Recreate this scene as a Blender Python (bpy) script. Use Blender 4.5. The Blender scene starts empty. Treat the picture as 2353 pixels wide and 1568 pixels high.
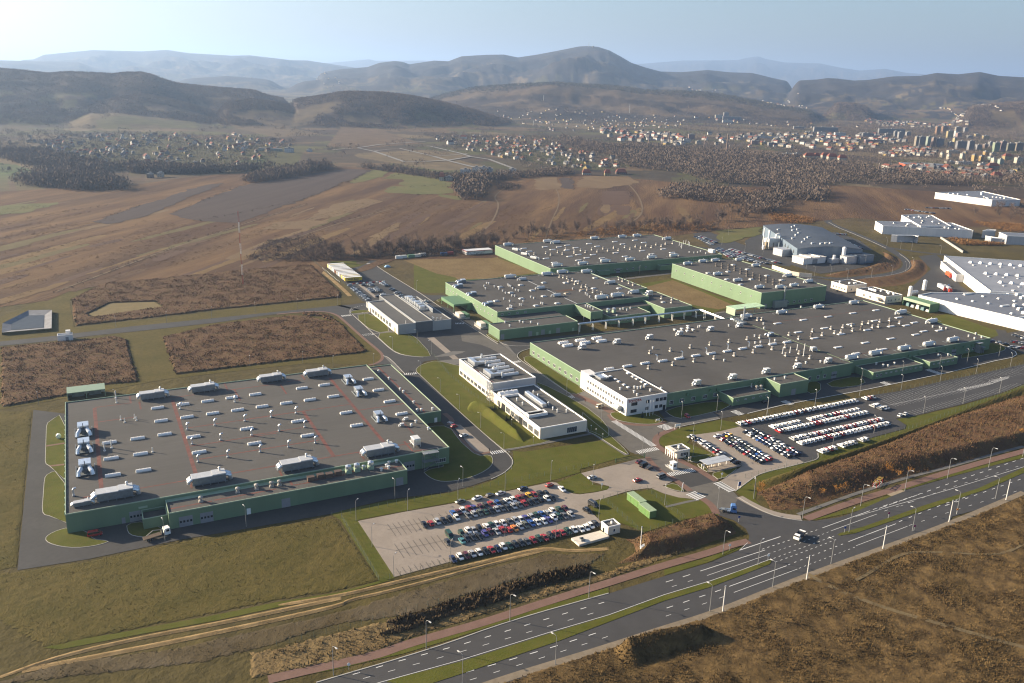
EXPOSURE = 1.65
HAZE = 6.8e-5
SKYS = 0.058
ALB = 0.66
SDIR = 51
import bpy, math, random
import numpy as np
from mathutils import Vector, Matrix
random.seed(7)
rng = np.random.default_rng(7)
scene = bpy.context.scene
C = scene.collection
R_ = math.radians
# ------------------------------------------------------------------ survey
# World axes follow the plant's building grid: +X along the halls' long fronts,
# +Y away from the main road, Z up, metres.  The flight height is 155 m above the yard.
FPX, PITCH, ROLL, YAW, HC = 1964.3, R_(17.2), R_(1.57), R_(26.886), 155.0
CP, SP, CR, SR, CY, SY = math.cos(PITCH), math.sin(PITCH), math.cos(ROLL), math.sin(ROLL), math.cos(YAW), math.sin(YAW)
# image regions the survey points were read in: x0, y0, scale (photo pixels)
REG = {'z1': (0, 1200, .42535), 'z2': (900, 1200, .42535), 'z3': (1500, 850, .42535), 'z4': (2300, 850, .42535),
       'z5': (2701, 700, .42535), 'z6': (1200, 1600, .42535), 'z7': (2100, 1400, .42535), 'z8': (2701, 1200, .42535),
       'b1': (0, 150, .5244), 'b2': (1234, 150, .5244), 'b3': (2468, 150, .524), 'b4': (0, 600, .5244), 'b5': (1000, 900, .34),
       'b6': (0, 1717, .5244), 'b7': (1000, 1867, .51), 'b8': (2401, 1767, .5525), 'c1': (3001, 850, .29787), 'c2': (200, 1350, .29787),
       'c3': (1500, 1750, .34), 'c4': (2400, 1500, .2551), 'c5': (1600, 1250, .2551), 'd1': (1150, 930, .12755), 'd2': (2750, 800, .19125),
       'd3': (2250, 1400, .12755), 'd4': (2050, 1050, .255), 'd5': (3150, 700, .23417), 'd6': (3150, 400, .23417), 'u': (0, 0, 1.5736)}
def UV(k, x, y):
    a, b, s = REG[k]
    return (a + x*s)/1.5736, (b + y*s)/1.5736
def ray(ux, uy):
    X, Y = ux - 1176, uy - 784
    x = CR*X + SR*Y; y = -SR*X + CR*Y
    w1 = FPX*CP - y*SP; w2 = -FPX*SP - y*CP
    return x*CY + w1*SY, -x*SY + w1*CY, w2
def G(k, x, y, z=0.0):
    """survey point -> metres on the level z"""
    if k == 'm': return (x, y)
    d = ray(*UV(k, x, y)); t = (z - HC)/d[2]
    return (d[0]*t, d[1]*t)
def P(s, z=0.0):
    """'z1 10,20 30,40 m 5,6' -> list of ground points"""
    k = 'm'; out = []
    for tok in s.split():
        if ',' in tok:
            a, b = tok.split(','); out.append(G(k, float(a), float(b), z))
        else: k = tok
    return out
def ux_of(x, y, z=0):
    wx, wy, wz = x*CY - y*SY, x*SY + y*CY, z - HC
    f = wy*CP - wz*SP; u = wy*SP + wz*CP
    return 1176 + CR*FPX*wx/f + SR*FPX*u/f
cam = bpy.data.cameras.new('camera'); camo = bpy.data.objects.new('camera', cam); C.objects.link(camo)
def yawv(v): return Vector((v[0]*CY + v[1]*SY, -v[0]*SY + v[1]*CY, v[2]))
vr, vf, vu = yawv((1, 0, 0)), yawv((0, CP, -SP)), yawv((0, SP, CP))
ri, ui = CR*vr + SR*vu, -SR*vr + CR*vu
mw = Matrix.Identity(4)
for i in range(3):
    mw[i][0], mw[i][1], mw[i][2] = ri[i], ui[i], -vf[i]
mw[2][3] = HC
camo.matrix_world = mw
cam.sensor_width = 36; cam.sensor_fit = 'HORIZONTAL'; cam.lens = FPX/2352*36
cam.clip_start = 5; cam.clip_end = 90000
scene.camera = camo
# ------------------------------------------------------------------ light
SUN_EL, SUN_AZ = R_(18.5), R_(138)            # azimuth in the plant frame, from +X towards +Y
w = bpy.data.worlds.new('World'); scene.world = w; w.use_nodes = True
nt = w.node_tree
sky = nt.nodes.new('ShaderNodeTexSky'); sky.sky_type = 'NISHITA'; sky.sun_disc = False
sky.sun_elevation = SUN_EL; sky.sun_rotation = R_(90) - SUN_AZ
sky.air_density = 1.0; sky.dust_density = 2.8; sky.ozone_density = 2.6; sky.altitude = 400
bg = nt.nodes['Background']; bg.inputs[1].default_value = SKYS
nt.links.new(sky.outputs[0], bg.inputs[0])
sl = bpy.data.lights.new('sun', 'SUN'); sl.energy = 5.0; sl.angle = R_(.5); sl.color = (1, .83, .61)
so = bpy.data.objects.new('sun', sl); C.objects.link(so)
so.rotation_euler = Vector((math.cos(SUN_AZ)*math.cos(SUN_EL), math.sin(SUN_AZ)*math.cos(SUN_EL), math.sin(SUN_EL))).to_track_quat('Z', 'Y').to_euler()
so.location = (-300, 600, 500)
vs = scene.view_settings; vs.view_transform = 'Standard'; vs.look = 'None'; vs.gamma = 1; vs.exposure = EXPOSURE
scene.cycles.max_bounces = 4; scene.cycles.diffuse_bounces = 2; scene.cycles.volume_bounces = 0
scene.cycles.transparent_max_bounces = 8; scene.cycles.use_denoising = True; scene.cycles.sample_clamp_indirect = 4
try: scene.cycles.denoiser = 'OPENIMAGEDENOISE'; scene.cycles.denoising_prefilter = 'ACCURATE'
except Exception: pass
scene.cycles.filter_width = 1.2
# ------------------------------------------------------------------ materials
MATS = {}
def M(name, col, rough=.85, col2=None, scale=.3, var=.12, scale2=None, amt2=.5, col3=None, bump=0, bscale=2.0, metal=0, stretch=(1, 1, 1), rot=0,
      seams=None, attr=None, detail=5, spec=.3, contrast=.22):
    if name in MATS: return MATS[name]
    def alb(c):                                      # field values to base colours
        q = max(c); k = ALB + (1 - ALB)*min(1, max(0, (q - .34)/.3)); return tuple(v*k for v in c)
    if not attr: col = alb(col); col2 = alb(col2) if col2 else None; col3 = alb(col3) if col3 else None
    m = bpy.data.materials.new(name); m.use_nodes = True; n = m.node_tree.nodes; L = m.node_tree.links
    b = n['Principled BSDF']; b.inputs['Roughness'].default_value = rough; b.inputs['Metallic'].default_value = metal
    b.inputs['Specular IOR Level'].default_value = spec
    geo = n.new('ShaderNodeNewGeometry'); mp = n.new('ShaderNodeMapping')
    mp.vector_type = 'TEXTURE'; mp.inputs['Scale'].default_value = tuple(1/v for v in stretch); mp.inputs['Rotation'].default_value = (0, 0, rot)
    L.new(geo.outputs['Position'], mp.inputs['Vector'])
    def noise(s, det=detail, ro=.6):
        t = n.new('ShaderNodeTexNoise'); t.inputs['Scale'].default_value = s; t.inputs['Detail'].default_value = det; t.inputs['Roughness'].default_value = ro
        L.new(mp.outputs[0], t.inputs['Vector']); return t.outputs['Fac']
    def mr(fac, lo, hi):
        r = n.new('ShaderNodeMapRange'); r.inputs[1].default_value = lo; r.inputs[2].default_value = hi; L.new(fac, r.inputs[0]); return r.outputs[0]
    def mix(fac, a, bb, blend='MIX'):
        x = n.new('ShaderNodeMix'); x.data_type = 'RGBA'; x.blend_type = blend
        if isinstance(fac, float): x.inputs[0].default_value = fac
        else: L.new(fac, x.inputs[0])
        for s, v in ((6, a), (7, bb)):
            if isinstance(v, tuple): x.inputs[s].default_value = (*v, 1)
            else: L.new(v, x.inputs[s])
        return x.outputs[2]
    lo = tuple(c*(1 - var) for c in col); hi = tuple(min(1, c*(1 + var)) for c in col)
    if col2: lo, hi = tuple(col), tuple(col2)
    out = mix(mr(noise(scale), .5 - contrast, .5 + contrast), lo, hi)
    if attr:
        a = n.new('ShaderNodeAttribute'); a.attribute_name = attr
        out = mix(1.0, a.outputs['Color'], out, 'MULTIPLY')
    if scale2:
        c3 = col3 if col3 else tuple(c*.7 for c in col)
        f = mr(noise(scale2), .45, .68)
        mm = n.new('ShaderNodeMath'); mm.operation = 'MULTIPLY'; mm.inputs[1].default_value = amt2; L.new(f, mm.inputs[0])
        out = mix(mm.outputs[0], out, c3)
    if seams:                                    # laid sheets / cladding joints: a regular pattern of thin lines
        sx, sy, dark = seams
        br = n.new('ShaderNodeTexBrick'); br.offset = .5
        br.inputs['Color1'].default_value = (1, 1, 1, 1); br.inputs['Color2'].default_value = (.93, .93, .93, 1); br.inputs['Mortar'].default_value = (dark, dark, dark, 1)
        br.inputs['Scale'].default_value = 1; br.inputs['Brick Width'].default_value = sx; br.inputs['Row Height'].default_value = sy
        br.inputs['Mortar Size'].default_value = .035
        tc = n.new('ShaderNodeTexCoord'); L.new(tc.outputs['Object'], br.inputs['Vector'])
        out = mix(1.0, out, br.outputs['Color'], 'MULTIPLY')
    L.new(out, b.inputs['Base Color'])
    if bump:
        bp = n.new('ShaderNodeBump'); bp.inputs['Strength'].default_value = 1; bp.inputs['Distance'].default_value = bump
        L.new(noise(bscale, 6, .65), bp.inputs['Height']); L.new(bp.outputs[0], b.inputs['Normal'])
    MATS[name] = m; return m
# ------------------------------------------------------------------ meshes
def link(name, me, parent=None, loc=None, rz=0):
    o = bpy.data.objects.new(name, me); C.objects.link(o)
    if parent: o.parent = parent
    if loc: o.location = loc
    if rz: o.rotation_euler = (0, 0, rz)
    return o
class MB:
    def __init__(s): s.v = []; s.f = []; s.mi = []
    def face(s, pts, m=0):
        i = len(s.v); s.v += [tuple(p) for p in pts]; s.f.append(tuple(range(i, i + len(pts)))); s.mi.append(m); return s
    def box(s, x0, x1, y0, y1, z0, z1, m=0, bottom=True, top=True, tp=0, tpy=None):
        tpy = tp if tpy is None else tpy
        i = len(s.v)
        s.v += [(x0, y0, z0), (x1, y0, z0), (x1, y1, z0), (x0, y1, z0), (x0 + tp, y0 + tpy, z1), (x1 - tp, y0 + tpy, z1), (x1 - tp, y1 - tpy, z1), (x0 + tp, y1 - tpy, z1)]
        fs = [(0, 1, 5, 4), (1, 2, 6, 5), (2, 3, 7, 6), (3, 0, 4, 7)]
        if top: fs.append((4, 5, 6, 7))
        if bottom: fs.append((3, 2, 1, 0))
        for f in fs: s.f.append(tuple(i + q for q in f)); s.mi.append(m)
        return s
    def prism(s, poly, z0, z1, m=0, top=True):
        n = len(poly); i = len(s.v)
        s.v += [(p[0], p[1], z0) for p in poly] + [(p[0], p[1], z1) for p in poly]
        for k in range(n):
            j = (k + 1) % n; s.f.append((i + k, i + j, i + n + j, i + n + k)); s.mi.append(m)
        if top: s.f.append(tuple(i + n + k for k in range(n))); s.mi.append(m)
        return s
    def ring(s, x0, x1, y0, y1, z0, z1, t, m=0):
        s.box(x0, x1, y0, y0 + t, z0, z1, m); s.box(x0, x1, y1 - t, y1, z0, z1, m)
        s.box(x0, x0 + t, y0 + t, y1 - t, z0, z1, m); s.box(x1 - t, x1, y0 + t, y1 - t, z0, z1, m); return s
    def tube(s, path, r, n=8, m=0, cap=True):
        rs = r if isinstance(r, (list, tuple)) else [r]*len(path)
        base = len(s.v); path = [Vector(p) for p in path]
        for i, p in enumerate(path):
            d = (path[min(i + 1, len(path) - 1)] - path[max(i - 1, 0)]).normalized()
            a = d.cross(Vector((0, 0, 1)))
            if a.length < .05: a = d.cross(Vector((0, 1, 0)))
            a.normalize(); b = d.cross(a)
            for k in range(n):
                t = 2*math.pi*k/n; q = p + (a*math.cos(t) + b*math.sin(t))*rs[i]; s.v.append(tuple(q))
        for i in range(len(path) - 1):
            for k in range(n):
                j = (k + 1) % n
                s.f.append((base + i*n + k, base + i*n + j, base + (i + 1)*n + j, base + (i + 1)*n + k)); s.mi.append(m)
        if cap:
            s.f.append(tuple(base + k for k in range(n))); s.mi.append(m)
            s.f.append(tuple(base + (len(path) - 1)*n + k for k in reversed(range(n)))); s.mi.append(m)
        return s
    def barrel(s, x0, x1, y0, y1, z0, h, n=8, m=0, m2=None):
        """half-round vault along X"""
        yc, ry = (y0 + y1)/2, (y1 - y0)/2; i = len(s.v)
        for x in (x0, x1):
            for k in range(n + 1):
                t = math.pi*k/n; s.v.append((x, yc - ry*math.cos(t), z0 + h*math.sin(t)))
        for k in range(n):
            s.f.append((i + k, i + n + 1 + k, i + n + 2 + k, i + k + 1)); s.mi.append(m)
        s.f.append(tuple(i + k for k in range(n + 1))); s.mi.append(m if m2 is None else m2)
        s.f.append(tuple(i + n + 1 + k for k in reversed(range(n + 1)))); s.mi.append(m if m2 is None else m2)
        return s
    def mesh(s, name, mats):
        me = bpy.data.meshes.new(name); me.from_pydata(s.v, [], s.f)
        for mm in (mats if isinstance(mats, (list, tuple)) else [mats]): me.materials.append(mm)
        me.polygons.foreach_set('material_index', s.mi); me.update(); 
        import bmesh
        bm = bmesh.new(); bm.from_mesh(me); bmesh.ops.recalc_face_normals(bm, faces=bm.faces); bm.to_mesh(me); bm.free()
        return me
    def obj(s, name, mats, parent=None, loc=None, rz=0): return link(name, s.mesh(name, mats), parent, loc, rz)
def tag(o, label, cat, group=None):
    o['label'] = label; o['category'] = cat
    if group: o['group'] = group
    return o
def struct(o, kind='structure'):
    o['kind'] = kind; return o
def thing(name, label, cat, loc=(0, 0, 0), rz=0, group=None):
    o = link(name, None, None, loc, rz); return tag(o, label, cat, group)
def dup(root, loc, rz=0, label=None, group=None, scale=None, mats=None):
    r = root.copy(); C.objects.link(r); r.location = loc; r.rotation_euler = (0, 0, rz)
    if scale: r.scale = scale if isinstance(scale, tuple) else (scale,)*3
    if label: r['label'] = label
    if group: r['group'] = group
    for ch in root.children:
        c = ch.copy(); C.objects.link(c); c.parent = r
        for g in ch.children:
            d = g.copy(); C.objects.link(d); d.parent = c
    return r
def kill(root):
    for ch in list(root.children): kill(ch)
    bpy.data.objects.remove(root)
ORD = ('first second third fourth fifth sixth seventh eighth ninth tenth eleventh twelfth thirteenth fourteenth fifteenth sixteenth seventeenth eighteenth nineteenth').split()
TENS = {20: ('twenty', 'twentieth'), 30: ('thirty', 'thirtieth'), 40: ('forty', 'fortieth'), 50: ('fifty', 'fiftieth'), 60: ('sixty', 'sixtieth'), 70: ('seventy', 'seventieth')}
def ordw(n):
    if n < 20: return ORD[n - 1]
    t, u = n//10*10, n % 10
    return TENS[t][1] if u == 0 else TENS[t][0] + '-' + ORD[u - 1]
def chaikin(p, it=2, closed=True):
    for _ in range(it):
        q = []; n = len(p)
        if not closed: q.append(p[0])
        for i in range(n if closed else n - 1):
            a, b = p[i], p[(i + 1) % n]
            q += [(a[0]*.75 + b[0]*.25, a[1]*.75 + b[1]*.25), (a[0]*.25 + b[0]*.75, a[1]*.25 + b[1]*.75)]
        if not closed: q.append(p[-1])
        p = q
    return p
ZN = {}
def lay(z):
    """surfaces laid one over another never share a level"""
    k = round(z, 3); ZN[k] = ZN.get(k, 0) + 1
    return z + (ZN[k] - 1)*.00053
def sheet(name, pts, z, mat, smooth=0, parent=None, up=False):
    """one flat polygon on the ground; up=True gives it sides (a real step)"""
    z = lay(z)
    if isinstance(pts, str): pts = P(pts)
    if smooth: pts = chaikin(pts, smooth)
    mb = MB()
    if up: mb.prism(pts, 0, z)
    else: mb.face([(p[0], p[1], z) for p in pts])
    me = mb.mesh(name, mat)
    import bmesh
    bm = bmesh.new(); bm.from_mesh(me); bmesh.ops.triangulate(bm, faces=[f for f in bm.faces if len(f.verts) > 4])
    for f in bm.faces:
        if abs(f.normal.z) > .9 and f.normal.z < 0: f.normal_flip()
    bm.to_mesh(me); bm.free()
    return struct(link(name, me, parent))
def offs(pts, d):
    out = []
    for i, p in enumerate(pts):
        a = pts[max(i - 1, 0)]; b = pts[min(i + 1, len(pts) - 1)]
        tx, ty = b[0] - a[0], b[1] - a[1]; l = math.hypot(tx, ty) or 1
        out.append((p[0] - ty/l*d, p[1] + tx/l*d))
    return out
def resample(pts, step):
    out = [pts[0]]; acc = 0
    for a, b in zip(pts, pts[1:]):
        l = math.hypot(b[0] - a[0], b[1] - a[1]); t = step - acc
        while t <= l:
            out.append((a[0] + (b[0] - a[0])*t/l, a[1] + (b[1] - a[1])*t/l)); t += step
        acc = (acc + l) % step
    return out
def ribbon(mb, pts, wd, z, m=0, top=None):
    a, b = offs(pts, wd/2), offs(pts, -wd/2)
    for i in range(len(pts) - 1):
        if top is None: mb.face([(*a[i], z), (*b[i], z), (*b[i + 1], z), (*a[i + 1], z)], m)
        else:
            A, B, Cc, D = a[i], b[i], b[i + 1], a[i + 1]
            mb.face([(*A, top), (*B, top), (*Cc, top), (*D, top)], m); mb.face([(*A, z), (*A, top), (*D, top), (*D, z)], m); mb.face([(*B, z), (*Cc, z), (*Cc, top), (*B, top)], m)
def dashes(mb, pts, wd, z, on, off, start=0):
    p = resample(pts, .5); per = on + off; i = int(start/.5)
    while i + int(on/.5) < len(p):
        seg = p[i:i + int(on/.5) + 1]
        ribbon(mb, [seg[0], seg[-1]], wd, z); i += int(per/.5)
def zebra(mb, a, b, wd, z=.1, pitch=1.0, on=.5):
    """bars laid from a to b across the walking line, each wd long"""
    dx, dy = b[0] - a[0], b[1] - a[1]; l = math.hypot(dx, dy); ux, uy = dx/l, dy/l; nx, ny = -uy, ux
    t = 0
    while t + on <= l:
        p = [(a[0] + ux*q + nx*s, a[1] + uy*q + ny*s) for q, s in ((t, -wd/2), (t + on, -wd/2), (t + on, wd/2), (t, wd/2))]
        mb.face([(*q, z) for q in p]); t += pitch
# value noise
def vnoise(x, y, seed=0):
    xi, yi = np.floor(x).astype(np.int64), np.floor(y).astype(np.int64); xf, yf = x - xi, y - yi
    def h(a, b):
        n = (a*374761393 + b*668265263 + seed*974634721) & 0xffffffff
        n = ((n ^ (n >> 13))*1274126177) & 0xffffffff; n = n ^ (n >> 16); return (n & 0xffff)/65535.0
    u, v = xf*xf*(3 - 2*xf), yf*yf*(3 - 2*yf)
    return (h(xi, yi)*(1 - u) + h(xi + 1, yi)*u)*(1 - v) + (h(xi, yi + 1)*(1 - u) + h(xi + 1, yi + 1)*u)*v
def fbm(x, y, o=4, seed=0):
    s = 0; a = .5; t = 0
    for i in range(o):
        s = s + a*vnoise(x*2**i, y*2**i, seed + i); t += a; a *= .5
    return s/t
def inpoly(px, py, poly):
    r = np.zeros(px.shape, bool); n = len(poly)
    for i in range(n):
        x1, y1 = poly[i]; x2, y2 = poly[(i + 1) % n]
        if y1 == y2: continue
        c = ((y1 > py) != (y2 > py)) & (px < (x2 - x1)*(py - y1)/(y2 - y1) + x1); r ^= c
    return r
def nmesh(name, v, f, mats, smooth=False):
    me = bpy.data.meshes.new(name); v = np.asarray(v, np.float32); f = np.asarray(f, np.int32); k = f.shape[1]
    me.vertices.add(len(v)); me.vertices.foreach_set('co', v.ravel()); me.loops.add(f.size); me.loops.foreach_set('vertex_index', f.ravel())
    me.polygons.add(len(f)); me.polygons.foreach_set('loop_start', np.arange(0, f.size, k, dtype=np.int32)); me.polygons.foreach_set('loop_total', np.full(len(f), k, np.int32))
    for mm in (mats if isinstance(mats, (list, tuple)) else [mats]): me.materials.append(mm)
    me.update(calc_edges=True); me.validate()
    me.polygons.foreach_set('use_smooth', np.full(len(me.polygons), smooth))
    return me
def rough(name, poly, res, h, amp, mat, fs=.5, seed=1, kind='stuff', z0=.02, holes=(), soft=0, hfun=None, tuft=0, th=.6):
    """uneven mat of weeds or grass: a height field over a polygon, going to ground at its rim"""
    if isinstance(poly, str): poly = P(poly)
    xs = [p[0] for p in poly]; ys = [p[1] for p in poly]
    gx = np.arange(min(xs), max(xs) + res, res); gy = np.arange(min(ys), max(ys) + res, res)
    X, Y = np.meshgrid(gx, gy); X = X + rng.uniform(-.3, .3, X.shape)*res; Y = Y + rng.uniform(-.3, .3, Y.shape)*res
    ins = inpoly(X, Y, poly)
    for hp in holes: ins &= ~inpoly(X, Y, hp)
    core = ins.copy(); n_er = max(1, soft)
    dist = ins.astype(float)
    cur = ins
    for i in range(n_er):
        e = cur.copy(); e[1:] &= cur[:-1]; e[:-1] &= cur[1:]; e[:, 1:] &= cur[:, :-1]; e[:, :-1] &= cur[:, 1:]; cur = e; dist += e
    lift = np.clip((dist - 1)/n_er, 0, 1)
    nz = fbm(X*fs, Y*fs, 4, seed); big = fbm(X*fs*.12, Y*fs*.12, 3, seed + 9)
    Z = z0 + lift*(h*(.6 + .8*big) + amp*(nz - .35)*2)
    Z = np.maximum(Z, z0)
    if hfun is not None: Z = Z + hfun(X, Y)
    idx = -np.ones(X.shape, int); idx[ins] = np.arange(ins.sum())
    cell = ins[:-1, :-1] & ins[1:, :-1] & ins[:-1, 1:] & ins[1:, 1:]
    f = np.stack([idx[:-1, :-1][cell], idx[:-1, 1:][cell], idx[1:, 1:][cell], idx[1:, :-1][cell]], 1)
    V = np.stack([X[ins], Y[ins], Z[ins]], 1)
    if tuft:
        V, f = tufts(V, f, tuft, th, res, fs, seed)
    o = link(name, nmesh(name, V, f, mat, False))
    return struct(o, kind)
def tufts(V, f, dens, th, res, fs, seed):
    """upright blades standing on the height field, thicker in the clumps"""
    q = V[f]; area = np.linalg.norm(np.cross(q[:, 1] - q[:, 0], q[:, 3] - q[:, 0]), axis=1)
    n = rng.poisson(area*dens); c = np.repeat(np.arange(len(f)), n)
    u, v = rng.random(len(c))[:, None], rng.random(len(c))[:, None]; qq = q[c]
    p = (qq[:, 0]*(1 - u) + qq[:, 1]*u)*(1 - v) + (qq[:, 3]*(1 - u) + qq[:, 2]*u)*v
    cl = fbm(p[:, 0]*fs*.5, p[:, 1]*fs*.5, 3, seed + 3); keep = rng.random(len(p)) < np.clip((cl - .15)*2.2, .5, 1)
    p = p[keep]; cl = cl[keep]; n = len(p); a = rng.uniform(0, math.pi, n); hh = th*rng.uniform(.4, 1.15, n)*(.5 + cl); w_ = hh*rng.uniform(.15, .4, n)
    dx, dy = np.cos(a)*w_, np.sin(a)*w_; lx, ly = rng.normal(0, .3, n)*hh, rng.normal(0, .3, n)*hh
    z0 = p[:, 2] - .08
    nv = np.stack([np.stack([p[:, 0] - dx, p[:, 1] - dy, z0], 1), np.stack([p[:, 0] + dx, p[:, 1] + dy, z0], 1),
                   np.stack([p[:, 0] + dx*.35 + lx, p[:, 1] + dy*.35 + ly, z0 + hh], 1), np.stack([p[:, 0] - dx*.35 + lx, p[:, 1] - dy*.35 + ly, z0 + hh], 1)], 1).reshape(-1, 3)
    nf = np.arange(len(nv)).reshape(-1, 4) + len(V)
    return np.r_[V, nv], np.r_[f, nf]
def loft(name, lines, heights, mat, n=60, sub=4, amp=.3, fs=.5, seed=3, kind='structure', tuft=0, th=.6):
    """bank of earth lofted through several surveyed lines"""
    Ls = []
    for l in lines:
        p = P(l) if isinstance(l, str) else l
        p = chaikin(p, 2, False)
        d = np.r_[0, np.cumsum([math.hypot(b[0] - a[0], b[1] - a[1]) for a, b in zip(p, p[1:])])]
        t = np.linspace(0, d[-1], n); Ls.append(np.stack([np.interp(t, d, [q[0] for q in p]), np.interp(t, d, [q[1] for q in p])], 1))
    rows = []; hz = []
    for i in range(len(Ls) - 1):
        for k in range(sub):
            s = k/sub; rows.append(Ls[i]*(1 - s) + Ls[i + 1]*s); s2 = s*s*(3 - 2*s); hz.append(heights[i]*(1 - s2) + heights[i + 1]*s2)
    rows.append(Ls[-1]); hz.append(heights[-1])
    A = np.array(rows); Hh = np.array(hz)[:, None]*np.ones(n)[None]
    endt = np.clip(np.minimum(np.arange(n), n - 1 - np.arange(n))/(n*.13), 0, 1)
    Hh = Hh*endt[None]
    nz = (fbm(A[..., 0]*fs, A[..., 1]*fs, 4, seed) - .5)*2*amp
    inner = np.ones(len(rows)); inner[0] = inner[-1] = 0
    Z = np.maximum(Hh + nz*inner[:, None]*np.clip(Hh, 0, 1), -.3)
    Z[0] = Z[-1] = -.05 if heights[0] <= 0 else heights[0]*.5; Z[:, 0] = Z[:, -1] = -.05
    m_ = len(rows); idx = np.arange(m_*n).reshape(m_, n)
    f = np.stack([idx[:-1, :-1].ravel(), idx[:-1, 1:].ravel(), idx[1:, 1:].ravel(), idx[1:, :-1].ravel()], 1)
    V = np.stack([A[..., 0].ravel(), A[..., 1].ravel(), Z.ravel()], 1)
    q = V[f]; nz = np.cross(q[:, 1] - q[:, 0], q[:, 3] - q[:, 0])[:, 2].sum()
    if nz < 0: f = f[:, ::-1]
    if tuft: V, f = tufts(V, f, tuft, th, 1, fs, seed)
    me = nmesh(name, V, f, mat, False)
    return struct(link(name, me), kind)
# ------------------------------------------------------------------ hills and ground
def UP(s): return [tuple(map(float, t.split(','))) for t in s.split()]
# crest lines: survey points, distance from the flight position, slope lengths in front and behind, land cover
WOOD, FAR, FIELD, MEAD = (.062, .046, .037), (.040, .038, .040), (.13, .092, .06), (.135, .125, .055)
RIDGES = [
 ('0,138 76,136 100,125 150,120 213,114 326,117 383,113.6 433,121 533,127 573,126 666,137 706,138 784,150 880,165', 14500, 5500, 5000, FAR),
 ('-250,150 -100,143 0,138 180,142 213,154 330,175', 11000, 3000, 2500, FAR),
 ('700,148 784,141 847,135 864,138.6 917,138.6 970,138 1040,142 1150,160', 25000, 6000, 5000, FAR),
 ('1380,152 1430,148 1480,145 1568,138 1695,137 1711,132.6 1741,128 1761,134.6 1801,142 1884,144.6 1934,155 1974,161 2034,157 2081,166 2114,168.6 2200,182', 26000, 7000, 5000, FAR),
 ('700,172 784,158 844,153.6 871,143.6 907,139.3 927,142 940,147 997,138.6 1030,140 1060,128.6 1117,125.3 1157,124.6 1190,131.3 1234,124.6 1284,115.3 1330,106 1350,105 1374,107 1400,115.3 1427,130 1450,143.6 1484,155 1517,163.6 1568,165 1626,160 1675,165.3 1728,167 1775,178.6 1801,184 1850,195', 8200, 2900, 2500, FAR),
 ('1790,192 1840,184 1878,182 1901,178.6 1924,180 1961,184.5 1994,183 2051,175 2114,173.6 2151,167 2201,170 2251,164.6 2294,173.6 2352,177 2500,172 2650,185', 6800, 2300, 2200, FAR),
 ('-300,170 -120,158 0,160 50,163.6 116,171 150,167 186,168 260,172 283,169 326,168 353,175 383,187 416,195 450,198 500,203.6 583,210 616,222 650,229 690,240', 3400, 900, 1500, WOOD),
 ('-200,232 0,238 100,240 150,246 200,248 266,227 316,218.6 383,228.6 433,242 483,258 533,272 560,280', 2900, 460, 900, WOOD),
 ('480,258 530,236 580,231 640,240 700,258 730,274', 2850, 420, 900, WOOD),
 ('100,300 126,293 166,278 206,264 266,262 366,272 450,280 516,298 540,304', 2620, 330, 600, MEAD),
 ('640,248 676,232 740,222 784,214 817,213 884,215 950,223.6 1017,238 1084,255 1134,272 1184,285 1217,295 1240,302', 2950, 520, 1200, WOOD),
 ('880,262 960,240 984,228 1050,209 1100,200 1150,197 1217,192 1284,190 1350,194 1417,198 1484,208 1568,210 1618,212 1685,222 1751,235 1801,245 1868,256 1900,262', 4400, 1300, 1500, MEAD),
 ('1880,250 1918,236 1961,239 2000,248 2030,256', 4600, 500, 900, WOOD),
 ('2180,255 2240,243 2300,238 2352,234 2500,230', 4300, 600, 900, WOOD),
 ('2000,218 2080,214 2160,219 2210,226', 6000, 500, 900, WOOD),
 ('380,185 460,178 520,174 590,180 660,188', 8000, 1200, 1500, FAR), ('640,205 700,186 760,180 830,185 900,200', 7000, 900, 1500, FAR),
]
RD = []
for s, D, wf, wb, cov in RIDGES:
    th = []; zc = []
    for x, y in UP(s):
        d = ray(x, y); hl = math.hypot(d[0], d[1]); th.append(math.atan2(d[1], d[0])); zc.append(HC + d[2]/hl*D)
    o = np.argsort(th); th = np.array(th)[o]; zc = np.array(zc)[o]
    RD.append((th, zc, D, wf, wb, cov))
def terrain(X, Y, cover=False):
    X = np.asarray(X, float); Y = np.asarray(Y, float)
    r = np.hypot(X, Y); th = np.arctan2(Y, X)
    far = np.clip((r - 1500)/900, 0, 1)
    Z = far*(fbm(X/420, Y/420, 4, 5) - .5)*14
    best = np.zeros(r.shape) + 1.0; own = -np.ones(r.shape, int); own_t = np.zeros(r.shape)
    spur = fbm(X/330, Y/330, 5, 21) - .5
    spur2 = fbm(X/900, Y/900, 5, 31) - .5
    for i, (a, zc, D, wf, wb, cov) in enumerate(RD):
        h = np.interp(th, a, zc)
        edge = np.clip(np.minimum(th - a[0], a[-1] - th)/R_(1.2), 0, 1); edge = edge*edge*(3 - 2*edge)
        t = (r - D)
        sc = np.where(t < 0, wf, wb); u = np.clip(np.abs(t)/sc, 0, 1)
        q = np.clip(u*(1 + np.clip(u*5, 0, 1)*(1 - u)*2.0*(spur*1.0 + spur2*.8)), 0, 1)
        pr = np.cos(q*math.pi/2)**2
        if wf > 2000: pr = .55*pr + .45*np.clip(1 - q, 0, 1)
        z = h*edge*pr
        m = z > Z + 0.0
        own = np.where(m & (z > 6), i, own); own_t = np.where(m, q, own_t)
        k = 6.0                                             # smooth maximum
        Z = np.where(np.abs(z - Z) < k, np.maximum(z, Z) + (k - np.abs(z - Z))**2/(4*k), np.maximum(z, Z))
    Z = np.where(r < 1500, 0.0, Z*np.clip((r - 1500)/200, 0, 1))
    if cover: return Z, own, own_t
    return Z
RS = np.r_[np.geomspace(300, 34000, 700)]
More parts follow.
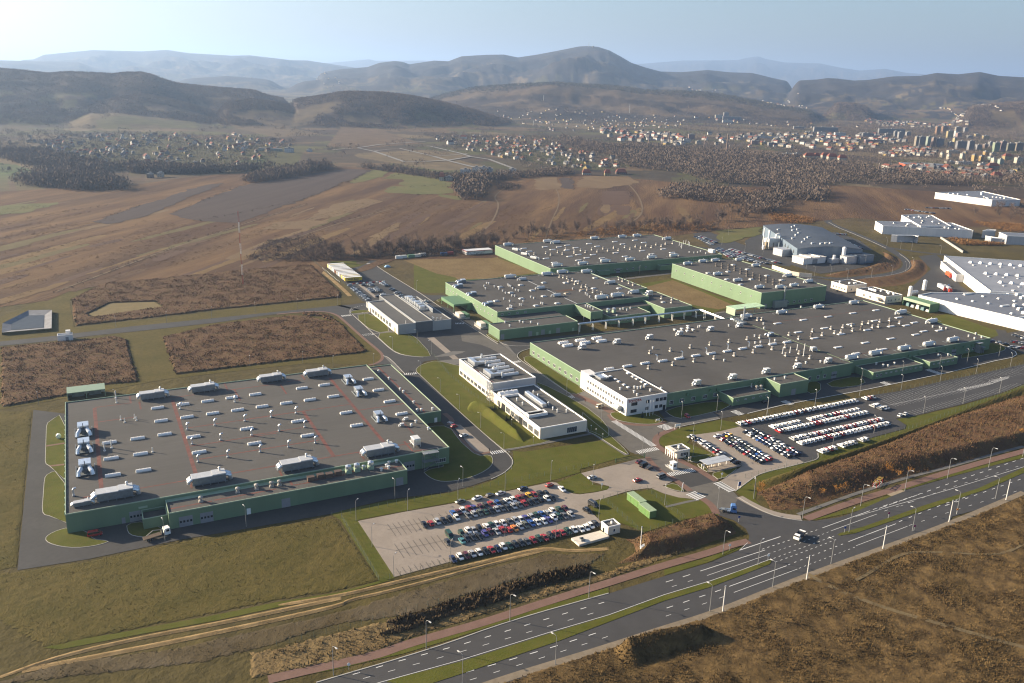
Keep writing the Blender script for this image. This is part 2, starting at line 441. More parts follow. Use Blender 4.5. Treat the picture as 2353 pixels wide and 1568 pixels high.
def T(k, x, y):
    """survey point -> point on the land surface (hills included)"""
    d = ray(*UV(k, x, y)); hl = math.hypot(d[0], d[1]); dx, dy, s = d[0]/hl, d[1]/hl, d[2]/hl
    if s < 0:
        r0 = HC/-s
        if r0 < 1500: return (dx*r0, dy*r0, 0.0)
    z = HC + s*RS; zt = terrain(dx*RS, dy*RS)
    hit = np.nonzero(z < zt)[0]
    if len(hit) == 0: return None
    i = hit[0]; a, b = RS[max(i - 1, 0)], RS[i]
    rr = np.linspace(a, b, 24); zz = terrain(dx*rr, dy*rr); j = np.nonzero(HC + s*rr < zz)[0]
    q = rr[j[0]] if len(j) else b
    return (dx*q, dy*q, float(terrain(np.array([dx*q]), np.array([dy*q]))[0]))
def TP(s, k='u'):
    out = []
    for tok in s.split():
        if ',' in tok:
            a, b = tok.split(','); p = T(k, float(a), float(b)); out.append(p)
        else: k = tok
    return [p for p in out if p]
# --- one ground sheet, from under the flight position out beyond the last mountains
view = math.atan2(CY, SY)
ang = np.arange(-50, 50.01, .11)*math.pi/180 + view
rad = np.r_[0.5, 60, 120, 200, 320, 470, 640, 820, 1000, 1200, 1350, np.geomspace(1480, 5500, 170), np.geomspace(5580, 12500, 75), np.geomspace(12800, 40000, 45)]
A_, Rr = np.meshgrid(ang, rad)
X, Y = np.cos(A_)*Rr, np.sin(A_)*Rr
Z, own, own_t = terrain(X, Y, True)
Z -= .06
n1 = fbm(X/140, Y/140, 4, 41); n2 = fbm(X/45, Y/45, 3, 51); n3 = fbm(X/260, Y/260, 3, 71)
col = np.zeros(X.shape + (4,)); col[..., 3] = 1
def setc(mask, c):
    for i in range(3): col[..., i] = np.where(mask, c[i], col[..., i])
setc(np.ones(X.shape, bool), (.15, .108, .07))
setc(n1 > .52, (.125, .085, .055)); setc(n1 > .60, (.07, .055, .042)); setc((n1 < .40), (.14, .125, .06)); setc(n1 < .33, (.19, .15, .095))
far = Rr > 5200
setc(far & (n1 > .46), (.07, .058, .048))
for i, (a, zc, D, wf, wb, cov) in enumerate(RD):
    m = own == i
    if cov is WOOD or cov is FAR:
        lim = .84 if D < 3600 else .72
        setc(m & (own_t < lim + (n1 - .5)*1.3), cov)
        setc(m & (own_t > .3) & (n3 > .60), (.13, .10, .06)); setc(m & (own_t > .45) & (n3 < .36), (.115, .105, .05))
        setc(m & (own_t < .9) & (n2 > .56), tuple(c*1.2 for c in cov))
    else:
        setc(m, MEAD); setc(m & (n1 > .5), (.15, .118, .066))
m6 = own == 11
setc(m6, (.135, .10, .066)); setc(m6 & (own_t < .20 + (n1 - .5)*.4), WOOD); setc(m6 & (own_t > .40) & (n1 > .5), WOOD); setc(m6 & (own_t > .7), (.06, .05, .043))
near = Rr < 1300
setc(near, (.14, .10, .058))
setc((Rr > 1450) & (Rr < 5200) & (own < 0), (.105, .085, .052)); setc((Rr > 1450) & (Rr < 5200) & (own < 0) & (n1 > .5), (.075, .062, .045)); setc((Rr > 1450) & (Rr < 5200) & (own < 0) & (n2 > .58), (.10, .098, .045))
mid = (Rr > 1450) & (Rr < 5200) & (own < 0)
for i_, (fx, fy, c) in enumerate(((90, 40, (.17, .12, .07)), (70, 60, (.10, .075, .052)), (55, 55, (.125, .12, .05)), (120, 50, (.085, .062, .047)), (60, 90, (.20, .155, .09)))):
    setc(mid & (vnoise(X/fx/2.2 + Y/400, Y/fy/2.2 - X/500, 60 + i_) > .74), c)
plant = inpoly(X, Y, P('u -300,700 120,700 760,595 1130,590 1640,525 2200,500 2700,520 2700,1800 -400,1800'))
setc(plant & (Rr < 1100), (.108, .088, .03))
for s, c in (('b1 400,680 1000,630 1560,690 2100,740 2050,860 1500,890 900,880 300,860', (.11, .105, .045)),      # village greens
             ('b2 950,680 1500,760 1900,890 1400,850 900,760', (.10, .105, .045)),
             ('b1 -60,830 120,850 270,900 100,950 -60,960', (.10, .14, .055)), ('b1 1620,820 1800,800 1870,850 1820,880', (.12, .14, .06)),
             ('b3 2040,610 2353,560 2353,640 2100,650', (.16, .125, .08)), ('b3 1480,440 1950,460 1900,500 1500,480', (.17, .125, .085)),
             ('b2 0,560 250,600 420,660 560,700 100,740 -100,720', (.165, .115, .07)), ('b1 1960,570 2240,640 1900,660 1640,600 1500,540', (.16, .118, .07))):
    poly = [(p[0], p[1]) for p in TP(s)]
    setc(inpoly(X, Y, poly), c)
na, nr = X.shape[1], X.shape[0]
idx = np.arange(na*nr).reshape(nr, na)
f = np.stack([idx[:-1, :-1].ravel(), idx[1:, :-1].ravel(), idx[1:, 1:].ravel(), idx[:-1, 1:].ravel()], 1)
MT = M('land', (.72, .72, .72), .95, (1.3, 1.25, 1.18), .035, attr='cover', bump=.9, bscale=.16, detail=8, scale2=.012, amt2=.35, col3=(.08, .065, .045), spec=.1)
me = nmesh('ground', np.stack([X.ravel(), Y.ravel(), Z.ravel()], 1), f, MT, True)
col[..., :3] *= ALB
at = me.color_attributes.new('cover', 'FLOAT_COLOR', 'POINT'); at.data.foreach_set('color', col.astype(np.float32).ravel())
if me.polygons[5].normal.z < 0: me.flip_normals()
struct(link('ground', me))
# --- autumn haze
if HAZE:
    mb = MB().box(-26000, 44000, -24000, 46000, -3, 1000)
    hm = bpy.data.materials.new('haze'); hm.use_nodes = True; n = hm.node_tree.nodes; n.clear()
    out = n.new('ShaderNodeOutputMaterial'); pv = n.new('ShaderNodeVolumePrincipled')
    pv.inputs['Color'].default_value = (.44, .64, 1.0, 1); pv.inputs['Density'].default_value = HAZE; pv.inputs['Anisotropy'].default_value = .35
    hm.node_tree.links.new(pv.outputs[0], out.inputs['Volume'])
    try: hm.cycles.homogeneous_volume = True
    except Exception: pass
    struct(mb.obj('haze', hm), 'stuff')
# ------------------------------------------------------------------ ground surfaces
ASPH = M('asphalt', (.070, .068, .066), .85, (.088, .086, .083), .12, scale2=.6, amt2=.35, col3=(.055, .054, .053), spec=.2, bump=.01, bscale=8)
ASPHL = M('worn_asphalt', (.15, .138, .12), .85, (.19, .175, .15), .09, scale2=.35, amt2=.5, col3=(.12, .11, .1), spec=.2)
ASPHN = M('new_asphalt', (.072, .070, .070), .8, (.088, .086, .085), .1, scale2=.3, amt2=.3, col3=(.058, .056, .056), spec=.25)
PAVE = M('concrete_paving', (.335, .285, .235), .9, (.39, .335, .28), .1, scale2=.8, amt2=.45, col3=(.29, .245, .20), spec=.2)
PAVED = M('grey_paving', (.175, .165, .15), .9, (.21, .20, .18), .15, scale2=.8, amt2=.4, col3=(.15, .14, .125))
BRICK = M('red_paving', (.215, .13, .10), .9, (.27, .165, .13), .3, scale2=1.5, amt2=.4, col3=(.18, .115, .09), spec=.2)
LAWN = M('lawn', (.092, .105, .013), .95, (.14, .142, .026), .12, scale2=.25, amt2=.45, col3=(.155, .125, .034), bump=.12, bscale=2.2, spec=.1)
GRASS = M('rough_grass', (.105, .088, .020), .95, (.16, .122, .036), .05, scale2=.5, amt2=.6, col3=(.078, .072, .016), bump=.25, bscale=1.8, spec=.1)
DRY = M('dry_grass', (.20, .135, .056), .95, (.30, .215, .10), .06, scale2=.5, amt2=.55, col3=(.13, .085, .042), bump=.3, bscale=1.1, spec=.1)
WEED = M('weeds', (.13, .072, .040), .95, (.205, .118, .06), .07, scale2=.3, amt2=.6, col3=(.17, .125, .05), spec=.1, bump=.2, bscale=2.2)
STRAW = M('straw', (.28, .19, .085), .95, (.44, .31, .15), .25, scale2=.12, amt2=.45, col3=(.19, .125, .052), spec=.1, bump=.2, bscale=2.2)
DARKW = M('dark_weeds', (.07, .05, .03), .95, (.13, .09, .05), .2, scale2=.8, amt2=.6, col3=(.17, .115, .06), spec=.1, bump=.2, bscale=2.2)
FORE = M('field_grass', (.078, .050, .022), .95, (.265, .172, .07), .22, scale2=.06, amt2=.6, col3=(.105, .07, .026), spec=.1, bump=.2, bscale=2.6, detail=8, contrast=.18)
PAINT = M('road_paint', (.62, .62, .6), .7, scale=2, var=.12)
CONC = M('kerb_concrete', (.44, .42, .38), .85, scale=1, var=.15)
WHITE = M('white_paint', (.78, .77, .74), .6, scale=.5, var=.04)
FIELD_ = M('field', (.12, .066, .035), .95, (.235, .142, .066), .020, scale2=.008, amt2=.9, col3=(.085, .050, .031), bump=1.2, bscale=.35, stretch=(.22, 1.5, 1), rot=R_(SDIR), detail=12, spec=.1, contrast=.12)
PLOUGH = M('ploughed_soil', (.088, .064, .054), .95, (.115, .086, .07), .05, scale2=.02, amt2=.35, col3=(.075, .055, .047), bump=.5, bscale=.5, stretch=(.15, 1.6, 1), rot=R_(SDIR), spec=.1)
GREENF = M('green_field', (.13, .135, .045), .95, (.19, .175, .065), .03, scale2=.015, amt2=.5, col3=(.16, .13, .05), bump=.3, bscale=.5, spec=.1)
TANF = M('stubble_field', (.185, .122, .064), .95, (.26, .18, .095), .03, scale2=.02, amt2=.5, col3=(.2, .135, .075), bump=.4, bscale=.5, stretch=(1.2, .3, 1), spec=.1)
BROWNF = M('brown_field', (.125, .075, .05), .95, (.16, .10, .066), .04, scale2=.02, amt2=.4, col3=(.11, .066, .044), bump=.4, bscale=.5, spec=.1)
# far fields
sheet('field', 'u -700,470 -300,440 0,440 130,432 300,425 470,402 560,398 740,372 900,392 1040,404 1180,402 1330,400 1480,412 1640,428 1800,430 1960,420 2160,424 2560,425 2700,470 2560,520 2200,520 1960,500 1640,530 1130,592 760,600 730,640 180,660 110,690 -700,800', .10, FIELD_)
for nm, mt, z, s in (('field', PLOUGH, .35, 'u 388,492 560,425 700,400 800,388 858,391 705,455 545,512 450,508'),
                     ('field', PLOUGH, .35, 'u 205,512 330,470 470,425 520,420 430,455 330,500 250,515'),
                     ('field', BROWNF, .3, 'u 1380,440 1448,438 1445,470 1382,470'), ('field', BROWNF, .3, 'u 1410,474 1448,472 1450,492 1412,494'),
                     ('field', TANF, .3, 'u 1225,408 1278,406 1290,434 1232,436'), ('field', PLOUGH, .3, 'u 1286,407 1312,408 1318,434 1290,433'),
                     ('field', TANF, .3, 'u 1340,404 1440,404 1470,420 1380,434 1320,430'),
                     ('field', GREENF, .3, 'u 850,390 895,393 880,405 815,421 800,419'), ('field', GREENF, .3, 'u 905,396 1000,408 1040,420 1035,432 960,430 915,425 930,412 880,410'),
                     ('field', GREENF, .35, 'u 895,428 1000,426 1043,434 1040,444 960,447 885,442'), ('field', GREENF, .3, 'u 1010,446 1055,452 1058,460 1000,448'),
                     ('field', GREENF, .3, 'u -80,480 60,468 140,466 60,488 -80,502'), ('field', TANF, .3, 'u 690,420 760,418 740,428 680,430'),
                     ('field', TANF, .25, 'u 620,512 700,505 760,508 700,525 600,528 '), ('field', TANF, .25, 'u 760,470 850,455 880,462 760,500 690,512'),
                     ('field', GREENF, .2, 'u 1640,530 1760,520 1740,540 1650,560')):
    p = resample(P(s) + [P(s)[0]], 12)[:-1]                # field edges are never ruled lines
    p = [(a + rng.normal(0, 2.2), b + rng.normal(0, 2.2)) for a, b in p]; sheet(nm, p, z, mt)
STRIPM = [BROWNF, TANF, M('fallow_dark', (.125, .075, .043), .95, (.17, .105, .058), .05, spec=.1, bump=.6, bscale=.4), M('fallow_gold', (.19, .12, .052), .95, (.27, .18, .08), .05, scale2=.03, amt2=.6, col3=(.17, .105, .05), spec=.1, bump=.6, bscale=.4), M('fallow_olive', (.15, .115, .05), .95, (.19, .15, .065), .05, spec=.1, bump=.5, bscale=.4)]
fr = random.Random(5); zone = P('u -300,500 100,470 450,520 900,455 1100,470 1640,470 1640,520 1130,575 760,585 400,640 100,680 -300,780'); got = 0
while got < 95:                                             # narrow strips of the old field pattern
    x, y = fr.uniform(-250, 900), fr.uniform(560, 1250)
    if not bool(inpoly(np.array([x]), np.array([y]), zone)[0]): continue
    a = R_(SDIR) + fr.gauss(0, .07); l, w_ = fr.uniform(40, 190), fr.uniform(3, 15); ca, sa = math.cos(a), math.sin(a); n_ = int(l/9) + 2; up_, dn = [], []
    for i in range(n_):
        u = -l/2 + l*i/(n_ - 1); e = w_*(.35 + .65*abs(math.sin(math.pi*i/(n_ - 1)))**.5)/2
        up_.append((x + u*ca - (e + fr.gauss(0, .8))*sa, y + u*sa + (e + fr.gauss(0, .8))*ca)); dn.append((x + u*ca + (e + fr.gauss(0, .8))*sa, y + u*sa - (e + fr.gauss(0, .8))*ca))
    sheet('field', up_ + dn[::-1], .17, fr.choice(STRIPM)); got += 1
mb = MB()
for s, wd in (('u 1050,555 1120,530 1150,470 1130,450 1180,420', 2), ('u 1240,600 1260,520 1290,460 1270,420', 1.6), ('u 1390,530 1480,500 1470,450 1430,410', 2.2), ('u 640,560 800,505 900,480', 1.5), ('u 130,670 420,560 700,470', 1.6)):
    ribbon(mb, chaikin(P(s), 2, False), wd, .3)
struct(mb.obj('dirt_track', M('track_earth', (.17, .115, .06), .95, (.22, .15, .08), .1)))
# --- plant ground: worn strips, lawns
sheet('verge', 'b4 0,1240 380,1170 900,1105 1500,1045 2353,958 2353,920 2000,945 1500,1000 1000,1060 510,1110 480,930 700,800 400,880 0,1040', .025, GRASS)
struct(sheet('grass_verge', 'b4 0,1265 400,1205 1000,1135 1500,1080 2000,1020 2353,1060 b5 690,740 1110,1110 1120,1190 1000,1225 z2 500,265 z1 2100,320 1400,400 560,560 0,660', .024, GRASS))
ring = 'z1 285,660 b6 120,655 600,580 1270,440 1690,370 2288,265 z6 200,545 480,480 1000,415 1200,360 1350,310 1460,260 1525,200 1540,160 1520,120 1465,62 z2 1970,840 1620,520 1440,350 1320,350 m 139,425 139,340 120,340 120,304 -16,304 -16,420'
sheet('road', ring, .040, ASPH)
yard = ('b4 -60,1215 375,1170 900,1105 1500,1045 2353,958 b5 640,600 790,590 960,565 905,550 740,375 530,195 560,165 790,205 880,185 960,150 1000,110 1100,88 1280,75 1800,14 2000,-5 2000,18 '
        '1500,60 1270,88 1130,97 1060,120 1040,150 1060,178 1200,270 1500,450 1560,480 1640,490 1790,490 1790,515 1720,525 1660,558 1690,590 1880,640 2100,760 2250,870 2220,925 2353,1010 '
        'z3 720,905 1385,840 2350,740 2350,760 975,945 975,962 900,985 865,1015 880,1050 1000,1130 1200,1270 1350,1370 1480,1440 z7 0,75 235,215 280,280 400,310 560,325 700,312 735,290 640,180 '
        'm 247,319 500,321 506,345 z8 2060,75 2200,125 2280,165 2292,190 2250,215 2100,245 1700,345 1000,490 300,620 0,692 z7 1180,265 805,340 720,370 650,400 618,450 622,490 655,515 '
        '520,560 470,568 420,550 240,392 50,250 0,185 z3 1030,1290 1030,1200 c5 1330,560 1320,460 820,110 240,190 240,280 b5 1740,1190 1690,1170 1560,1195 1480,1270 1490,1320 1500,1335 1365,1330 1210,1225 975,1232 '
        '1070,1210 1120,1180 1130,1140 1110,1105 900,920 690,730 630,690 550,668 450,660 250,665 0,690 b4 1800,1032 1500,1077 1000,1132 640,1167 380,1202 -60,1245')
sheet('road', yard, .041, ASPH)
sheet('road', 'b5 1300,1150 1560,1150 1700,1145 1930,1150 1950,1190 1700,1172 1570,1195 1490,1260 1490,1325 1370,1325 1225,1225 1130,1140 1130,1110', .043, ASPH)
sheet('road', 'z3 390,850 600,850 860,1010 870,1050 1000,1130 1200,1270 1350,1370 1480,1440 z7 0,75 235,215 280,280 400,310 560,325 700,312 740,300 1180,265 805,340 720,370 650,400 618,450 622,490 655,515 520,560 470,568 420,550 240,392 50,250 0,185 z3 1030,1290 1030,1215 720,1005 640,960 560,930 400,900', .048, ASPHL)
sheet('road', 'z7 470,560 540,590 640,700 780,765 900,885 1040,950 1155,1030 1200,1060 1290,1020 1340,935 1300,890 1150,800 1090,740 980,700 800,600 700,560 655,515', .046, ASPHL)
sheet('road', 'z7 750,735 975,695 1140,800 930,850', .052, ASPH)
main = 'b7 200,1200 300,1175 1100,940 1650,740 2353,545 b8 0,570 300,480 490,400 548,345 z7 1430,1260 1400,1200 1300,1130 1170,1085 1155,1030 1250,1000 1340,935 1420,985 1560,1055 1700,1100 1880,1130 2000,1132 2200,1102 2330,1058 z8 1060,1465 1220,1398 1340,1345 1700,1240 2050,1145 2351,1072 2700,960 2700,1260 2351,1380 2200,1440 1740,1568 b8 1860,222 1400,390 950,552 700,652 300,812 0,902 b7 1700,1176 1300,1330 600,1500'
sheet('road', main, .044, ASPHN)
for s in ('b7 780,1170 800,1160 1300,1030 1960,822 2353,703 b8 0,697 300,607 600,497 690,465 703,470 690,492 600,528 300,643 0,732 b7 2000,882 1320,1112 1000,1215',
          'b8 1132,300 1150,289 1300,248 1700,108 2050,-2 z8 2351,1150 2700,1040 2700,1100 2351,1195 b8 2110,2 1900,72 1640,160 1250,290 1150,306'):
    sheet('median', s, .13, LAWN, up=True)
# car parks
sheet('car_park', 'z7 1310,322 1400,312 z8 0,775 600,632 1050,537 1300,500 1640,420 2000,347 2351,272 2700,190 2700,350 2351,440 2140,522 1830,612 1500,692 1380,722 1262,735 1350,790 1340,820 1000,912 640,1012 600,1030 606,1080 480,1112 c4 1990,672 1070,163', .042, ASPHN)
sheet('car_park', 'c4 330,305 460,275 800,228 1070,163 1990,672 1800,722 1500,792 1340,842 1240,905 1100,1010 1005,1082 800,935 1110,720 1010,640 870,575 740,585', .043, PAVE)
sheet('car_park', 'z6 220,665 600,590 1060,510 1500,410 1740,360 1870,333 1910,340 2000,412 2050,432 2110,440 2260,425 2351,400 2400,395 2400,440 2351,457 2230,492 2180,522 2163,557 2225,610 2288,672 2285,692 2030,782 1650,852 1000,1012 530,1140', .042, PAVE)
sheet('car_park', 'z7 0,728 300,655 460,612 545,600 640,705 790,772 775,800 700,832 590,858 560,856 400,880 190,945 -20,965 -20,910 120,892 220,870 242,850 235,838 180,825 90,800', .044, PAVE)
sheet('road', 'z7 690,832 600,858 700,900 830,935 960,948 1042,952 915,888 820,886 745,862', .0445, PAVE)
for s, mt in (('z2 1730,792 1795,787 2060,1015 1942,1046', PAVE), ('z3 100,870 160,865 385,1060 340,1070', PAVE), ('z3 165,1030 320,985 430,985 400,1000 300,1025 180,1035', PAVED), ('z3 210,1065 375,1050 378,1095 270,1105', PAVED),
              ('d1 1120,770 1230,765 1680,1130 1590,1140', PAVE), ('z7 730,300 1080,200 1180,262 990,300 840,320', PAVED), ('z3 720,915 780,925 875,1035 855,1015', PAVED), ('z7 690,262 1100,200 1165,245 830,310', ASPHL),
              ('z3 1350,1375 1480,1300 1600,1390 1720,1480 1560,1500', PAVED), ('c4 640,700 870,640 1000,665 1105,722 800,780 720,800 620,810', PAVE), ('z2 1140,200 1180,215 1310,345 1270,330', PAVED)):
    sheet('pavement', s, .056, mt)
# red brick walks and cycle paths
def path(s, wd, z, mt, nm='path', sm=2):
    z = lay(z); mb = MB(); ribbon(mb, chaikin(P(s), sm, False), wd, z); return struct(mb.obj(nm, mt))
path('b7 -60,1155 300,1070 700,985 900,910 1180,830 1500,740 1800,640 2100,545 2353,468 b8 0,498 300,415 440,365 552,340', 3.4, .06, BRICK)
path('b8 925,196 1050,150 1200,97 z8 1000,1412 1350,1302 1700,1192 2100,1078 2351,1012 2700,905', 3.4, .06, BRICK)
path('z7 1345,930 1420,975 1560,1045 1700,1088 1870,1108', 3.4, .062, PAVE)
sheet('pavement', 'z8 1170,1370 1262,1328 1342,1350 1222,1396', .058, M('sandy', (.34, .27, .18), .95, (.40, .32, .22), .6))
path('z8 430,1550 700,1450 1000,1345 1350,1235 1700,1150 2100,1035 2351,970', 1.8, .055, PAVED)
path('z7 1030,945 1080,975 1125,1020 1150,1075', 3.0, .064, BRICK)
path('z7 560,590 640,690 780,770 930,880', 2.6, .066, BRICK)
path('z7 660,505 800,600 980,690 1150,795', 3.0, .066, BRICK)
path('z7 240,230 270,275 330,300 450,318 600,318 720,295', 2.6, .066, BRICK)
path('z7 800,345 700,385 640,420 630,470 665,520', 3.0, .066, BRICK)
path('z3 1340,1350 1480,1400 1650,1490 1760,1560', 4.0, .06, BRICK)
path('b5 0,692 250,668 450,662 560,672 640,700 700,745 900,928 1060,1058 1118,1110 1128,1150 1110,1185 1050,1218 975,1235', 1.8, .07, BRICK)
path('z2 1660,690 1735,750 1700,790', 2.5, .066, BRICK); path('z2 1650,945 1815,915', 2.5, .066, BRICK); path('z2 1700,810 1800,905 1930,1040 2050,1020', 1.6, .066, BRICK)
path('z1 390,970 550,945', 1.5, .16, BRICK); path('z1 420,1140 548,1125', 1.5, .14, BRICK)
path('z2 2165,1000 2351,945', 2.2, .06, PAVED, sm=0); path('c5 870,1480 1600,1345 2140,1235 2352,1380', 2.0, .06, PAVED, sm=0); path('z7 45,370 120,400 390,575', 2.2, .06, PAVED, sm=0)
path('b5 800,695 1000,672', 2, .06, PAVED, sm=0); path('b5 1030,900 1240,870 1290,905', 2, .06, PAVED, sm=0); path('z4 470,690 760,650', 2.6, .05, PAVED, sm=0)
path('z7 720,1015 950,960 1000,955', 1.4, .06, PAVED)
path('z3 1700,380 2200,320', 5, .05, ASPHL, 'road', 0)
path('b5 400,170 560,300 700,420 780,500', 3.2, .07, STRAW, 'path')
# roads out to the right
for s, wd in (('z5 1075,150 1000,128 900,165 760,192 690,212 678,238 760,278 900,332 1060,400 1180,455 1280,510 1350,565 1372,610 1330,652 1200,688 1000,708 830,725 700,718', 8.5), ('z5 -1000,300 -700,420 -200,480 0,560 250,640 450,690 700,720', 7),
              ('z5 1180,455 1350,480 1500,500 1700,520', 7), ('z5 1100,150 1400,170 1700,190 2000,230 2351,330', 7), ('z5 1060,155 1200,110 1500,110 1900,140', 6), ('d5 1850,270 1200,255 900,330 1150,330', 7), ('z8 2150,-20 2200,70 2350,180 2600,260', 6)):
    path(s, wd, .05, ASPH, 'road')
for s in ('z5 0,490 -20,400 100,330 350,420 1050,590 1040,615 850,650 620,680', 'z5 690,330 760,325 960,400 1070,480 1000,475', 'z5 1455,530 1600,515 1700,600 1810,780 1900,840 1480,870 1385,830 1400,790 1560,640', 'z5 2060,1235 2160,1190 2351,1160 2600,1200 2600,1400 2351,1330',
          'z4 470,-20 620,-30 1330,240 1300,265 1160,248 750,170 620,100', 'm 380,424 540,424 560,470 528,560 500,565 495,452 380,452', 'd5 520,215 1000,280 980,320 500,260', 'z3 -100,130 560,60 680,130 650,165 0,190'):
    sheet('car_park' if 'd5' in s or 'z4' in s else 'yard', s, .047, ASPH)
# grass islands with a kerb step
mk = MB()
def island(s, mat=LAWN, sm=1, z=.13, closed=True):
    p = P(s); sm = 0 if s.startswith('m ') else sm
    if sm: p = chaikin(p, sm)
    sheet('lawn', p, z, mat, up=True)
    ribbon(mk, p + [p[0]], .2, 0, 0, z + .02)
for s in ('m -17.2,401 z1 505,705 460,732 405,772 396,800 394,820 386,1060 385,1095 392,1120 420,1137 m -17.2,345.5', 'm -17.2,341 z1 470,1185 440,1190 400,1212 383,1235 375,1280 360,1490 364,1530 380,1552 420,1562 m -17.2,310.2',
          'b6 470,362 400,380 335,410 310,440 335,468 420,493 520,502 640,490 720,470 755,455 630,440 620,395', 'b6 872,335 880,395 920,420 1020,430 1120,405 1150,380 1000,320',
          'z2 1535,800 1700,798 1780,908 1815,948 1940,1056 2050,1042 2078,1090 2055,1146 1970,1200 1850,1248 1700,1272 1600,1265 1525,1230 1475,1180 1708,1130 m 126,338',
          'z7 245,218 300,208 390,232 500,215 600,218 690,262 692,290 640,308 560,314 450,305 330,285 265,255',
          'b5 780,690 800,655 960,645 1000,668', 'b5 815,705 1010,680 1240,865 1040,895', 'b5 1045,905 1240,880 1340,905 1450,905 1660,1135 1560,1148 1400,1135 1290,1108 1200,1050',
          'z2 1415,330 1430,300 1480,270 1600,240 1790,290 z3 380,1100 c5 240,420 700,780 1370,1325 1560,1350 870,1475 z2 2150,990 1970,838 1620,520 1460,370',
          'z3 905,1045 985,1018 1180,1150 1460,1320 1340,1362 1200,1262 1010,1128',
          'c5 1330,560 1340,500 1960,810 2352,1120 2352,1330 2140,1220 2045,1195 2045,1050', 'z7 0,200 60,255 235,395 410,560 380,570 130,405 45,370',
          'z7 700,835 800,812 890,885 820,880 745,858', 'c4 655,830 820,790 1090,722 800,935', 'c4 460,705 520,680 640,800 600,805',
          'z7 860,600 950,590 1150,560 1000,640 930,628', 'z7 230,20 400,140 300,190 160,110' if False else 'b5 1690,545 1750,525 1790,530 1740,560',
          'z3 600,845 625,840 725,900 700,908', 'z8 1000,345 1260,300 1430,255 1300,235 990,280' if False else 'z4 1600,1250 1900,1190 1960,1270 1680,1300', 'z4 1440,1250 1560,1240 1570,1330 1450,1350',
          'z4 230,1480 700,1400 830,1460 400,1560 300,1540', 'z5 2050,1260 2200,1300 2180,1340 1900,1390 1790,1400 1900,1300'):
    island(s)
struct(mk.obj('kerb', CONC))
# plain lawns flush with the ground
for s in ('z6 1540,70 1640,75 2351,-30 z7 230,395 380,575 440,575 290,610 0,690 -30,700 z6 2240,200 1500,330 1400,300 1540,160', 'z6 -20,600 480,490 1000,425 1210,372 1480,280 1570,180 2100,200 2110,250 1870,320 1500,402 1060,500 600,582 220,655 60,650',
          'z7 1015,940 1150,1030 1175,1085 1100,1080 880,1120 540,1230 340,1150 160,1130 60,980 190,945 410,890 620,865 700,905 900,945', 'z6 60,640 220,655 535,1150 400,1175',
          'z6 1905,342 2110,255 2240,360 2351,370 2351,395 2240,415 2110,432 2050,425 2005,408', 'z7 660,410 800,355 1180,275 1330,300 1380,345 1310,360 940,410 920,450 900,470 1150,575 1000,630 860,600 720,500 660,480',
          'z7 640,320 720,300 800,345 700,372', 'z7 1310,880 1480,770 1700,700 2000,625 2351,500 2351,560 2000,690 1500,870 1480,950 1560,1040 1430,970 1340,905', 'z8 605,1035 640,1015 1000,915 1345,823 1355,790 1270,738 1500,700 1830,620 2140,530 2351,448 2351,500 1800,690 1300,900 700,1080 330,1170 100,1240 -40,1330 -100,1250 0,1205 480,1118',
          'b7 0,1160 400,1085 900,970 1200,880 1650,735 2353,540 2353,500 1600,725 1150,860 700,1000 0,1165', 'b8 0,565 300,475 480,400 545,350 520,370 300,440 0,530', 'b8 1000,200 1200,160 1500,78 1500,30 1200,130 960,205',
          'z8 600,1540 1180,1385 1700,1235 2351,1065 2351,1035 1700,1215 1180,1360 640,1520', 'b5 400,130 900,85 860,110 840,150 900,165 950,150 880,180 790,195 540,160 500,190', 'z5 1490,1060 1700,1020 2200,1190 2060,1225',
          'z3 -10,180 330,100 640,170 1130,320 640,365 260,400 250,490 90,490 -10,460', 'z4 -20,420 310,370 860,580 770,620 560,690 470,600'):
    sheet('lawn', s, .022, LAWN)
for s in ('z3 100,190 640,170 1050,320 640,360 370,380 220,260', 'z4 -40,470 310,380 560,480 840,600 700,630 520,600', 'b5 1330,110 1600,70 2353,60 2353,330 1900,300 1700,260'):
    sheet('dry_lawn', s, .0385, DRY)
# --- painted markings
mb = MB(); z = .09
for s, wd, on, off in (('b7 540,1120 835,1033 1300,910 1700,790 2020,694 2330,605', .24, 2.4, 4.2), ('b7 240,1250 520,1174 800,1097 1220,983 1620,868 1960,767 2353,652', .15, 2.2, 5.0),
                       ('b7 1340,1105 1630,1023 1990,915 2353,797', .24, 2.6, 4.2), ('b7 1200,1215 1340,1168 1740,1045 2110,928 2353,848', .15, 2.2, 5.0),
                       ('b8 10,610 210,548', .24, 3, 4), ('b8 640,395 835,330', .24, 1.4, 1.4), ('b8 925,293 1030,258', .24, 1.4, 1.4), ('b8 1365,135 1700,25 z8 1110,1502 1440,1385 1880,1230 2351,1070', .24, 2.6, 3.8), ('b8 50,640 240,580', .15, 2.2, 4.5),
                       ('b8 680,425 880,357 1085,278', .15, 1.2, 1.6), ('b8 1440,145 1640,75 z8 1300,1480 1700,1330 2351,1125', .15, 2, 5), ('b8 15,780 395,652', .24, 2.6, 4.2), ('b8 810,497 1190,352', .24, 1.4, 1.6),
                       ('b8 1535,215 1760,125 2050,18 z8 1660,1485 2351,1240', .24, 2.4, 4), ('b8 10,833 300,738 455,680', .15, 2, 5), ('b8 880,520 1250,380', .15, 1.2, 1.6), ('b8 1600,240 1900,140 2351,0', .15, 2, 5),
                       ('b8 715,455 930,375 1120,305', .2, 1.4, 1.4), ('b8 725,480 930,405 1150,322', .2, 1.4, 1.4), ('b5 965,590 880,605 820,625 785,655 780,690', .3, 1.2, 1.2)):
    dashes(mb, P(s), wd, z, on, off)
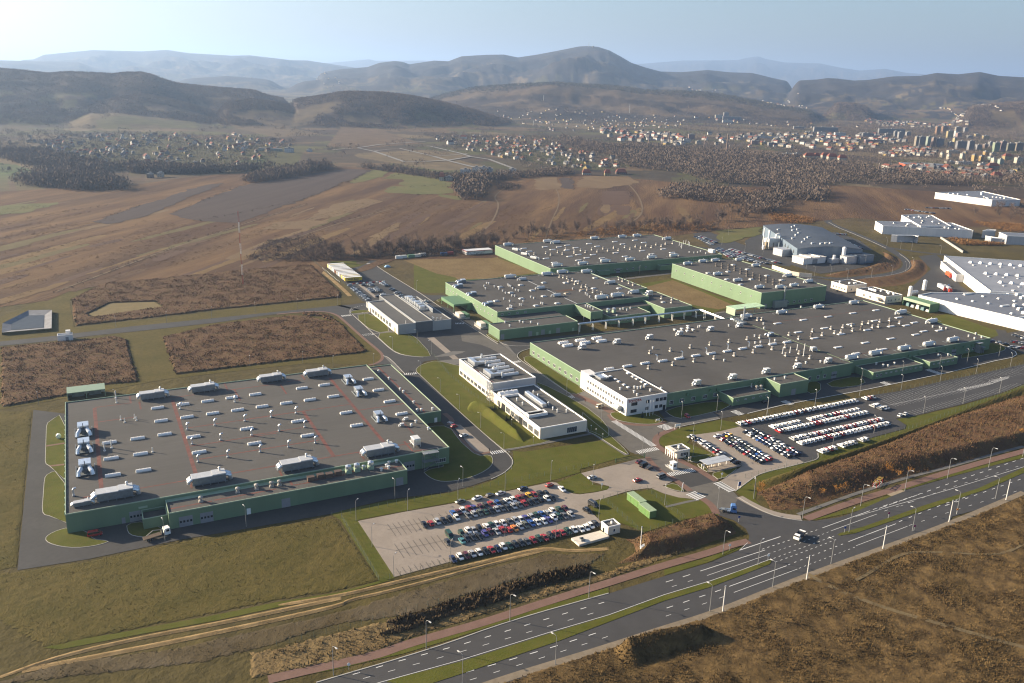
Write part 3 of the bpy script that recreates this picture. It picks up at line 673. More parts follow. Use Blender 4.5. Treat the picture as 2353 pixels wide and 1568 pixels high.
for s, wd in (('b7 600,1215 730,1176 1300,1018 1960,812 2353,697 b8 0,692 300,602 480,540 690,461', .16), ('b8 235,538 660,400', .22), ('b8 280,567 680,430', .16), ('b8 1035,255 1345,143', .22), ('b8 1090,275 1390,165', .16), ('b8 425,638 800,503', .22),
              ('b8 455,678 870,525', .16), ('b8 1205,345 1515,228', .22), ('b8 1255,372 1590,245', .16), ('b8 490,402 760,312', .3), ('z8 920,1568 1400,1430 1780,1320 2351,1145', .16), ('b8 545,352 490,402', .14)):
    ribbon(mb, P(s), wd, z)
for k, a, b, wd in (('z7', (480, 552), (650, 518), 3.2), ('z7', (745, 742), (972, 698), 3.2), ('z7', (280, 285), (620, 498), 3.0), ('z7', (680, 322), (760, 358), 5.5), ('z7', (1155, 808), (1295, 888), 4), ('z7', (930, 897), (1025, 945), 5.5), ('z7', (1295, 200), (1365, 232), 4), ('z7', (1720, 115), (1795, 148), 4),
                    ('z6', (1350, 88), (1470, 68), 3), ('z2', (1320, 357), (1430, 350), 3), ('z2', (965, 25), (1050, 15), 3), ('b5', (690, 712), (800, 700), 3), ('b5', (915, 915), (1025, 905), 3), ('b5', (960, 153), (1040, 158), 3), ('z3', (345, 750), (420, 748), 3), ('z3', (1270, 1385), (1355, 1368), 3.2), ('z3', (835, 1080), (895, 1070), 3),
                    ('z8', (1145, 425), (1215, 450), 4), ('z8', (1530, 318), (1650, 358), 4), ('z2', (1695, 762), (1735, 778), 2)):
    zebra(mb, G(k, *a), G(k, *b), wd, z, 1.0, .5)
# bays
def bays(s, n, ln, wd=.10, both=False, ax=(0, 1)):
    a, b = P(s)
    for i in range(n):
        t = i/(n - 1); x, y = a[0] + (b[0] - a[0])*t, a[1] + (b[1] - a[1])*t
        ribbon(mb, [(x, y), (x + ax[0]*ln, y + ax[1]*ln)], wd, z)
for s, n, ln in (('z8 1100,548 2340,292', 46, -5), ('z8 1195,605 2040,430', 34, 5), ('z8 1195,605 1800,480', 26, -5), ('z8 1385,718 2351,458', 38, 5), ('z8 2100,420 2351,360', 9, 5)):
    bays(s, n, ln)
ribbon(mb, P('z8 1200,622 1800,495'), .16, z)
p = P('z8 1800,492 2040,440 2080,430'); dashes(mb, p, 2.2, z, .5, 1.0); dashes(mb, P('z8 2085,425 2220,382'), 2.4, z, .5, 1.0); ribbon(mb, P('z8 1830,505 2060,445 2220,390 2225,376 2060,410 2050,425'), .15, z)
ribbon(mb, P('z8 0,692 300,620 1000,490 1700,345 2100,245 2250,215 2290,190 2278,165 2200,125'), .35, z + .005)
struct(mb.obj('road_marking', PAINT))
mb = MB(); z = .1                                       # dark joints between paving bays
def bays2(s, n, ln):
    a, b = P(s)
    for i in range(n):
        t = i/(n - 1); x, y = a[0] + (b[0] - a[0])*t, a[1] + (b[1] - a[1])*t; ribbon(mb, [(x, y), (x, y + ln)], .14, z)
for s, n, ln in (('z6 470,690 730,640', 7, -9.6), ('z6 585,875 960,800', 8, -9.6) if False else ('z6 530,860 890,785', 8, -9.8), ('z6 545,1068 990,970', 10, -4.5), ('z6 730,640 960,585', 5, -4.6)): bays2(s, n, ln)
ribbon(mb, P('z6 545,915 960,830'), .12, z); ribbon(mb, P('z6 470,740 760,680'), .12, z)
for s, n in (('z3 20,900 150,1020', 11),):
    a, b = P('z3 10,905 150,1015')
    for i in range(n):
        t = i/(n - 1); x, y = a[0] + (b[0] - a[0])*t, a[1] + (b[1] - a[1])*t; ribbon(mb, [(x, y), (x + 5, y)], .15, z)
struct(mb.obj('bay_line', M('bay_line', (.13, .12, .105), .9)))
# kerbs along the main drives
mb = MB()
for s in ('b5 1040,150 1060,178 1200,270 1500,450 1660,560 1850,690 2353,1010', 'z3 720,905 765,932 850,942 975,940', 'z3 975,962 900,985 865,1015 880,1050 1000,1130 1200,1270 1345,1365', 'z2 1440,350 1620,520 1970,840 2175,1015', 'z6 1465,62 1520,120 1540,160 1525,200 1460,260 1350,310',
          'b5 780,690 775,650 800,625', 'b5 805,695 1030,900 1210,1065 1290,1112 1400,1138 1560,1150', 'z7 805,340 1180,265', 'z2 1320,350 1190,215 1140,200', 'z7 1340,935 1420,985 1560,1060 1700,1108 1880,1134', 'b7 280,1176 1100,938 1650,738 2353,543', 'c4 1990,672 1800,722 1500,792 1340,842 1240,905 1100,1010 1005,1082',
          'z8 480,1112 606,1080 600,1030', 'z5 2060,1240 2200,1300', 'z5 690,240 760,282 900,338 1060,406 1180,462', 'z5 1290,508 1368,562 1390,612 1345,660 1200,697 1000,716'):
    ribbon(mb, chaikin(P(s), 2, False), .34, 0, 0, .15)
struct(mb.obj('kerb', CONC))
# --- banks, berms and weed beds
loft('mound', ['z8 60,1375 300,1270 700,1130 1200,950 1700,720 2351,500 2700,400', 'z8 130,1390 400,1280 800,1150 1200,1010 1700,800 2351,640 2700,560', 'z8 160,1430 430,1330 800,1230 1200,1140 1620,1060 2351,900 2700,830', 'z8 200,1510 470,1505 800,1395 1100,1295 1500,1195 2000,1060 2351,960 2700,870'], [0, 3.2, 3.6, 0], WEED, 260, 12, .2, .5, tuft=3.5, th=.6)
loft('berm', ['z8 20,1290 400,1165 800,1050 1340,860 1800,690 2351,480 2700,370', 'z8 40,1320 420,1190 850,1060 1360,880 1850,690 2351,490 2700,385', 'z8 60,1368 500,1225 880,1085 1400,900 1800,770 2351,580 2700,480'], [0, 1.9, 0], GRASS, 120, 6, .2, .6, tuft=1, th=.4)  # berm shaped so its shaded face stands in for the ditch slope
loft('mound', ['z7 380,1290 700,1215 900,1140 1080,1090 1170,1088', 'z7 450,1330 750,1240 1000,1150 1130,1115 1240,1130', 'z7 470,1400 800,1320 1050,1250 1200,1200 1290,1185', 'z7 300,1500 700,1440 1000,1350 1200,1280 1320,1240'], [0, 2.6, 2.9, 0], WEED, 140, 10, .2, .5, tuft=4, th=.55)
loft('mound', ['c3 -300,1440 0,1380 500,1200 1100,1010 1870,850', 'c3 -300,1480 0,1420 500,1260 1100,1070 1880,900', 'c3 -300,1540 0,1470 520,1330 1150,1130 1900,960'], [0, 1.0, 0], DARKW, 160, 6, .4, .7, tuft=3, th=1.1)
loft('berm', ['b6 -50,1400 400,1235 1000,1100 1500,1010 2353,830', 'b6 -50,1410 420,1242 1000,1110 1500,1022 2353,842', 'b6 -50,1418 420,1257 1000,1126 1500,1038 2353,858'], [.05, .3, .05], STRAW, 200, 5, .08, .9, tuft=3, th=.25)
loft('berm', ['b6 150,1330 700,1225 1200,1130 2353,885 b7 500,580 830,510 1500,330 1900,225', 'b6 150,1342 700,1238 1200,1142 2353,897 b7 500,590 830,520 1500,340 1900,235', 'b6 150,1365 700,1258 1200,1163 2353,913 b7 500,603 830,533 1500,350 1900,245'], [.05, .3, .05], STRAW, 260, 5, .08, .9, tuft=3, th=.25)
loft('berm', ['b7 -20,620 450,548 840,452 1500,300 1880,205 2080,235 2353,215', 'b7 -20,630 450,558 840,463 1500,312 1890,218 2090,245 2353,225', 'b7 -20,643 450,572 840,478 1500,326 1900,231 2100,256 2353,237'], [.05, .3, .05], STRAW, 220, 5, .08, .9, tuft=3, th=.25)
sheet('lawn', 'b6 300,1190 420,1200 1000,1090 1500,1000 2353,815 b7 830,445 740,450 450,535 0,605 b6 1500,960 800,1090 420,1150', .024, LAWN)
rough('rough_grass', 'b6 -100,680 120,665 600,590 1270,450 1500,415 1700,375 2260,300 2353,290 b7 430,20 730,450 450,525 0,595 b6 1500,950 900,1065 420,1170 300,1190 -100,960', .8, .06, .12, GRASS, .45, 5, 'structure', tuft=1.6, th=.32)
rough('rough_grass', 'b6 -100,-200 z1 0,670 280,672 b6 180,10 118,640 -100,670', 1.0, .06, .12, GRASS, .4, 6, 'structure', tuft=1.2, th=.32)
rough('rough_grass', 'b6 -200,1500 -50,1430 420,1290 1200,1190 2353,935 b7 830,555 1500,365 1900,260 2353,255 c3 1870,850 1100,1010 500,1200 0,1380 b7 400,770 0,900 b6 1400,1290 0,1450', .8, .05, .12, M('wasteland', (.095, .070, .034), .95, (.15, .115, .06), .07, scale2=.05, amt2=.5, col3=(.20, .165, .12), spec=.1, bump=.2, bscale=2.2), .5, 8, 'structure', tuft=1.6, th=.35)
rough('rough_grass', 'b7 -200,960 0,925 700,745 c3 0,1480 520,1340 1150,1140 1900,970 2353,810 z7 300,1510 1200,1290 1300,1255 b7 2353,440 1650,640 1050,830 600,990 0,1120 -200,1150', .8, .08, .2, DRY, .6, 9, 'structure', tuft=2.5, th=.6)
rough('tall_weeds', 'b4 485,920 700,810 1100,775 1700,715 2150,680 2353,870 2353,905 2000,940 1500,990 1000,1050 510,1105', 1.3, .7, .15, WEED, .35, 11, tuft=2.2, th=.6, holes=(P('b4 610,1020 760,945 1060,935 1120,970 900,1000 650,1038'),))
sheet('short_grass', 'b4 610,1020 760,945 1060,935 1120,970 900,1000 650,1038', .05, M('sedge', (.17, .125, .04), .95, (.22, .16, .055), .2))
rough('tall_weeds', 'b4 1110,1180 1500,1090 2000,1030 2200,1035 2300,1080 b5 230,680 420,672 560,700 700,800 975,1085 900,1108 0,1208 z1 1480,365 1420,200', 1.1, .7, .15, WEED, .4, 13, tuft=2.6, th=.6)
rough('tall_weeds', 'b4 0,1250 400,1215 800,1170 880,1195 950,1430 z1 1180,425 900,448 500,555 0,645', 1.1, .7, .15, WEED, .4, 14, tuft=2.6, th=.6)
rough('field_grass', 'b8 2600,-60 2353,40 1860,235 1400,405 950,572 700,668 300,828 0,920 b7 1960,1052 1700,1140 1500,1205 1300,1290 1200,1500 b8 2700,1500', .6, .1, .22, FORE, .3, 17, 'stuff', tuft=8, th=.42)
rough('dark_scrub', 'b7 650,850 900,770 1200,690 1500,590 c3 1100,1020 1870,870 1880,950 1200,1120 b7 1650,590 1250,710 850,845', .7, .8, .5, DARKW, .7, 19, tuft=4, th=1.2)
loft('mound', ['b8 -350,1045 0,945 330,905', 'b8 -330,1075 0,975 325,938', 'b8 -230,1215 0,1105 250,1015'], [.25, 3.6, .1], FORE, 90, 9, .25, .4, tuft=6, th=.5)  # mound added so its steep shaded side stands for a dark hollow
path('b7 1200,1300 1450,1205 1700,1122 2000,1030 2353,922 b8 0,912 300,822 700,662 950,562 1400,400 1860,232 2353,22', 2.6, .05, M('sandy_verge', (.22, .175, .12), .95, (.32, .26, .185), .5), 'verge')
path('b8 940,560 1080,640 1400,770 1850,900 2353,1040', 1.8, .24, M('trodden', (.17, .12, .055), .95, (.24, .18, .09), .3), 'path')
path('b8 1250,600 1330,560 1450,480 1580,415 1800,415 2200,440 2353,360', 1.2, .26, M('trodden', (.1, .1, .1)), 'path')
loft('mound', ['z5 820,745 1000,720 1200,700 1345,665 1400,620 1375,565', 'z5 850,760 1050,735 1230,715 1380,680 1440,620 1410,560', 'z5 1000,790 1150,790 1300,780 1480,720 1545,640 1500,560'], [0, 2.0, -.1], WEED, 70, 6, .3, .3)
loft('bank', ['z5 650,690 850,655 1050,620 1180,520 1140,490', 'z5 690,700 870,668 1090,635 1215,560 1180,500', 'z5 760,710 900,700 1120,680 1300,640 1310,560'], [0, 2.2, 0], WEED, 60, 6, .4, .3)
loft('mound', ['c5 380,800 440,765 500,800', 'c5 340,900 470,830 600,900 1150,1360', 'c5 360,960 500,960 1000,1330 1180,1390'], [0, 2.6, 0], LAWN, 60, 7, .15, .4)
# ------------------------------------------------------------------ buildings
GRN = M('green_cladding', (.215, .325, .19), .55, scale=.08, var=.09, scale2=.25, amt2=.25, col3=(.20, .31, .18), stretch=(1, 1, .15), seams=(6, 7.3, .86))
GRNL = M('pale_green_trim', (.36, .46, .33), .5, scale=.5, var=.06)
DGRN = M('green_panel', (.16, .30, .16), .6, scale=.4, var=.08)
ROOF = M('roof_felt', (.128, .122, .112), .9, (.16, .152, .14), .05, scale2=.025, amt2=.6, col3=(.105, .10, .093), seams=(18, 1.0, .88), spec=.15)
ROOFB = M('roof_felt_dark', (.11, .104, .096), .9, (.14, .132, .122), .035, scale2=.02, amt2=.65, col3=(.086, .081, .075), seams=(14, 1.0, .9), spec=.15)
ROOFL = M('roof_felt_pale', (.15, .148, .14), .9, (.18, .176, .166), .08, scale2=.03, amt2=.4, col3=(.13, .127, .12), seams=(10, 1.0, .9), spec=.15)
REDM = M('red_membrane', (.20, .075, .058), .85, scale=.4, var=.3, scale2=.25, amt2=.6, col3=(.12, .09, .08))
CREAM = M('cream_cladding', (.70, .62, .50), .6, scale=.3, var=.05, seams=(5, 1.1, .95))
SILV = M('silver_cladding', (.50, .51, .53), .42, scale=.3, var=.06, metal=.25, seams=(6, .9, .93))
GREYW = M('grey_cladding', (.42, .43, .43), .5, scale=.3, var=.05, seams=(6, 1.0, .93))
DGREY = M('dark_grey_cladding', (.16, .17, .18), .5, scale=.3, var=.05)
GALV = M('galvanised', (.62, .65, .68), .32, scale=.8, var=.14, metal=.75, spec=.5)
GALVD = M('dull_steel', (.27, .30, .32), .5, scale=.8, var=.18, metal=.35)
UNITW = M('unit_white', (.62, .62, .60), .45, scale=.8, var=.08, metal=.15)
ACRYL = M('skylight_acrylic', (.74, .72, .69), .4, scale=.8, var=.06)
GLASS = M('window_glass', (.025, .035, .045), .12, scale=.4, var=.5, spec=.6)
DOORM = M('door_grey', (.34, .35, .37), .5, scale=.6, var=.08, seams=(8, .5, .9))
DARKI = M('dark_opening', (.02, .02, .02), .9)
RED = M('red_paint', (.42, .03, .025), .5)
BLUEH = M('blue_cladding', (.22, .285, .36), .45, scale=.05, var=.06, metal=.1, seams=(40, 1.0, .94))
BLUER = M('blue_roof', (.10, .118, .145), .6, (.13, .15, .182), .04, scale2=.03, amt2=.6, col3=(.08, .09, .105), metal=.2, seams=(50, 1.0, .92))
WHC = M('white_cladding', (.66, .645, .62), .55, scale=.05, var=.04, seams=(7, 1.1, .95))
GRRW = M('pale_roof', (.20, .215, .25), .6, (.245, .26, .295), .05, scale2=.04, amt2=.5, col3=(.17, .182, .21), seams=(30, 1.5, .92))
GRRV = M('white_roof', (.30, .315, .35), .6, (.36, .375, .41), .05, scale2=.03, amt2=.4, col3=(.25, .262, .295), seams=(30, 1.5, .93))
STEEL = M('steel_frame', (.36, .38, .39), .45, metal=.3)
def block(root, x0, x1, y0, y1, h, wm=None, rm=None, cap=None, capw=.26, caph=.3, pre='', z0=0, skip=''):
    """walls, flat roof behind a parapet"""
    wm = wm or GRN; rm = rm or ROOF; cap = cap or GRNL
    a = MB().box(x0, x1, y0, y1, z0, h, bottom=z0 > 0, top=False).obj(pre + 'wall', wm, root)
    r = MB().face([(x0 + .02, y0 + .02, h - .12), (x1 - .02, y0 + .02, h - .12), (x1 - .02, y1 - .02, h - .12), (x0 + .02, y1 - .02, h - .12)]).obj(pre + 'roof', rm, root)
    p = MB(); X0, X1, Y0, Y1 = x0 - .04, x1 + .04, y0 - .04, y1 + .04
    if 'S' not in skip: p.box(X0, X1, Y0, Y0 + capw, h - .06, h + caph)
    if 'N' not in skip: p.box(X0, X1, Y1 - capw, Y1, h - .06, h + caph)
    if 'W' not in skip: p.box(X0, X0 + capw, Y0 + capw, Y1 - capw, h - .06, h + caph)
    if 'E' not in skip: p.box(X1 - capw, X1, Y0 + capw, Y1 - capw, h - .06, h + caph)
    p.obj(pre + 'parapet', cap, root)
    return a, r
WCACHE = {}
def window(root, x, y, z, w_, h_, face='S', n=3, frame=None):
    """framed window set in a wall: frame with its panes"""
    frame = frame or WHITE
    key = (round(w_, 2), round(h_, 2), face, n, frame.name)
    if key not in WCACHE:
        f, g = MB(), MB(); t = .09; hw = w_/2
        def bb(mb, u0, u1, z0, z1, d):
            if face == 'S': mb.box(u0, u1, -d, .02, z0, z1)
            elif face == 'W': mb.box(-d, .02, u0, u1, z0, z1)
            elif face == 'E': mb.box(-.02, d, u0, u1, z0, z1)
        for i in range(n + 1):
            u = -hw + w_*i/n; bb(f, u - t/2, u + t/2, 0, h_, .10)
        bb(f, -hw, hw, -.07, 0, .14); bb(f, -hw, hw, h_, h_ + .07, .10)
        bb(g, -hw + .02, hw - .02, .01, h_ - .01, .05)
        WCACHE[key] = (f.mesh('window', frame), g.mesh('pane', GLASS))
    a, b = WCACHE[key]
    o = link('window', a, root, (x, y, z)); link('pane', b, o); return o
def door(root, x, y, w_, h_, face='S', mat=None, glaz=True):
    mb = MB()
    if face == 'S': mb.box(x - w_/2, x + w_/2, y - .08, y + .02, .02, h_)
    else: mb.box(x - .08, x + .02, y - w_/2, y + w_/2, .02, h_)
    o = mb.obj('door', mat or DOORM, root)
    if glaz and face == 'S' and w_ > 2.5:
        for i in range(4): MB().box(x - w_/2 + w_*(i + .2)/4, x - w_/2 + w_*(i + .8)/4, y - .12, y - .06, h_*.42, h_*.62).obj('pane', GLASS, o)
    return o
# --- rooftop pieces that belong to a roof
def barrel_mesh(l, w_, h_, kerb=.25):
    mb = MB().box(-l/2 - .1, l/2 + .1, -w_/2 - .1, w_/2 + .1, 0, kerb, 1); mb.barrel(-l/2, l/2, -w_/2, w_/2, kerb, h_)
    for i in range(1, 4): mb.box(-l/2 + l*i/4 - .05, -l/2 + l*i/4 + .05, -w_/2*.75, w_/2*.75, kerb + h_*.6, kerb + h_ + .03, 1)
    return mb.mesh('skylight', [ACRYL, UNITW])
SKY_LONG, SKY_BIG = barrel_mesh(4.6, 1.3, .65), barrel_mesh(5.2, 2.0, .95)
SKY_FLAT = MB().box(-2.5, 2.5, -.75, .75, 0, .28, 1).box(-2.4, 2.4, -.65, .65, .28, .5, 0, tp=.25).mesh('skylight', [ACRYL, UNITW])
SKY_DOME = MB().box(-1.6, 1.6, -1.1, 1.1, 0, .3, 1).box(-1.55, 1.55, -1.05, 1.05, .3, .75, 0, tp=.5).mesh('skylight', [M('skylight_grey', (.50, .50, .49), .4), UNITW])
SKY_RUST = MB().box(-1.6, 1.6, -1.1, 1.1, 0, .3, 1).box(-1.55, 1.55, -1.05, 1.05, .3, .75, 0, tp=.5).mesh('skylight', [M('rusty_acrylic', (.38, .29, .19), .6), UNITW])
SKY_TINY = MB().box(-.7, .7, -.7, .7, 0, .2, 1).box(-.65, .65, -.65, .65, .2, .55, 0, tp=.3).mesh('skylight', [ACRYL, UNITW])
VENT_TALL = MB().box(-.32, .32, -.32, .32, 0, .5).tube([(0, 0, .5), (0, 0, 2.3), (.25, 0, 2.75), (.85, 0, 2.8)], .27, 8).mesh('vent_pipe', GALV)
VENT_HAT = MB().box(-.62, .62, -.62, .62, 0, .55, tp=.1).tube([(0, 0, .55), (0, 0, 1.25)], .42, 8).tube([(0, 0, 1.2), (0, 0, 1.38), (0, 0, 1.75), (0, 0, 2.0)], [.46, .68, .66, .2], 8).mesh('vent_pipe', M('vent_metal', (.44, .41, .37), .5, scale=.3, var=.25, metal=.3))
VENT_SOOT = MB().box(-.62, .62, -.62, .62, 0, .55, tp=.1).tube([(0, 0, .55), (0, 0, 1.6)], .42, 8).tube([(0, 0, 1.5), (0, 0, 1.7), (0, 0, 2.2), (0, 0, 2.5)], [.46, .66, .64, .2], 8).mesh('vent_pipe', M('sooty_metal', (.16, .14, .125), .7, scale=.4, var=.4))
VENT_THIN = MB().tube([(0, 0, 0), (0, 0, .35)], .35, 8).tube([(0, 0, .3), (0, 0, 1.9)], .14, 6).mesh('vent_pipe', UNITW)
VENT_POLE = MB().tube([(0, 0, 0), (0, 0, 3.2)], .2, 7).tube([(0, 0, 0), (0, 0, .3)], .4, 8).mesh('vent_pipe', UNITW)
VENT_MUSH = MB().tube([(0, 0, 0), (0, 0, .8)], .36, 8).tube([(0, 0, .75), (0, 0, .95), (0, 0, 1.2)], [.36, .58, .3], 8).mesh('vent_pipe', UNITW)
VENT_DISC = MB().tube([(0, 0, 0), (0, 0, .7)], .45, 8).tube([(0, 0, .6), (0, 0, .85), (0, 0, 1.05)], [.5, .95, .4], 10).mesh('vent_pipe', WHITE)
def scatter(root, name, me, s, z, rz=0, alt=None, jit=0):
    for i, p in enumerate(P(s, z)):
        link(name, me, root, (p[0], p[1], z), rz + random.uniform(-jit, jit)).scale = (1.28 if name == 'vent_pipe' else 1.15, 1.28, 1.12)
def strips(root, name, mat, wd, z, *ss):
    for s in ss:
        p = P(s, z); mb = MB()
        for a, b in zip(p, p[1:]):
            if abs(a[0] - b[0]) > abs(a[1] - b[1]): b = (b[0], (a[1] + b[1])/2); a = (a[0], b[1])
            else: b = ((a[0] + b[0])/2, b[1]); a = (b[0], a[1])
            zz = lay(z + .012); ribbon(mb, [a, b], wd, zz)
        mb.obj(name, mat, root)
# --- 1. the front hall
H1 = 7.2
LH = thing('factory_hall', 'large front green hall with grey roof, red roof strips and silver ventilation units', 'factory hall', (54, 360, 0)); LH.location = (0, 0, 0)
w1, r1 = block(LH, -17, 125.3, 302, 416.5, H1)
_, r1b = block(LH, 15, 103, 291.2, 301.96, 6.0, pre='annex_')
_, r1c = block(LH, 125.34, 139.2, 345.6, 418, 5.2, pre='annex_')
MB().box(6.8, 14.9, 294.6, 301.9, 0, 3.9, top=False).obj('annex_wall', GRN, LH); MB().ring(6.8, 14.9, 294.6, 301.9, 3.9, 4.1, .3).obj('annex_parapet', GRNL, LH); MB().face([(6.9, 294.7, 3.0), (14.8, 294.7, 3.0), (14.8, 301.8, 3.0), (6.9, 301.8, 3.0)]).obj('annex_roof', ROOFB, LH)
MB().box(15.2, 102.8, 300.2, 301.9, 6.0, 6.02).obj('flashing', GRNL, LH)
strips(r1, 'walkway', REDM, 1.5, H1 - .12, 'z1 805,645 862,1350', 'z1 1470,580 1660,1205', 'z2 690,390 1150,945', 'z2 460,670 715,1050')
strips(r1, 'walkway', REDM, .8, H1 - .12, 'z1 805,640 1120,600', 'z1 820,765 1140,722', 'z1 1600,810 2350,708', 'z2 0,737 860,612', 'z1 1605,970 2350,858', 'z2 0,862 470,825', 'z1 1660,1085 2350,975', 'z2 0,1010 600,917', 'z2 930,665 1320,605', 'z1 1140,1330 1600,1262', 'z1 1930,1200 2350,1140', 'z2 550,1080 950,1020', 'z2 1250,965 1400,940',
       'z1 700,1405 800,1390', 'z1 1450,560 1650,530', 'z1 1960,490 2350,440', 'z2 320,420 440,408', 'z1 1190,590 1190,655', 'z1 1100,545 1115,605', 'z1 1910,435 1935,500', 'z1 1990,485 2040,580', 'z2 440,365 480,405', 'z2 265,445 320,525', 'z2 1310,760 1390,862', 'z2 1310,930 1400,1010 1520,995', 'z2 230,1135 285,1220', 'z2 930,1025 990,1080', 'z1 1600,1260 1640,1325')
strips(r1b, 'walkway', REDM, .9, 5.88, 'z1 1430,1500 1800,1440', 'z1 1820,1425 2350,1335', 'z2 380,1300 520,1275', 'z2 340,1255 370,1300', 'z2 830,1190 960,1170', 'z2 1150,1160 1310,1135', 'z2 510,1262 820,1215')
strips(r1c, 'walkway', REDM, 1.0, 5.08, 'z2 1100,295 1500,690')
scatter(r1, 'skylight', SKY_LONG, 'z1 1340,648 1370,758 1400,873 1170,908 1195,1040 1220,1180 930,943 945,1078 960,1220 1555,618 1590,726 1645,893 1693,1025 1765,590 1808,695 1970,561 2020,666 2170,533 2228,636 2097,825 2163,950 z2 318,607 450,480 518,579 640,453 717,550 825,689 1013,403 1100,496 1195,593 1297,698 415,761 497,883 915,796', H1 - .12)
scatter(r1, 'vent_pipe', VENT_TALL, 'z1 1530,655 1590,830 1825,795 2080,758 2303,725 1632,955 1875,920 2138,880 1682,1105 1935,1065 2210,1020 1995,595 627,1393 z2 187,722 398,692 255,842 472,810 335,980 562,945', H1 - .12)
scatter(r1, 'vent_pipe', VENT_THIN, 'z1 1027,748 1060,768 1145,735 1160,752 1297,1020 990,600', H1 - .12); scatter(r1, 'vent_pipe', VENT_POLE, 'z1 890,1010 950,985 985,560', H1 - .12)
scatter(r1, 'vent_pipe', VENT_MUSH, 'z2 1380,800 1418,770 1525,830', H1 - .12)
scatter(r1b, 'vent_pipe', VENT_HAT, 'z1 1708,1440 2020,1362 2180,1332 2310,1312 z2 65,1335 192,1312 260,1300', 5.88)
scatter(r1b, 'vent_pipe', VENT_MUSH, 'z2 1170,1145 1190,1120 1187,1160 1252,1108 1125,1178', 5.88)
scatter(r1c, 'vent_pipe', VENT_MUSH, 'z2 1102,340 1190,402 1285,493 1312,515 1400,605 1465,670 1430,672 1560,662', 5.08)
BRBOX = MB().box(-1.1, 1.1, -.7, .7, 0, 1.5).box(-1.2, 1.2, -.8, .8, 1.5, 1.62).mesh('vent_cowl', M('brown_steel', (.16, .11, .085), .6, metal=.2))
scatter(r1b, 'vent_cowl', BRBOX, 'z2 525,1262 607,1240 682,1232 757,1212', 5.88)
COWL = MB().box(-.9, .9, -.9, .9, 0, 1.4, 1).tube([(0, 0, 1.3), (0, 0, 1.9), (0, 0, 2.7), (0, 0, 3.1)], [.8, 1.05, 1.05, .25], 10).mesh('vent_cowl', [GALV, GRNL])
scatter(r1b, 'vent_cowl', COWL, 'z2 845,1195 918,1180 1035,1160', 5.88); link('vent_cowl', COWL, r1b, (*G('z2', 975, 1165, 5.88), 5.88)).scale = (.7, .7, .6)
# the row of bright wall lamps / downpipes on the west wall
mb = MB()
for i in range(18): link('wall_vent', WCACHE.setdefault('wv', MB().box(-.55, .0, -.8, .8, 0, 1.1, tp=.12).mesh('wall_vent', GRNL)), LH, (-17.02, 308 + i*5.6, 4.6))
for i, x in enumerate((27.5, 5.0)): door(LH, x if x > 15 else 5.0, 291.2 if x > 15 else 302, 4.4, 4.0)
door(LH, 20.5, 291.2, 4.6, 4.0); door(LH, 55.5, 291.2, 3.2, 3.6, glaz=False); door(LH, 42, 291.2, 1.4, 2.4, mat=WHITE, glaz=False); door(LH, 99.8, 291.2, 3.0, 3.4, glaz=False); door(LH, 107.6, 302, 4.8, 4.2); door(LH, .8, 302, 1.2, 2.3, glaz=False)
window(LH, 121.5, 302, 1.4, 4.4, 1.5, 'S', 5); MB().box(6, 9, 301.9, 302.01, 4.6, 5.4).obj('wall_plate', GRNL, LH); door(LH, 136.5, 345.6, 1.4, 2.3, mat=WHITE, glaz=False)
# outside stair
st = MB()
for x in (113.2, 119.6):
    for y in (299.4, 301.6): st.box(x - .08, x + .08, y - .08, y + .08, 0, 7.6)
for z_ in (3.6, 7.3): st.box(113.1, 119.8, 299.3, 301.9, z_, z_ + .12)
for i in range(12):
    st.box(113.6 + i*.45, 114.0 + i*.45, 299.4, 300.4, .3 + i*.28, .38 + i*.28); st.box(119.2 - i*.45, 119.6 - i*.45, 300.6, 301.6, 3.7 + i*.29, 3.8 + i*.29)
for z_ in (4.6, 8.3): st.ring(113.1, 119.8, 299.3, 301.9, z_, z_ + .08, .06)
st.obj('stair', STEEL, LH)
# --- 2. the big hall with the office
H2 = 7.2
BH = thing('factory_hall', 'largest green hall on the right with dark roof, behind the shiny car park', 'factory hall')
block(BH, 224.6, 375.5, 319, 419.6, H2, rm=ROOFB, skip='E')
block(BH, 375.56, 497, 321.5, 422, H2, rm=ROOFB, skip='W')
r2 = [c for c in BH.children if c.name.startswith('roof')][0]; r2b = [c for c in BH.children if c.name.startswith('roof')][1]
_, r2c = block(BH, 311.8, 331.5, 307.8, 318.94, 7.0, rm=ROOFB, pre='annex_'); _, r2d = block(BH, 281, 305.5, 307.5, 318.94, 4.0, rm=ROOFB, pre='annex_')
_, r2e = block(BH, 380.8, 421, 308.8, 321.44, 4.0, rm=ROOFB, pre='annex_'); _, r2f = block(BH, 427.5, 451.5, 309.5, 321.44, 4.0, rm=ROOFB, pre='annex_')
scatter(r2, 'skylight', SKY_BIG, 'z3 1260,918 1297,941 1405,898 1445,918 1545,879 1585,903', H2 - .12)
scatter(r2, 'skylight', SKY_LONG, 'z3 1650,1138 1805,1115 1955,1091 2105,1071 2245,1050 z4 362,1050 505,1026 637,1008 773,988 903,966 1035,948 1157,928 1280,911', H2 - .12)
scatter(r2b, 'skylight', SKY_FLAT, 'z4 1200,750 1420,721 1632,693 1840,663 2037,638 1715,953 1945,915 2163,880 1375,825 1600,791 1820,758 2025,728 1515,876 1740,841 1960,806 2165,775 z5 1285,1053 1420,1096 1350,1120 1500,1170 1630,1163 1430,1198 1220,1233 925,1358 1155,1323', H2 - .12)
scatter(r2, 'vent_pipe', VENT_HAT, 'z4 115,1005 290,985 460,958 625,933 788,910 943,888 1050,873 105,1135 310,1105 490,1075 662,1052 833,1025 995,998 1155,972 1265,955 1270,1025 1365,1065 1475,1048 1383,1008', H2 - .12, alt=None)
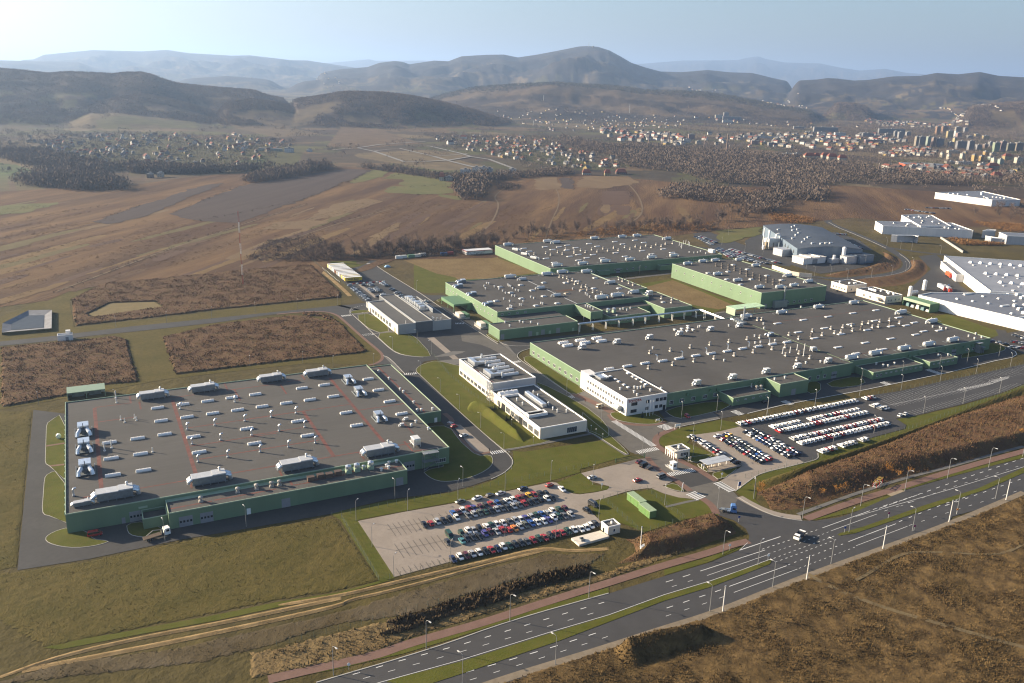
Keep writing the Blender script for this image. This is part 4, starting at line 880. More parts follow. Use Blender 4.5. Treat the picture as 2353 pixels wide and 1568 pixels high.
scatter(r2b, 'vent_pipe', VENT_HAT, 'z4 1298,850 1380,883 1498,820 1580,852 1655,798 1685,835 1757,785 1838,814 1740,828 1922,757 1975,750 2007,786 2058,780 1830,772 2070,737 2152,727 2237,752 1030,724 1067,722', H2 - .12)
scatter(r2b, 'vent_pipe', VENT_SOOT, 'z4 1485,865 1910,803 2152,765', H2 - .12)
scatter(r2, 'vent_pipe', VENT_POLE, 'z4 1420,1025 1365,975 1428,970 1243,1005 1305,997', H2 - .12)
scatter(r2, 'vent_pipe', VENT_TALL, 'z4 175,1062 390,1030 595,1002 778,968 957,947 1130,917', H2 - .12, 2.3)
scatter(r2, 'vent_pipe', VENT_DISC, 'z4 437,798 385,803 325,810 480,810 430,820 437,780', H2 - .12); scatter(r2, 'vent_pipe', VENT_MUSH, 'z4 540,780 525,785 745,1070 1440,1090 1565,1080 1620,1065 140,965 1005,862 1178,900 1010,920 1055,915 785,775', H2 - .12)
scatter(r2b, 'vent_pipe', VENT_MUSH, 'z5 1575,1135 1635,1142 1650,1150 1690,1150 1880,1215 1940,1195 1990,1225 1930,1235 455,968 z4 1080,758 1085,795', H2 - .12)
scatter(r2c, 'vent_pipe', VENT_MUSH, 'z4 1175,1230 1262,1215', 6.88); scatter(r2d, 'vent_pipe', VENT_HAT, 'z4 1022,1310 1060,1305', 3.88); scatter(r2d, 'vent_pipe', VENT_THIN, 'z4 978,1290', 3.88)
scatter(r2e, 'vent_pipe', VENT_MUSH, 'z5 1195,1470 1095,1450 1250,1448 1155,1465', 3.88); scatter(r2f, 'vent_pipe', VENT_MUSH, 'z5 1705,1375 1622,1378', 3.88)
strips(r2b, 'walkway', REDM, .4, H2 - .12, 'z4 840,790 1000,765', 'z4 1150,745 2050,620', 'z4 1560,1060 2350,940')
for i in range(9): window(BH, 224.6, 415 - i*6.2, 1.6, 2.4, 1.8, 'W', 3)
for x in (251.5, 258, 265, 272.5, 279): window(BH, x, 319, 1.4, 2.4, 1.9, 'S', 3)
for x in (338.5, 344, 350, 355): window(BH, x, 319, 1.4, 1.6, 1.9, 'S', 2)
for x in (384, 387): window(BH, x, 308.8, 1.4, 1.4, 1.5, 'S', 2)
for x in range(391, 420, 4): window(BH, x, 308.8, 2.4, 1.6, .5, 'S', 2)
for x in range(431, 451, 4): window(BH, x, 309.5, 2.4, 1.6, .5, 'S', 2)
for x in (284, 289, 294, 299, 303): window(BH, x, 307.5, 2.4, 1.4, .5, 'S', 2)
door(BH, 334.3, 319, 3.6, 4); door(BH, 362, 319, 4, 4); door(BH, 321.5, 307.8, 3, 3.4, glaz=False); door(BH, 464, 321.5, 4, 4); door(BH, 268.5, 319, 3, 3, mat=DGRN, glaz=False)
for x in (476, 482, 488): window(BH, x, 321.5, 1.6, 1.6, 1.6, 'S', 2)
VHOOD = MB().box(-.6, .6, -1.0, 0, 0, 1.3, tp=.15).mesh('wall_vent', DGRN)
for x in (261, 275.5, 280, 304.5, 308, 337, 352): link('wall_vent', VHOOD, BH, (x, 318.98, 4.7))
for x in range(424, 490, 8): link('wall_vent', VHOOD, BH, (x, 321.48, 4.4))
sm = MB()
for a in (2, 5, 8): sm.box(482 + a*.6, 482.2 + a*.6, 317.8, 321.3, 0, 6 - a*.4)
sm.box(483, 489, 318, 321.4, 3.4, 3.55).box(482, 486, 318, 321.4, 6.4, 6.55); sm.obj('stair', STEEL, BH)
# dark roof stains around the sooty vents are wear on the felt
# office
OF = thing('office_building', 'white two storey office with red lettering at the corner of the green hall', 'office building')
block(OF, 223.4, 247, 317, 356, 8.6, WHC, ROOFB, WHITE, .4, .35)
MB().box(223.6, 229, 356.04, 360.5, 0, 9.4).box(223.7, 228.6, 352.5, 356, 8.5, 9.4).obj('stair_tower', WHC, OF)
for zf in (1.5, 5.2):
    for i in range(14): window(OF, 223.4, 352.4 - i*2.45, zf, 1.5, 1.5, 'W', 2)
for x, zf, n in ((227.6, 1.4, 4), (227.8, 5.0, 4), (235.4, 1.6, 2), (235.6, 5.1, 2), (241.2, 5.2, 2), (243.6, 5.2, 2), (245.8, 5.2, 2), (241, 1.6, 2), (243.6, 1.6, 2)):
    window(OF, x, 317, zf, .85*n, 1.5, 'S', n, DGREY)
door(OF, 245.7, 317, 1.6, 2.6, mat=GLASS, glaz=False)
def lettering(body, size, mat, parent, loc, rot, off=.03):
    tx = bpy.data.curves.new('sign_lettering', 'FONT'); tx.body = body; tx.size = size; tx.extrude = .06; tx.offset = off; tx.space_character = 1.08
    t = bpy.data.objects.new('tmp', tx); C.objects.link(t); bpy.context.view_layer.update()
    me = bpy.data.meshes.new_from_object(t.evaluated_get(bpy.context.evaluated_depsgraph_get())); bpy.data.objects.remove(t)
    me.materials.clear(); me.materials.append(mat); o = link('sign_lettering', me, parent, loc); o.rotation_euler = rot; return o
lettering('TOYOTA', 1.75, RED, OF, (224.2, 316.88, 6.85), (R_(90), 0, 0))
porch = MB(); porch.tube([(222.0, 325, 2.9), (222.0, 320.6, 2.9)], 1.4, 12); porch.obj('porch_canopy', M('canopy_glass', (.5, .52, .52), .3), OF)
ro = [c for c in OF.children if c.name.startswith('roof')][0]
scatter(ro, 'skylight', SKY_TINY, 'z3 1660,1200 1703,1225 1732,1245 1777,1272 1812,1293 1810,1175 1852,1203 1885,1222 1928,1247 1963,1268', 8.48)
scatter(ro, 'vent_pipe', VENT_MUSH, 'z3 1865,1300 1892,1305 1920,1300 1950,1290 1862,1338 1745,1312 2000,1325 1888,1365 2090,1310', 8.48)
MB().ring(226, 231, 345, 352, 9.2, 10, .15).box(226.5, 230.5, 346, 351, 8.5, 9.6).obj('roof_plant', GALV, OF)
# --- 3. middle hall
MH = thing('factory_hall', 'middle green hall with rust stained roof, many small chimneys and porches', 'factory hall')
block(MH, 233.4, 352.5, 482.5, 571.4, 8.6, rm=ROOFB); r3 = [c for c in MH.children if c.name.startswith('roof')][0]
_, r3b = block(MH, 220.6, 276.4, 452.3, 468.2, 6, rm=ROOFB, pre='annex_')
MB().box(233.5, 276, 468.24, 482.4, 0, 5.6, bottom=False, top=False).obj('annex_wall', GRN, MH); MB().face([(233.5, 468.24, 5.6), (276, 468.24, 5.6), (276, 482.4, 5.6), (233.5, 482.4, 5.6)]).obj('annex_roof', ROOFB, MH)
_, r3c = block(MH, 291.2, 300.6, 461, 482.44, 8.5, rm=ROOFB, pre='tower_', z0=3.6)
for x in (291.6, 300.2):
    for y in (461.4, 470): MB().box(x - .2, x + .2, y - .2, y + .2, 0, 3.7).obj('tower_leg', STEEL, MH)
_, r3d = block(MH, 303.8, 336, 456.5, 472, 5, rm=ROOFB, pre='annex_'); MB().box(303.9, 346.9, 472.04, 482.44, 0, 5.4, bottom=False, top=False).obj('annex_wall', GRN, MH); MB().face([(303.9, 472.04, 5.4), (346.9, 472.04, 5.4), (346.9, 482.44, 5.4), (303.9, 482.44, 5.4)]).obj('annex_roof', ROOFB, MH)
_, r3e = block(MH, 347, 370.4, 456, 498, 6.8, rm=ROOFB, pre='annex_'); _, r3f = block(MH, 352.56, 370.6, 510, 551, 6.8, rm=ROOFB, pre='annex_')
porch = MB().box(219.8, 230, 523, 546, 3.8, 5.1).box(219.9, 220.3, 523.2, 545.8, 2.9, 3.8)
for y in (523.3, 534, 545.6): porch.box(220, 220.4, y, y + .4, 0, 3.8)
porch.box(229.9, 233.36, 523, 546, 0, 5.1); porch.obj('loading_canopy', DGRN, MH)
for i in range(14): window(MH, 233.4, 568 - i*6.0, 4.2, 1.3, .9, 'W', 2)
for x in (237, 242, 248, 254): window(MH, x, 482.5, 6.4, 1.6, 1.0, 'S', 2)
for x in (309, 312, 315, 318, 321, 325, 331): window(MH, x, 456.5, 1.6, 2, 1.3, 'S', 3)
for x, w_ in ((222.6, 2.6), (242, 2.6), (251, 2.6), (262, 2.8)): door(MH, x, 452.3, w_, 3.4, glaz=False)
for x in (247, 256, 273): door(MH, x, 452.3, 1.6, 2.2, mat=GRNL, glaz=False)
scatter(r3, 'skylight', SKY_DOME, 'z3 725,441 900,425 1095,405 995,471 815,490 905,540 690,560 1095,520 1030,600 805,625 1210,580 1280,406 1380,393 1530,365 1520,453 1735,453', 8.48)
scatter(r3, 'skylight', SKY_RUST, 'z3 1290,496 1420,468', 8.48)
scatter(r3, 'vent_pipe', VENT_MUSH, 'z3 610,412 627,415 600,458 588,436 675,441 715,461 745,478 790,426 800,434 812,438 830,456 855,471 880,476 770,496 825,518 848,521 755,546 805,566 890,596 905,598 920,566 810,606 822,612 1070,582 1085,587 1465,512 1485,528 1340,460 1400,480 1450,500 1010,540 985,530', 8.48)
scatter(r3, 'vent_pipe', VENT_HAT, 'z3 1230,358 1262,363 1295,370 1340,388 1305,398 1360,418 1390,413 1418,443 1455,440 1465,468 1515,488 1550,490 1585,500', 8.48)
strips(r3, 'pipe_run', UNITW, .6, 8.6, 'z3 960,385 1050,430', 'z3 1120,460 1200,500', 'z3 1270,530 1375,580', 'z3 1490,310 1640,385', 'z3 1720,410 1830,460')
strips(r3, 'rust_stain', M('rust_stain', (.15, .075, .038), .9, (.08, .06, .045), .25, contrast=.3), 5, 8.48, 'z3 1190,470 1360,465')
scatter(r3b, 'vent_pipe', VENT_MUSH, 'z3 765,745 890,738 920,745 1045,762 805,775 985,745', 5.88); scatter(r3c, 'vent_pipe', VENT_MUSH, 'z3 1450,605 1470,612 1490,618 1515,632', 8.38); scatter(r3d, 'vent_pipe', VENT_MUSH, 'z3 1715,690 1745,635 1770,630 1800,640 1830,625', 4.88); scatter(r3d, 'vent_cowl', COWL, 'z3 1640,660 1690,655', 4.88)
scatter(r3e, 'vent_pipe', VENT_HAT, 'z3 2095,540 2185,550 2180,575', 6.68); link('skylight', SKY_DOME, r3e, (*G('z3', 2110, 570, 6.68), 6.68)); scatter(r3f, 'vent_pipe', VENT_HAT, 'z3 1735,378 1765,392 1820,410 1855,425', 6.68)
for a, b in ((505, 520), (488, 500)):
    pass
for (x, y, n) in ((218, 508, 1), (222, 482, 2)):
    t = thing('chiller_unit', 'cream chiller on a railed platform ' + ('beside the loading porch of the middle hall' if n == 1 else 'before the west corner of the middle hall'), 'chiller', (x, y, 0))
    MB().box(-3, 5, -5, 5, .0, 1.0).obj('platform', CONC, t); MB().box(-2, 1.5, -3.5, 3.5, 1.0, 3.4).obj('casing', CREAM, t); MB().ring(-3, 2, -5, 5, 1.8, 1.95, .12).obj('railing', WHITE, t); MB().box(2.2, 5.2, -4.5, 4.5, 1.0, 3.0).obj('shelter', DGRN, t)
# --- 4. far hall
FH = thing('factory_hall', 'farthest green hall with rows of small chimneys, before the bare trees', 'factory hall')
block(FH, 331, 506, 588, 692, 8.3, rm=ROOFB); r4 = [c for c in FH.children if c.name.startswith('roof')][0]
_, r4b = block(FH, 436, 452, 583.5, 587.94, 4, rm=ROOFB, pre='annex_'); block(FH, 375, 386, 585, 587.94, 3.6, rm=ROOFB, pre='annex_')
scatter(r4, 'skylight', SKY_FLAT, 'z3 1105,100 1225,101 1295,86 1170,123 1290,128 1365,108 1480,73 1550,95 1700,56 1765,76 1870,43 1945,63 970,138 925,113 1115,198 1315,181 1390,165 1515,166 1460,193 1390,213 1185,233 1590,196 1705,151 1785,181 1930,133 2010,161 2110,118 2185,148', 8.18)
scatter(r4, 'vent_pipe', VENT_HAT, 'z3 1015,163 1115,156 1155,170 1215,148 1255,163 1280,123 1355,138 1355,153 1410,133 1450,148 1505,125 1550,143 1600,118 1640,135 1690,110 1730,130 1785,105 1830,120 1875,100 1920,110 1965,92 2010,105 2050,83 2095,95 2130,76 2190,72', 8.18)
scatter(r4, 'vent_pipe', VENT_POLE, 'z4 365,85 380,100 400,75 420,70 440,80 385,110 450,90', 8.18); scatter(r4, 'vent_pipe', VENT_MUSH, 'z4 450,148 490,152 520,150 545,140 590,158', 8.18); MB().box(502, 505.5, 597, 603, 8.2, 11).obj('roof_plant', WHITE, FH)
for x in (372, 393, 399, 405, 411, 417, 424): window(FH, x, 588, 2.2, 1.6, 1.3, 'S', 2)
door(FH, 396, 588, 3.6, 4); 
for x in range(466, 500, 5): window(FH, x, 588, 5, 3, 1.2, 'S', 4)
# --- 5. fourth hall
KH = thing('factory_hall', 'tall pale green hall with a double row of sooty chimneys on its roof', 'factory hall')
block(KH, 428.6, 492, 452, 558, 11.5, rm=ROOFB); r5 = [c for c in KH.children if c.name.startswith('roof')][0]
scatter(r5, 'skylight', SKY_DOME, 'z4 825,253 945,291 610,323 770,376 1110,345 1235,383 780,311 977,375 888,421', 11.38)
scatter(r5, 'vent_pipe', VENT_SOOT, 'z4 678,262 728,258 728,280 782,272 782,292 835,282 835,302 885,307 885,328 938,328 938,348 992,342 992,365 1050,360 1050,385 1105,378 1105,402 1163,398 1163,420 1220,415', 11.38)
for i in range(9): window(KH, 428.6, 552 - i*11.2, 6.4, .9, 1.3, 'W', 1)
for x in (455, 461, 466, 472, 478): window(KH, x, 452, 1.6, 1.8, 1.5, 'S', 2)
door(KH, 433.5, 452, 2.6, 3, glaz=False)
stk = MB().box(440, 452, 449.4, 451.9, 0, 5).tube([(449.5, 450.6, 5), (449.5, 450.6, 14)], .6, 10).tube([(449.5, 450.6, 13.6), (450.6, 450.6, 14.6)], .7, 10); stk.obj('filter_plant', STEEL, KH)
cn = thing('canopy', 'pale green striped canopy at the foot of the tall green hall', 'canopy', (410, 447, 0))
MB().box(-13, 14, -5, 4.8, 4.7, 5.1).obj('roof', M('canopy_roof', (.45, .62, .40), .5, scale=.3, var=.2, seams=(3.4, 30, .7)), cn)
[MB().box(x, x + .25, y, y + .25, 0, 4.7).obj('post', STEEL, cn) for x in (-12.8, -4, 4.5, 13.5) for y in (-4.8, 4.4)]; MB().box(-13, -12.7, -4.8, 4.4, .3, 4.6).obj('side_panel', GRNL, cn)
# --- 6. centre office: workshop part and the low canteen part
CO = thing('office_building', 'cream and silver two part office between the front hall and the big hall', 'office building')
_, rc = block(CO, 172.6, 197.2, 361, 402.7, 8.7, CREAM, ROOF, WHITE, .5, .4); _, rd = block(CO, 172, 196.3, 309, 360.94, 5.1, CREAM, ROOFL, WHITE, .5, .4, pre='annex_')
MB().box(172.46, 172.6, 361.2, 402.5, 4.4, 8.6).obj('cladding', SILV, CO); MB().box(172.8, 197, 360.86, 361, 5.2, 8.6).obj('cladding', SILV, CO)
for i in range(8): window(CO, 172.6, 399.6 - i*4.75, 1.0, 3.6, 1.9, 'W', 3)
for y, w_ in ((351.5, 3.2), (341.5, 4.2), (336.5, 4.2), (331.5, 4.2), (323.5, 4.2), (318, 4.2), (312.3, 4.2)): window(CO, 172, y, .8, w_, 2.6, 'W', 4)
window(CO, 188.5, 309, .8, 5.2, 2.6, 'S', 5); MB().box(171.9, 172.1, 344.5, 348.5, .1, 3.6).obj('entrance', DARKI, CO); MB().box(171.9, 172.1, 326, 329.5, .1, 3.6).obj('entrance', DARKI, CO)
for i in range(6): link('skylight', WCACHE.setdefault('skb', barrel_mesh(9.5, 1.5, .8, .5)), rc, (187.0, 397.2 - i*5.4, 8.58))
for i, y in enumerate((394, 374)):
    u = MB().box(175.5, 177.6, y - 5, y + 4, 8.7, 11.0).box(177.6, 182, y - 4.5, y - 2.5, 9.2, 10.6).box(177.6, 183.5, y + 2.6, y + 4, 9.2, 10.4).tube([(183, y + 3.3, 9.6), (183.4, y + 3.3, 12.2)], .55, 8)
    u.box(173.8, 174.0, y - 7, y + 5, 8.8, 9.5); u.obj('roof_plant', GALV, rc)
for y in (388, 378, 368): MB().tube([(181.5, y, 8.6), (181.5, y, 11.6)], .5, 8).obj('vent_pipe', UNITW, rc)
strips(rc, 'walkway', REDM, 1.6, 8.58, 'c5 460,330 720,530')
link('skylight', WCACHE.setdefault('skc', barrel_mesh(10, 3.4, 1.5, .3)), rd, (178.2, 354.2, 4.98)); MB().ring(173.4, 182.4, 326, 351, 5.0, 6.0, .5).ring(173.3, 183.2, 322.5, 326.5, 5.0, 6.4, .5).obj('light_well', WHITE, rd)
MB().box(185.5, 187.5, 331.5, 350.5, 5.0, 6.8).box(185.3, 185.5, 332, 350, 5.6, 6.6).obj('roof_plant', GALV, rd)
for x, y in ((190.2, 350), (190, 345), (189.5, 333.4), (188.5, 327), (189, 323.6), (193, 322), (178, 344), (178, 338)): MB().tube([(x, y, 5), (x, y, 6.4)], .35, 8).tube([(x, y, 6.2), (x, y, 6.8)], [.5, .2], 8).obj('vent_pipe', UNITW, rd)
sm = MB()
for x, y in ((170.4, 359), (172, 359), (170.4, 361.6), (172.2, 361.6)): sm.box(x - .1, x + .1, y - .1, y + .1, 0, 10.5)
for z_ in (1, 3.8, 6.6, 9.4): sm.ring(170, 172.6, 358.6, 362, z_, z_ + .12, .3); sm.ring(169.8, 172.7, 358.4, 362.2, z_ + 1.0, z_ + 1.07, .06)
for z_ in (1, 3.8, 6.6):
    for i in range(10): sm.box(170.5, 171.2, 359.0 + i*.28, 359.28 + i*.28, z_ + .1 + i*.28, z_ + .16 + i*.28)
sm.obj('stair', STEEL, CO)
# --- 7. grey training hall
GH = thing('factory_hall', 'grey three bay hall with cream window wall beside the yard of trailers', 'factory hall')
_, ra = block(GH, 166.6, 178.2, 485.4, 546, 6.2, CREAM, ROOFL, GREYW, .5, .35); _, rb = block(GH, 178.26, 189.7, 485.4, 558.5, 6.7, DGREY, ROOFL, GREYW, .5, .35); _, rg = block(GH, 189.76, 202.4, 485.4, 548.5, 6.2, GREYW, ROOFL, GREYW, .5, .35)
MB().box(166.7, 178.2, 485.26, 485.4, .1, 6.1).obj('cladding', GREYW, GH); MB().box(168, 177, 546.1, 556, 0, 4).obj('annex', GREYW, GH)
for i in range(7): window(GH, 166.6, 535.5 - i*5.8, 1.2, 4.0, 2.6, 'W', 4)
for y in (541.5, 491): door(GH, 166.6, y, 1.6, 3.2, 'W', DARKI)
ut = MB().ring(190.5, 197, 512, 548, 6.3, 7.4, .15).box(197.2, 197.5, 505, 530, 6.3, 9.0)
for i in range(7): ut.box(192, 195.5, 514 + i*4.6, 517 + i*4.6, 6.6, 8.6 + (i % 3)*.5)
ut.tube([(196, 515, 7), (196, 545, 7)], .4, 8).tube([(193.5, 533, 8.6), (193.5, 533, 10.3)], .5, 8); ut.obj('roof_plant', GALV, rg)
for x, y in ((192, 489.5), (194, 489), (196.5, 488.5), (192, 491.5)): MB().tube([(x, y, 6.1), (x, y, 7.6)], .35, 8).obj('vent_pipe', GALV, rg)
MB().tube([(172.5, 487.5, 6.1), (172.5, 487.5, 8)], .15, 6).obj('vent_pipe', WHITE, ra)
# --- 8. small buildings by the gate
def hut(name, label, cat, x0, x1, y0, y1, h, wall=CREAM, roof=ROOFL, cap=WHITE): 
    t = thing(name, label, cat, ((x0 + x1)/2, (y0 + y1)/2, 0)); a, b, c, d = (x0 - x1)/2, (x1 - x0)/2, (y0 - y1)/2, (y1 - y0)/2
    block(t, a, b, c, d, h, wall, roof, cap, .3, .35); return t
t = hut('gatehouse', 'cream flat roofed gatehouse with a columned porch at the entrance drive', 'gatehouse', 216.6, 223.3, 267.6, 273.6, 3.4)
window(t, 0, -3.0, 1.0, 3.2, 1.4, 'S', 4); MB().box(-5.2, -3.4, -3.2, 3.2, 3.0, 3.75).obj('porch_roof', CREAM, t)
for i in range(5): MB().box(-5.1, -4.85, -3.0 + i*1.45, -2.75 + i*1.45, 0, 3.0).obj('column', WHITE, t)
MB().box(-.6, 0, -.2, .6, 3.3, 4.6).obj('chimney', WHITE, t); door(t, 1.9, -3, .9, 2.2, mat=GLASS, glaz=False)
t = thing('booth', 'small white barrier booth on the island in the entrance drive', 'booth', (*G('z7', 782, 688), 0))
MB().box(-1.0, 1.0, -1.1, 1.1, .2, 2.9).obj('wall', WHITE, t); MB().box(-1.15, 1.15, -1.25, 1.25, 2.9, 3.1).obj('roof', WHITE, t); window(t, 0, -1.1, 1.2, 1.4, 1.1, 'S', 2); window(t, -1.0, 0, 1.2, 1.4, 1.1, 'W', 2)
MB().box(-1.6, 1.6, -3.0, 3.2, 0, .18).obj('island', CONC, t); MB().ring(-2.4, -1.1, .5, 2.6, 1.0, 1.08, .06).obj('railing', WHITE, t)
t = thing('bus_shelter', 'long pale roofed shelter beside the dark cars, open on all sides', 'shelter', (227, 255, 0))
MB().box(-6.6, 6.6, -2.6, -.05, 3.0, 3.14).box(-6.6, 6.6, .05, 2.6, 3.0, 3.14).obj('roof', M('shelter_roof', (.50, .52, .54), .4, metal=.2), t)
for x in (-6, -2, 2, 6): MB().box(x - .08, x + .08, -.1, .1, 0, 3.0).obj('post', WHITE, t)
for x in (-3, 0, 3): MB().box(x - .6, x + .6, .4, .8, .45, .52).box(x - .5, x - .42, .45, .75, 0, .45).box(x + .42, x + .5, .45, .75, 0, .45).obj('bench', CREAM, t)
t = hut('pump_house', 'cream hut with grey roof at the corner of the beige car park', 'hut', 154.4, 159.5, 225.0, 229.6, 3.1)
window(t, 0, -2.3, 1.0, .8, 1.1, 'S', 1); door(t, -2.55, .6, .9, 1.6, 'W', GLASS); MB().box(0, .5, -.3, .2, 3, 4).obj('chimney', WHITE, t)
t = thing('tank_cover', 'pale concrete basin cover in front of the cream hut', 'basin', (*G('c3', 1850, 570), 0)); p = [(a - t.location[0], b - t.location[1]) for a, b in P('c3 1660,570 1970,490 2065,550 1745,640', .8)]
MB().prism(p, 0, .8).obj('slab', M('pale_concrete', (.60, .54, .45), .85, scale=1, var=.1), t); MB().ring(-4.5, -3, -2.2, -.6, .8, 1.5, .05).obj('hatch_rail', STEEL, t)
for i, (y0, y1, x, lb) in enumerate(((236.6, 245.2, 177.4, 'long bright green container on the lawn by the gate drive'), (229, 236, 176.6, 'shorter bright green container in front of the long one on the lawn'))):
    t = thing('equipment_container', lb, 'container', (x, (y0 + y1)/2, 0), group='green containers on the lawn'); l = (y1 - y0)/2
    MB().box(-1.5, 1.5, -l, l, 0, 2.8).obj('body', M('bright_green', (.19, .32, .115), .5, scale=.5, var=.06, seams=(30, .6, .85)), t); MB().box(-1.6, 1.6, -l - .1, l + .1, 2.8, 3.0).obj('roof', M('lime_roof', (.34, .44, .27), .5, scale=1, var=.12), t)
    for k in (-1, 0, 1): MB().box(-1.56, -1.5, k*l*.55 - .5, k*l*.55 + .5, .3, 2.3).obj('door', M('green_door', (.18, .34, .10), .5), t)
# gate fence, height bar, signs, flag poles
def sign(name, label, cat, pos, h, w_, hh, face, mat, n=2):
    t = thing(name, label, cat, (*pos, 0), face)
    for i in range(n): u = (-w_/2 + .08 + i*(w_ - .16)/max(1, n - 1)) if n > 1 else 0; MB().box(u - .06, u + .06, -.06, .06, 0, h).obj('post', WHITE if n > 1 else GALV, t)
    if n > 1: MB().box(-w_/2, w_/2, -.16, -.07, h - hh, h).obj('panel', mat, t)
    else: MB().tube([(0, -.10, h - hh/2), (0, -.07, h - hh/2)], hh/2, 14).obj('panel', mat, t)
    return t
PURPLE = M('sign_blue', (.05, .10, .35), .5)
sign('sign_board', 'white board on two legs at the corner of the big hall drive', 'sign', G('z7', 818, 352), 2.6, 3.0, 1.2, 0, WHITE); sign('sign_board', 'white board on two legs on the lawn by the flag poles', 'sign', G('z7', 650, 292), 1.6, 2.0, .8, 0, WHITE)
sign('sign_board', 'white upright board where the visitors exit meets the drive', 'sign', G('z7', 858, 880), 3.4, 1.6, 1.4, R_(40), WHITE); sign('sign_board', 'blue and white board at the mouth of the right car park drive', 'sign', G('z7', 1342, 858), 3.0, 1.4, 1.8, 0, PURPLE)
sign('sign_board', 'white notice board at the near end of the long shelter', 'sign', G('c4', 548, 760), 2.4, 1.6, 1.0, 0, WHITE); sign('sign_board', 'small cream board standing beside the gatehouse', 'sign', G('c4', 358, 655), 2.2, 1.4, 1.0, 0, CREAM)
for k, x, y, lb, mt in (('b8', 677, 468, 'round white traffic sign at the tip of the left median', WHITE), ('b8', 1178, 285, 'blue traffic sign at the tip of the right median', PURPLE), ('b8', 1465, 190, 'round purple red sign on the right median', M('sign_red', (.35, .05, .16), .5)), ('b8', 425, 402, 'round white sign on the verge left of the junction', WHITE),
                        ('b8', 486, 215, 'small blue sign at the left corner of the junction', PURPLE), ('z7', 175, 862, 'slim white sign at the tip of the car park lawn', WHITE), ('b7', 512, 1092, 'pale sign beside the cycle path at the lower left', WHITE), ('b8', 1632, 275, 'round purple sign on the south verge by a lamp', M('sign_red', (.35, .05, .16), .5)),
                        ('b8', 1912, 165, 'orange sign on the south verge by a lamp', M('sign_orange', (.7, .25, .03), .5)), ('c4', 815, 895, 'pair of round white signs on the lawn by the shelter', WHITE)):
    sign('traffic_sign', lb, 'road sign', G(k, x, y), 2.6, .8, .95, R_(-15), mt, 1)
for i, (x, y) in enumerate(((674, 815), (768, 803), (857, 790))):
    t = thing('flag_pole', ('left', 'middle', 'right')[i] + ' one of three bare white poles before the white office', 'flag pole', (*G('d3', x, y), 0), group='white poles before the office'); MB().tube([(0, 0, 0), (0, 0, 8.0)], [.11, .07], 8).obj('mast', WHITE, t); MB().tube([(0, 0, 8.0), (0, 0, 8.12)], [.12, .05], 8).obj('cap', WHITE, t)
# fences
FW = M('fence_wire', (.10, .13, .10), .7); POST = MB().box(-.05, .05, -.05, .05, 0, 2.0).mesh('post', FW)
def fence(label, s, step=3.5, h=1.9):
    p = resample(P(s), step); t = thing('wire_fence', label, 'fence', (*p[0], 0)); x0, y0 = p[0]; mb = MB(); pl = P(s)
    for z_ in (.25, .8, 1.35, h):
        for a, b in zip(pl, pl[1:]): mb.tube([(a[0] - x0, a[1] - y0, z_), (b[0] - x0, b[1] - y0, z_)], .018, 3, cap=False)
    mb.obj('wire', FW, t)
    for q in p[:99]: link('post', POST, t, (q[0] - x0, q[1] - y0, 0))
fence('dark wire fence on the lawn strip between the front hall and beige car park', 'z6 0,628 660,505 1500,345 1990,240 2240,190')
fence('dark wire fence along the lower edge of the beige car park', 'z6 400,1175 590,1135 1000,1022 1650,862 2040,790'); fence('dark wire fence up the grass strip left of the beige car park', 'z6 80,640 400,1172')
fence('dark wire fence round the lawn with the green containers', 'z7 190,955 510,1240 880,1125 700,985 560,870 190,955'); fence('wire fence between lawn and big car park on the right', 'z8 -60,770 600,640 1050,545 1640,428 2351,280'); fence('long wire fence beyond the car park at the foot of the berm', 'z8 -20,1240 480,1130 700,1030 1350,835 2351,465')
fence('wire fence through the wasteland above the dark scrub', 'b7 0,915 560,785 830,700 1300,580 1700,470 2353,300'); fence('wire fence down the lawn west of the cream office', 'b5 1400,940 1670,1140 1830,1340 c5 120,440 420,700 700,860'); fence('wire fence along the west side of the trailer yard', 'b5 380,125 490,215 680,350 900,540')
t = thing('sliding_gate', 'dark green lattice gate leaf beside the visitors car park', 'gate', (*G('z7', 295, 640), 0)); b = G('z7', 540, 598); a = G('z7', 295, 640); dx, dy = b[0] - a[0], b[1] - a[1]; mb = MB(); GG = M('gate_green', (.03, .09, .045), .5)
for z_ in (.3, 1.1, 1.8): mb.tube([(0, 0, z_), (dx, dy, z_)], .07, 4)
for i in range(40): q = i/39; mb.box(dx*q - .03, dx*q + .03, dy*q - .03, dy*q + .03, .2, 1.85)
mb.obj('leaf', GG, t)
for q in (0, 1): MB().box(dx*q - .12, dx*q + .12, dy*q - .12, dy*q + .12, 0, 2.2).obj('post', GG, t)
# open shed behind the front hall, stores, trailers
t = thing('open_shed', 'open fronted shed with pale green roof behind the front hall', 'shed', (-8.4, 442, 0))
MB().face([(-8.4, -2.4, 3.6), (8.4, -2.4, 3.6), (8.4, 4.6, 4.4), (-8.4, 4.6, 4.4)]).face([(-8.4, -2.4, 3.5), (-8.4, 4.6, 4.3), (8.4, 4.6, 4.3), (8.4, -2.4, 3.5)]).box(-8.4, 8.4, -2.5, -2.4, 3.4, 3.7).obj('roof', GRNL, t)
MB().box(-8.3, 8.3, 4.3, 4.5, 0, 4.2).box(-8.3, -8.15, -2.3, 4.3, 0, 3.5).obj('wall', SILV, t); MB().box(-6.5, -1, 1.5, 4, 0, 2.6).box(1, 6.5, 1.5, 4, 0, 2.4).obj('stored_goods', GALVD, t)
for x in (-8.2, 0, 8.2): MB().box(x - .12, x + .12, -2.4, -2.16, 0, 3.5).obj('post', GRNL, t)
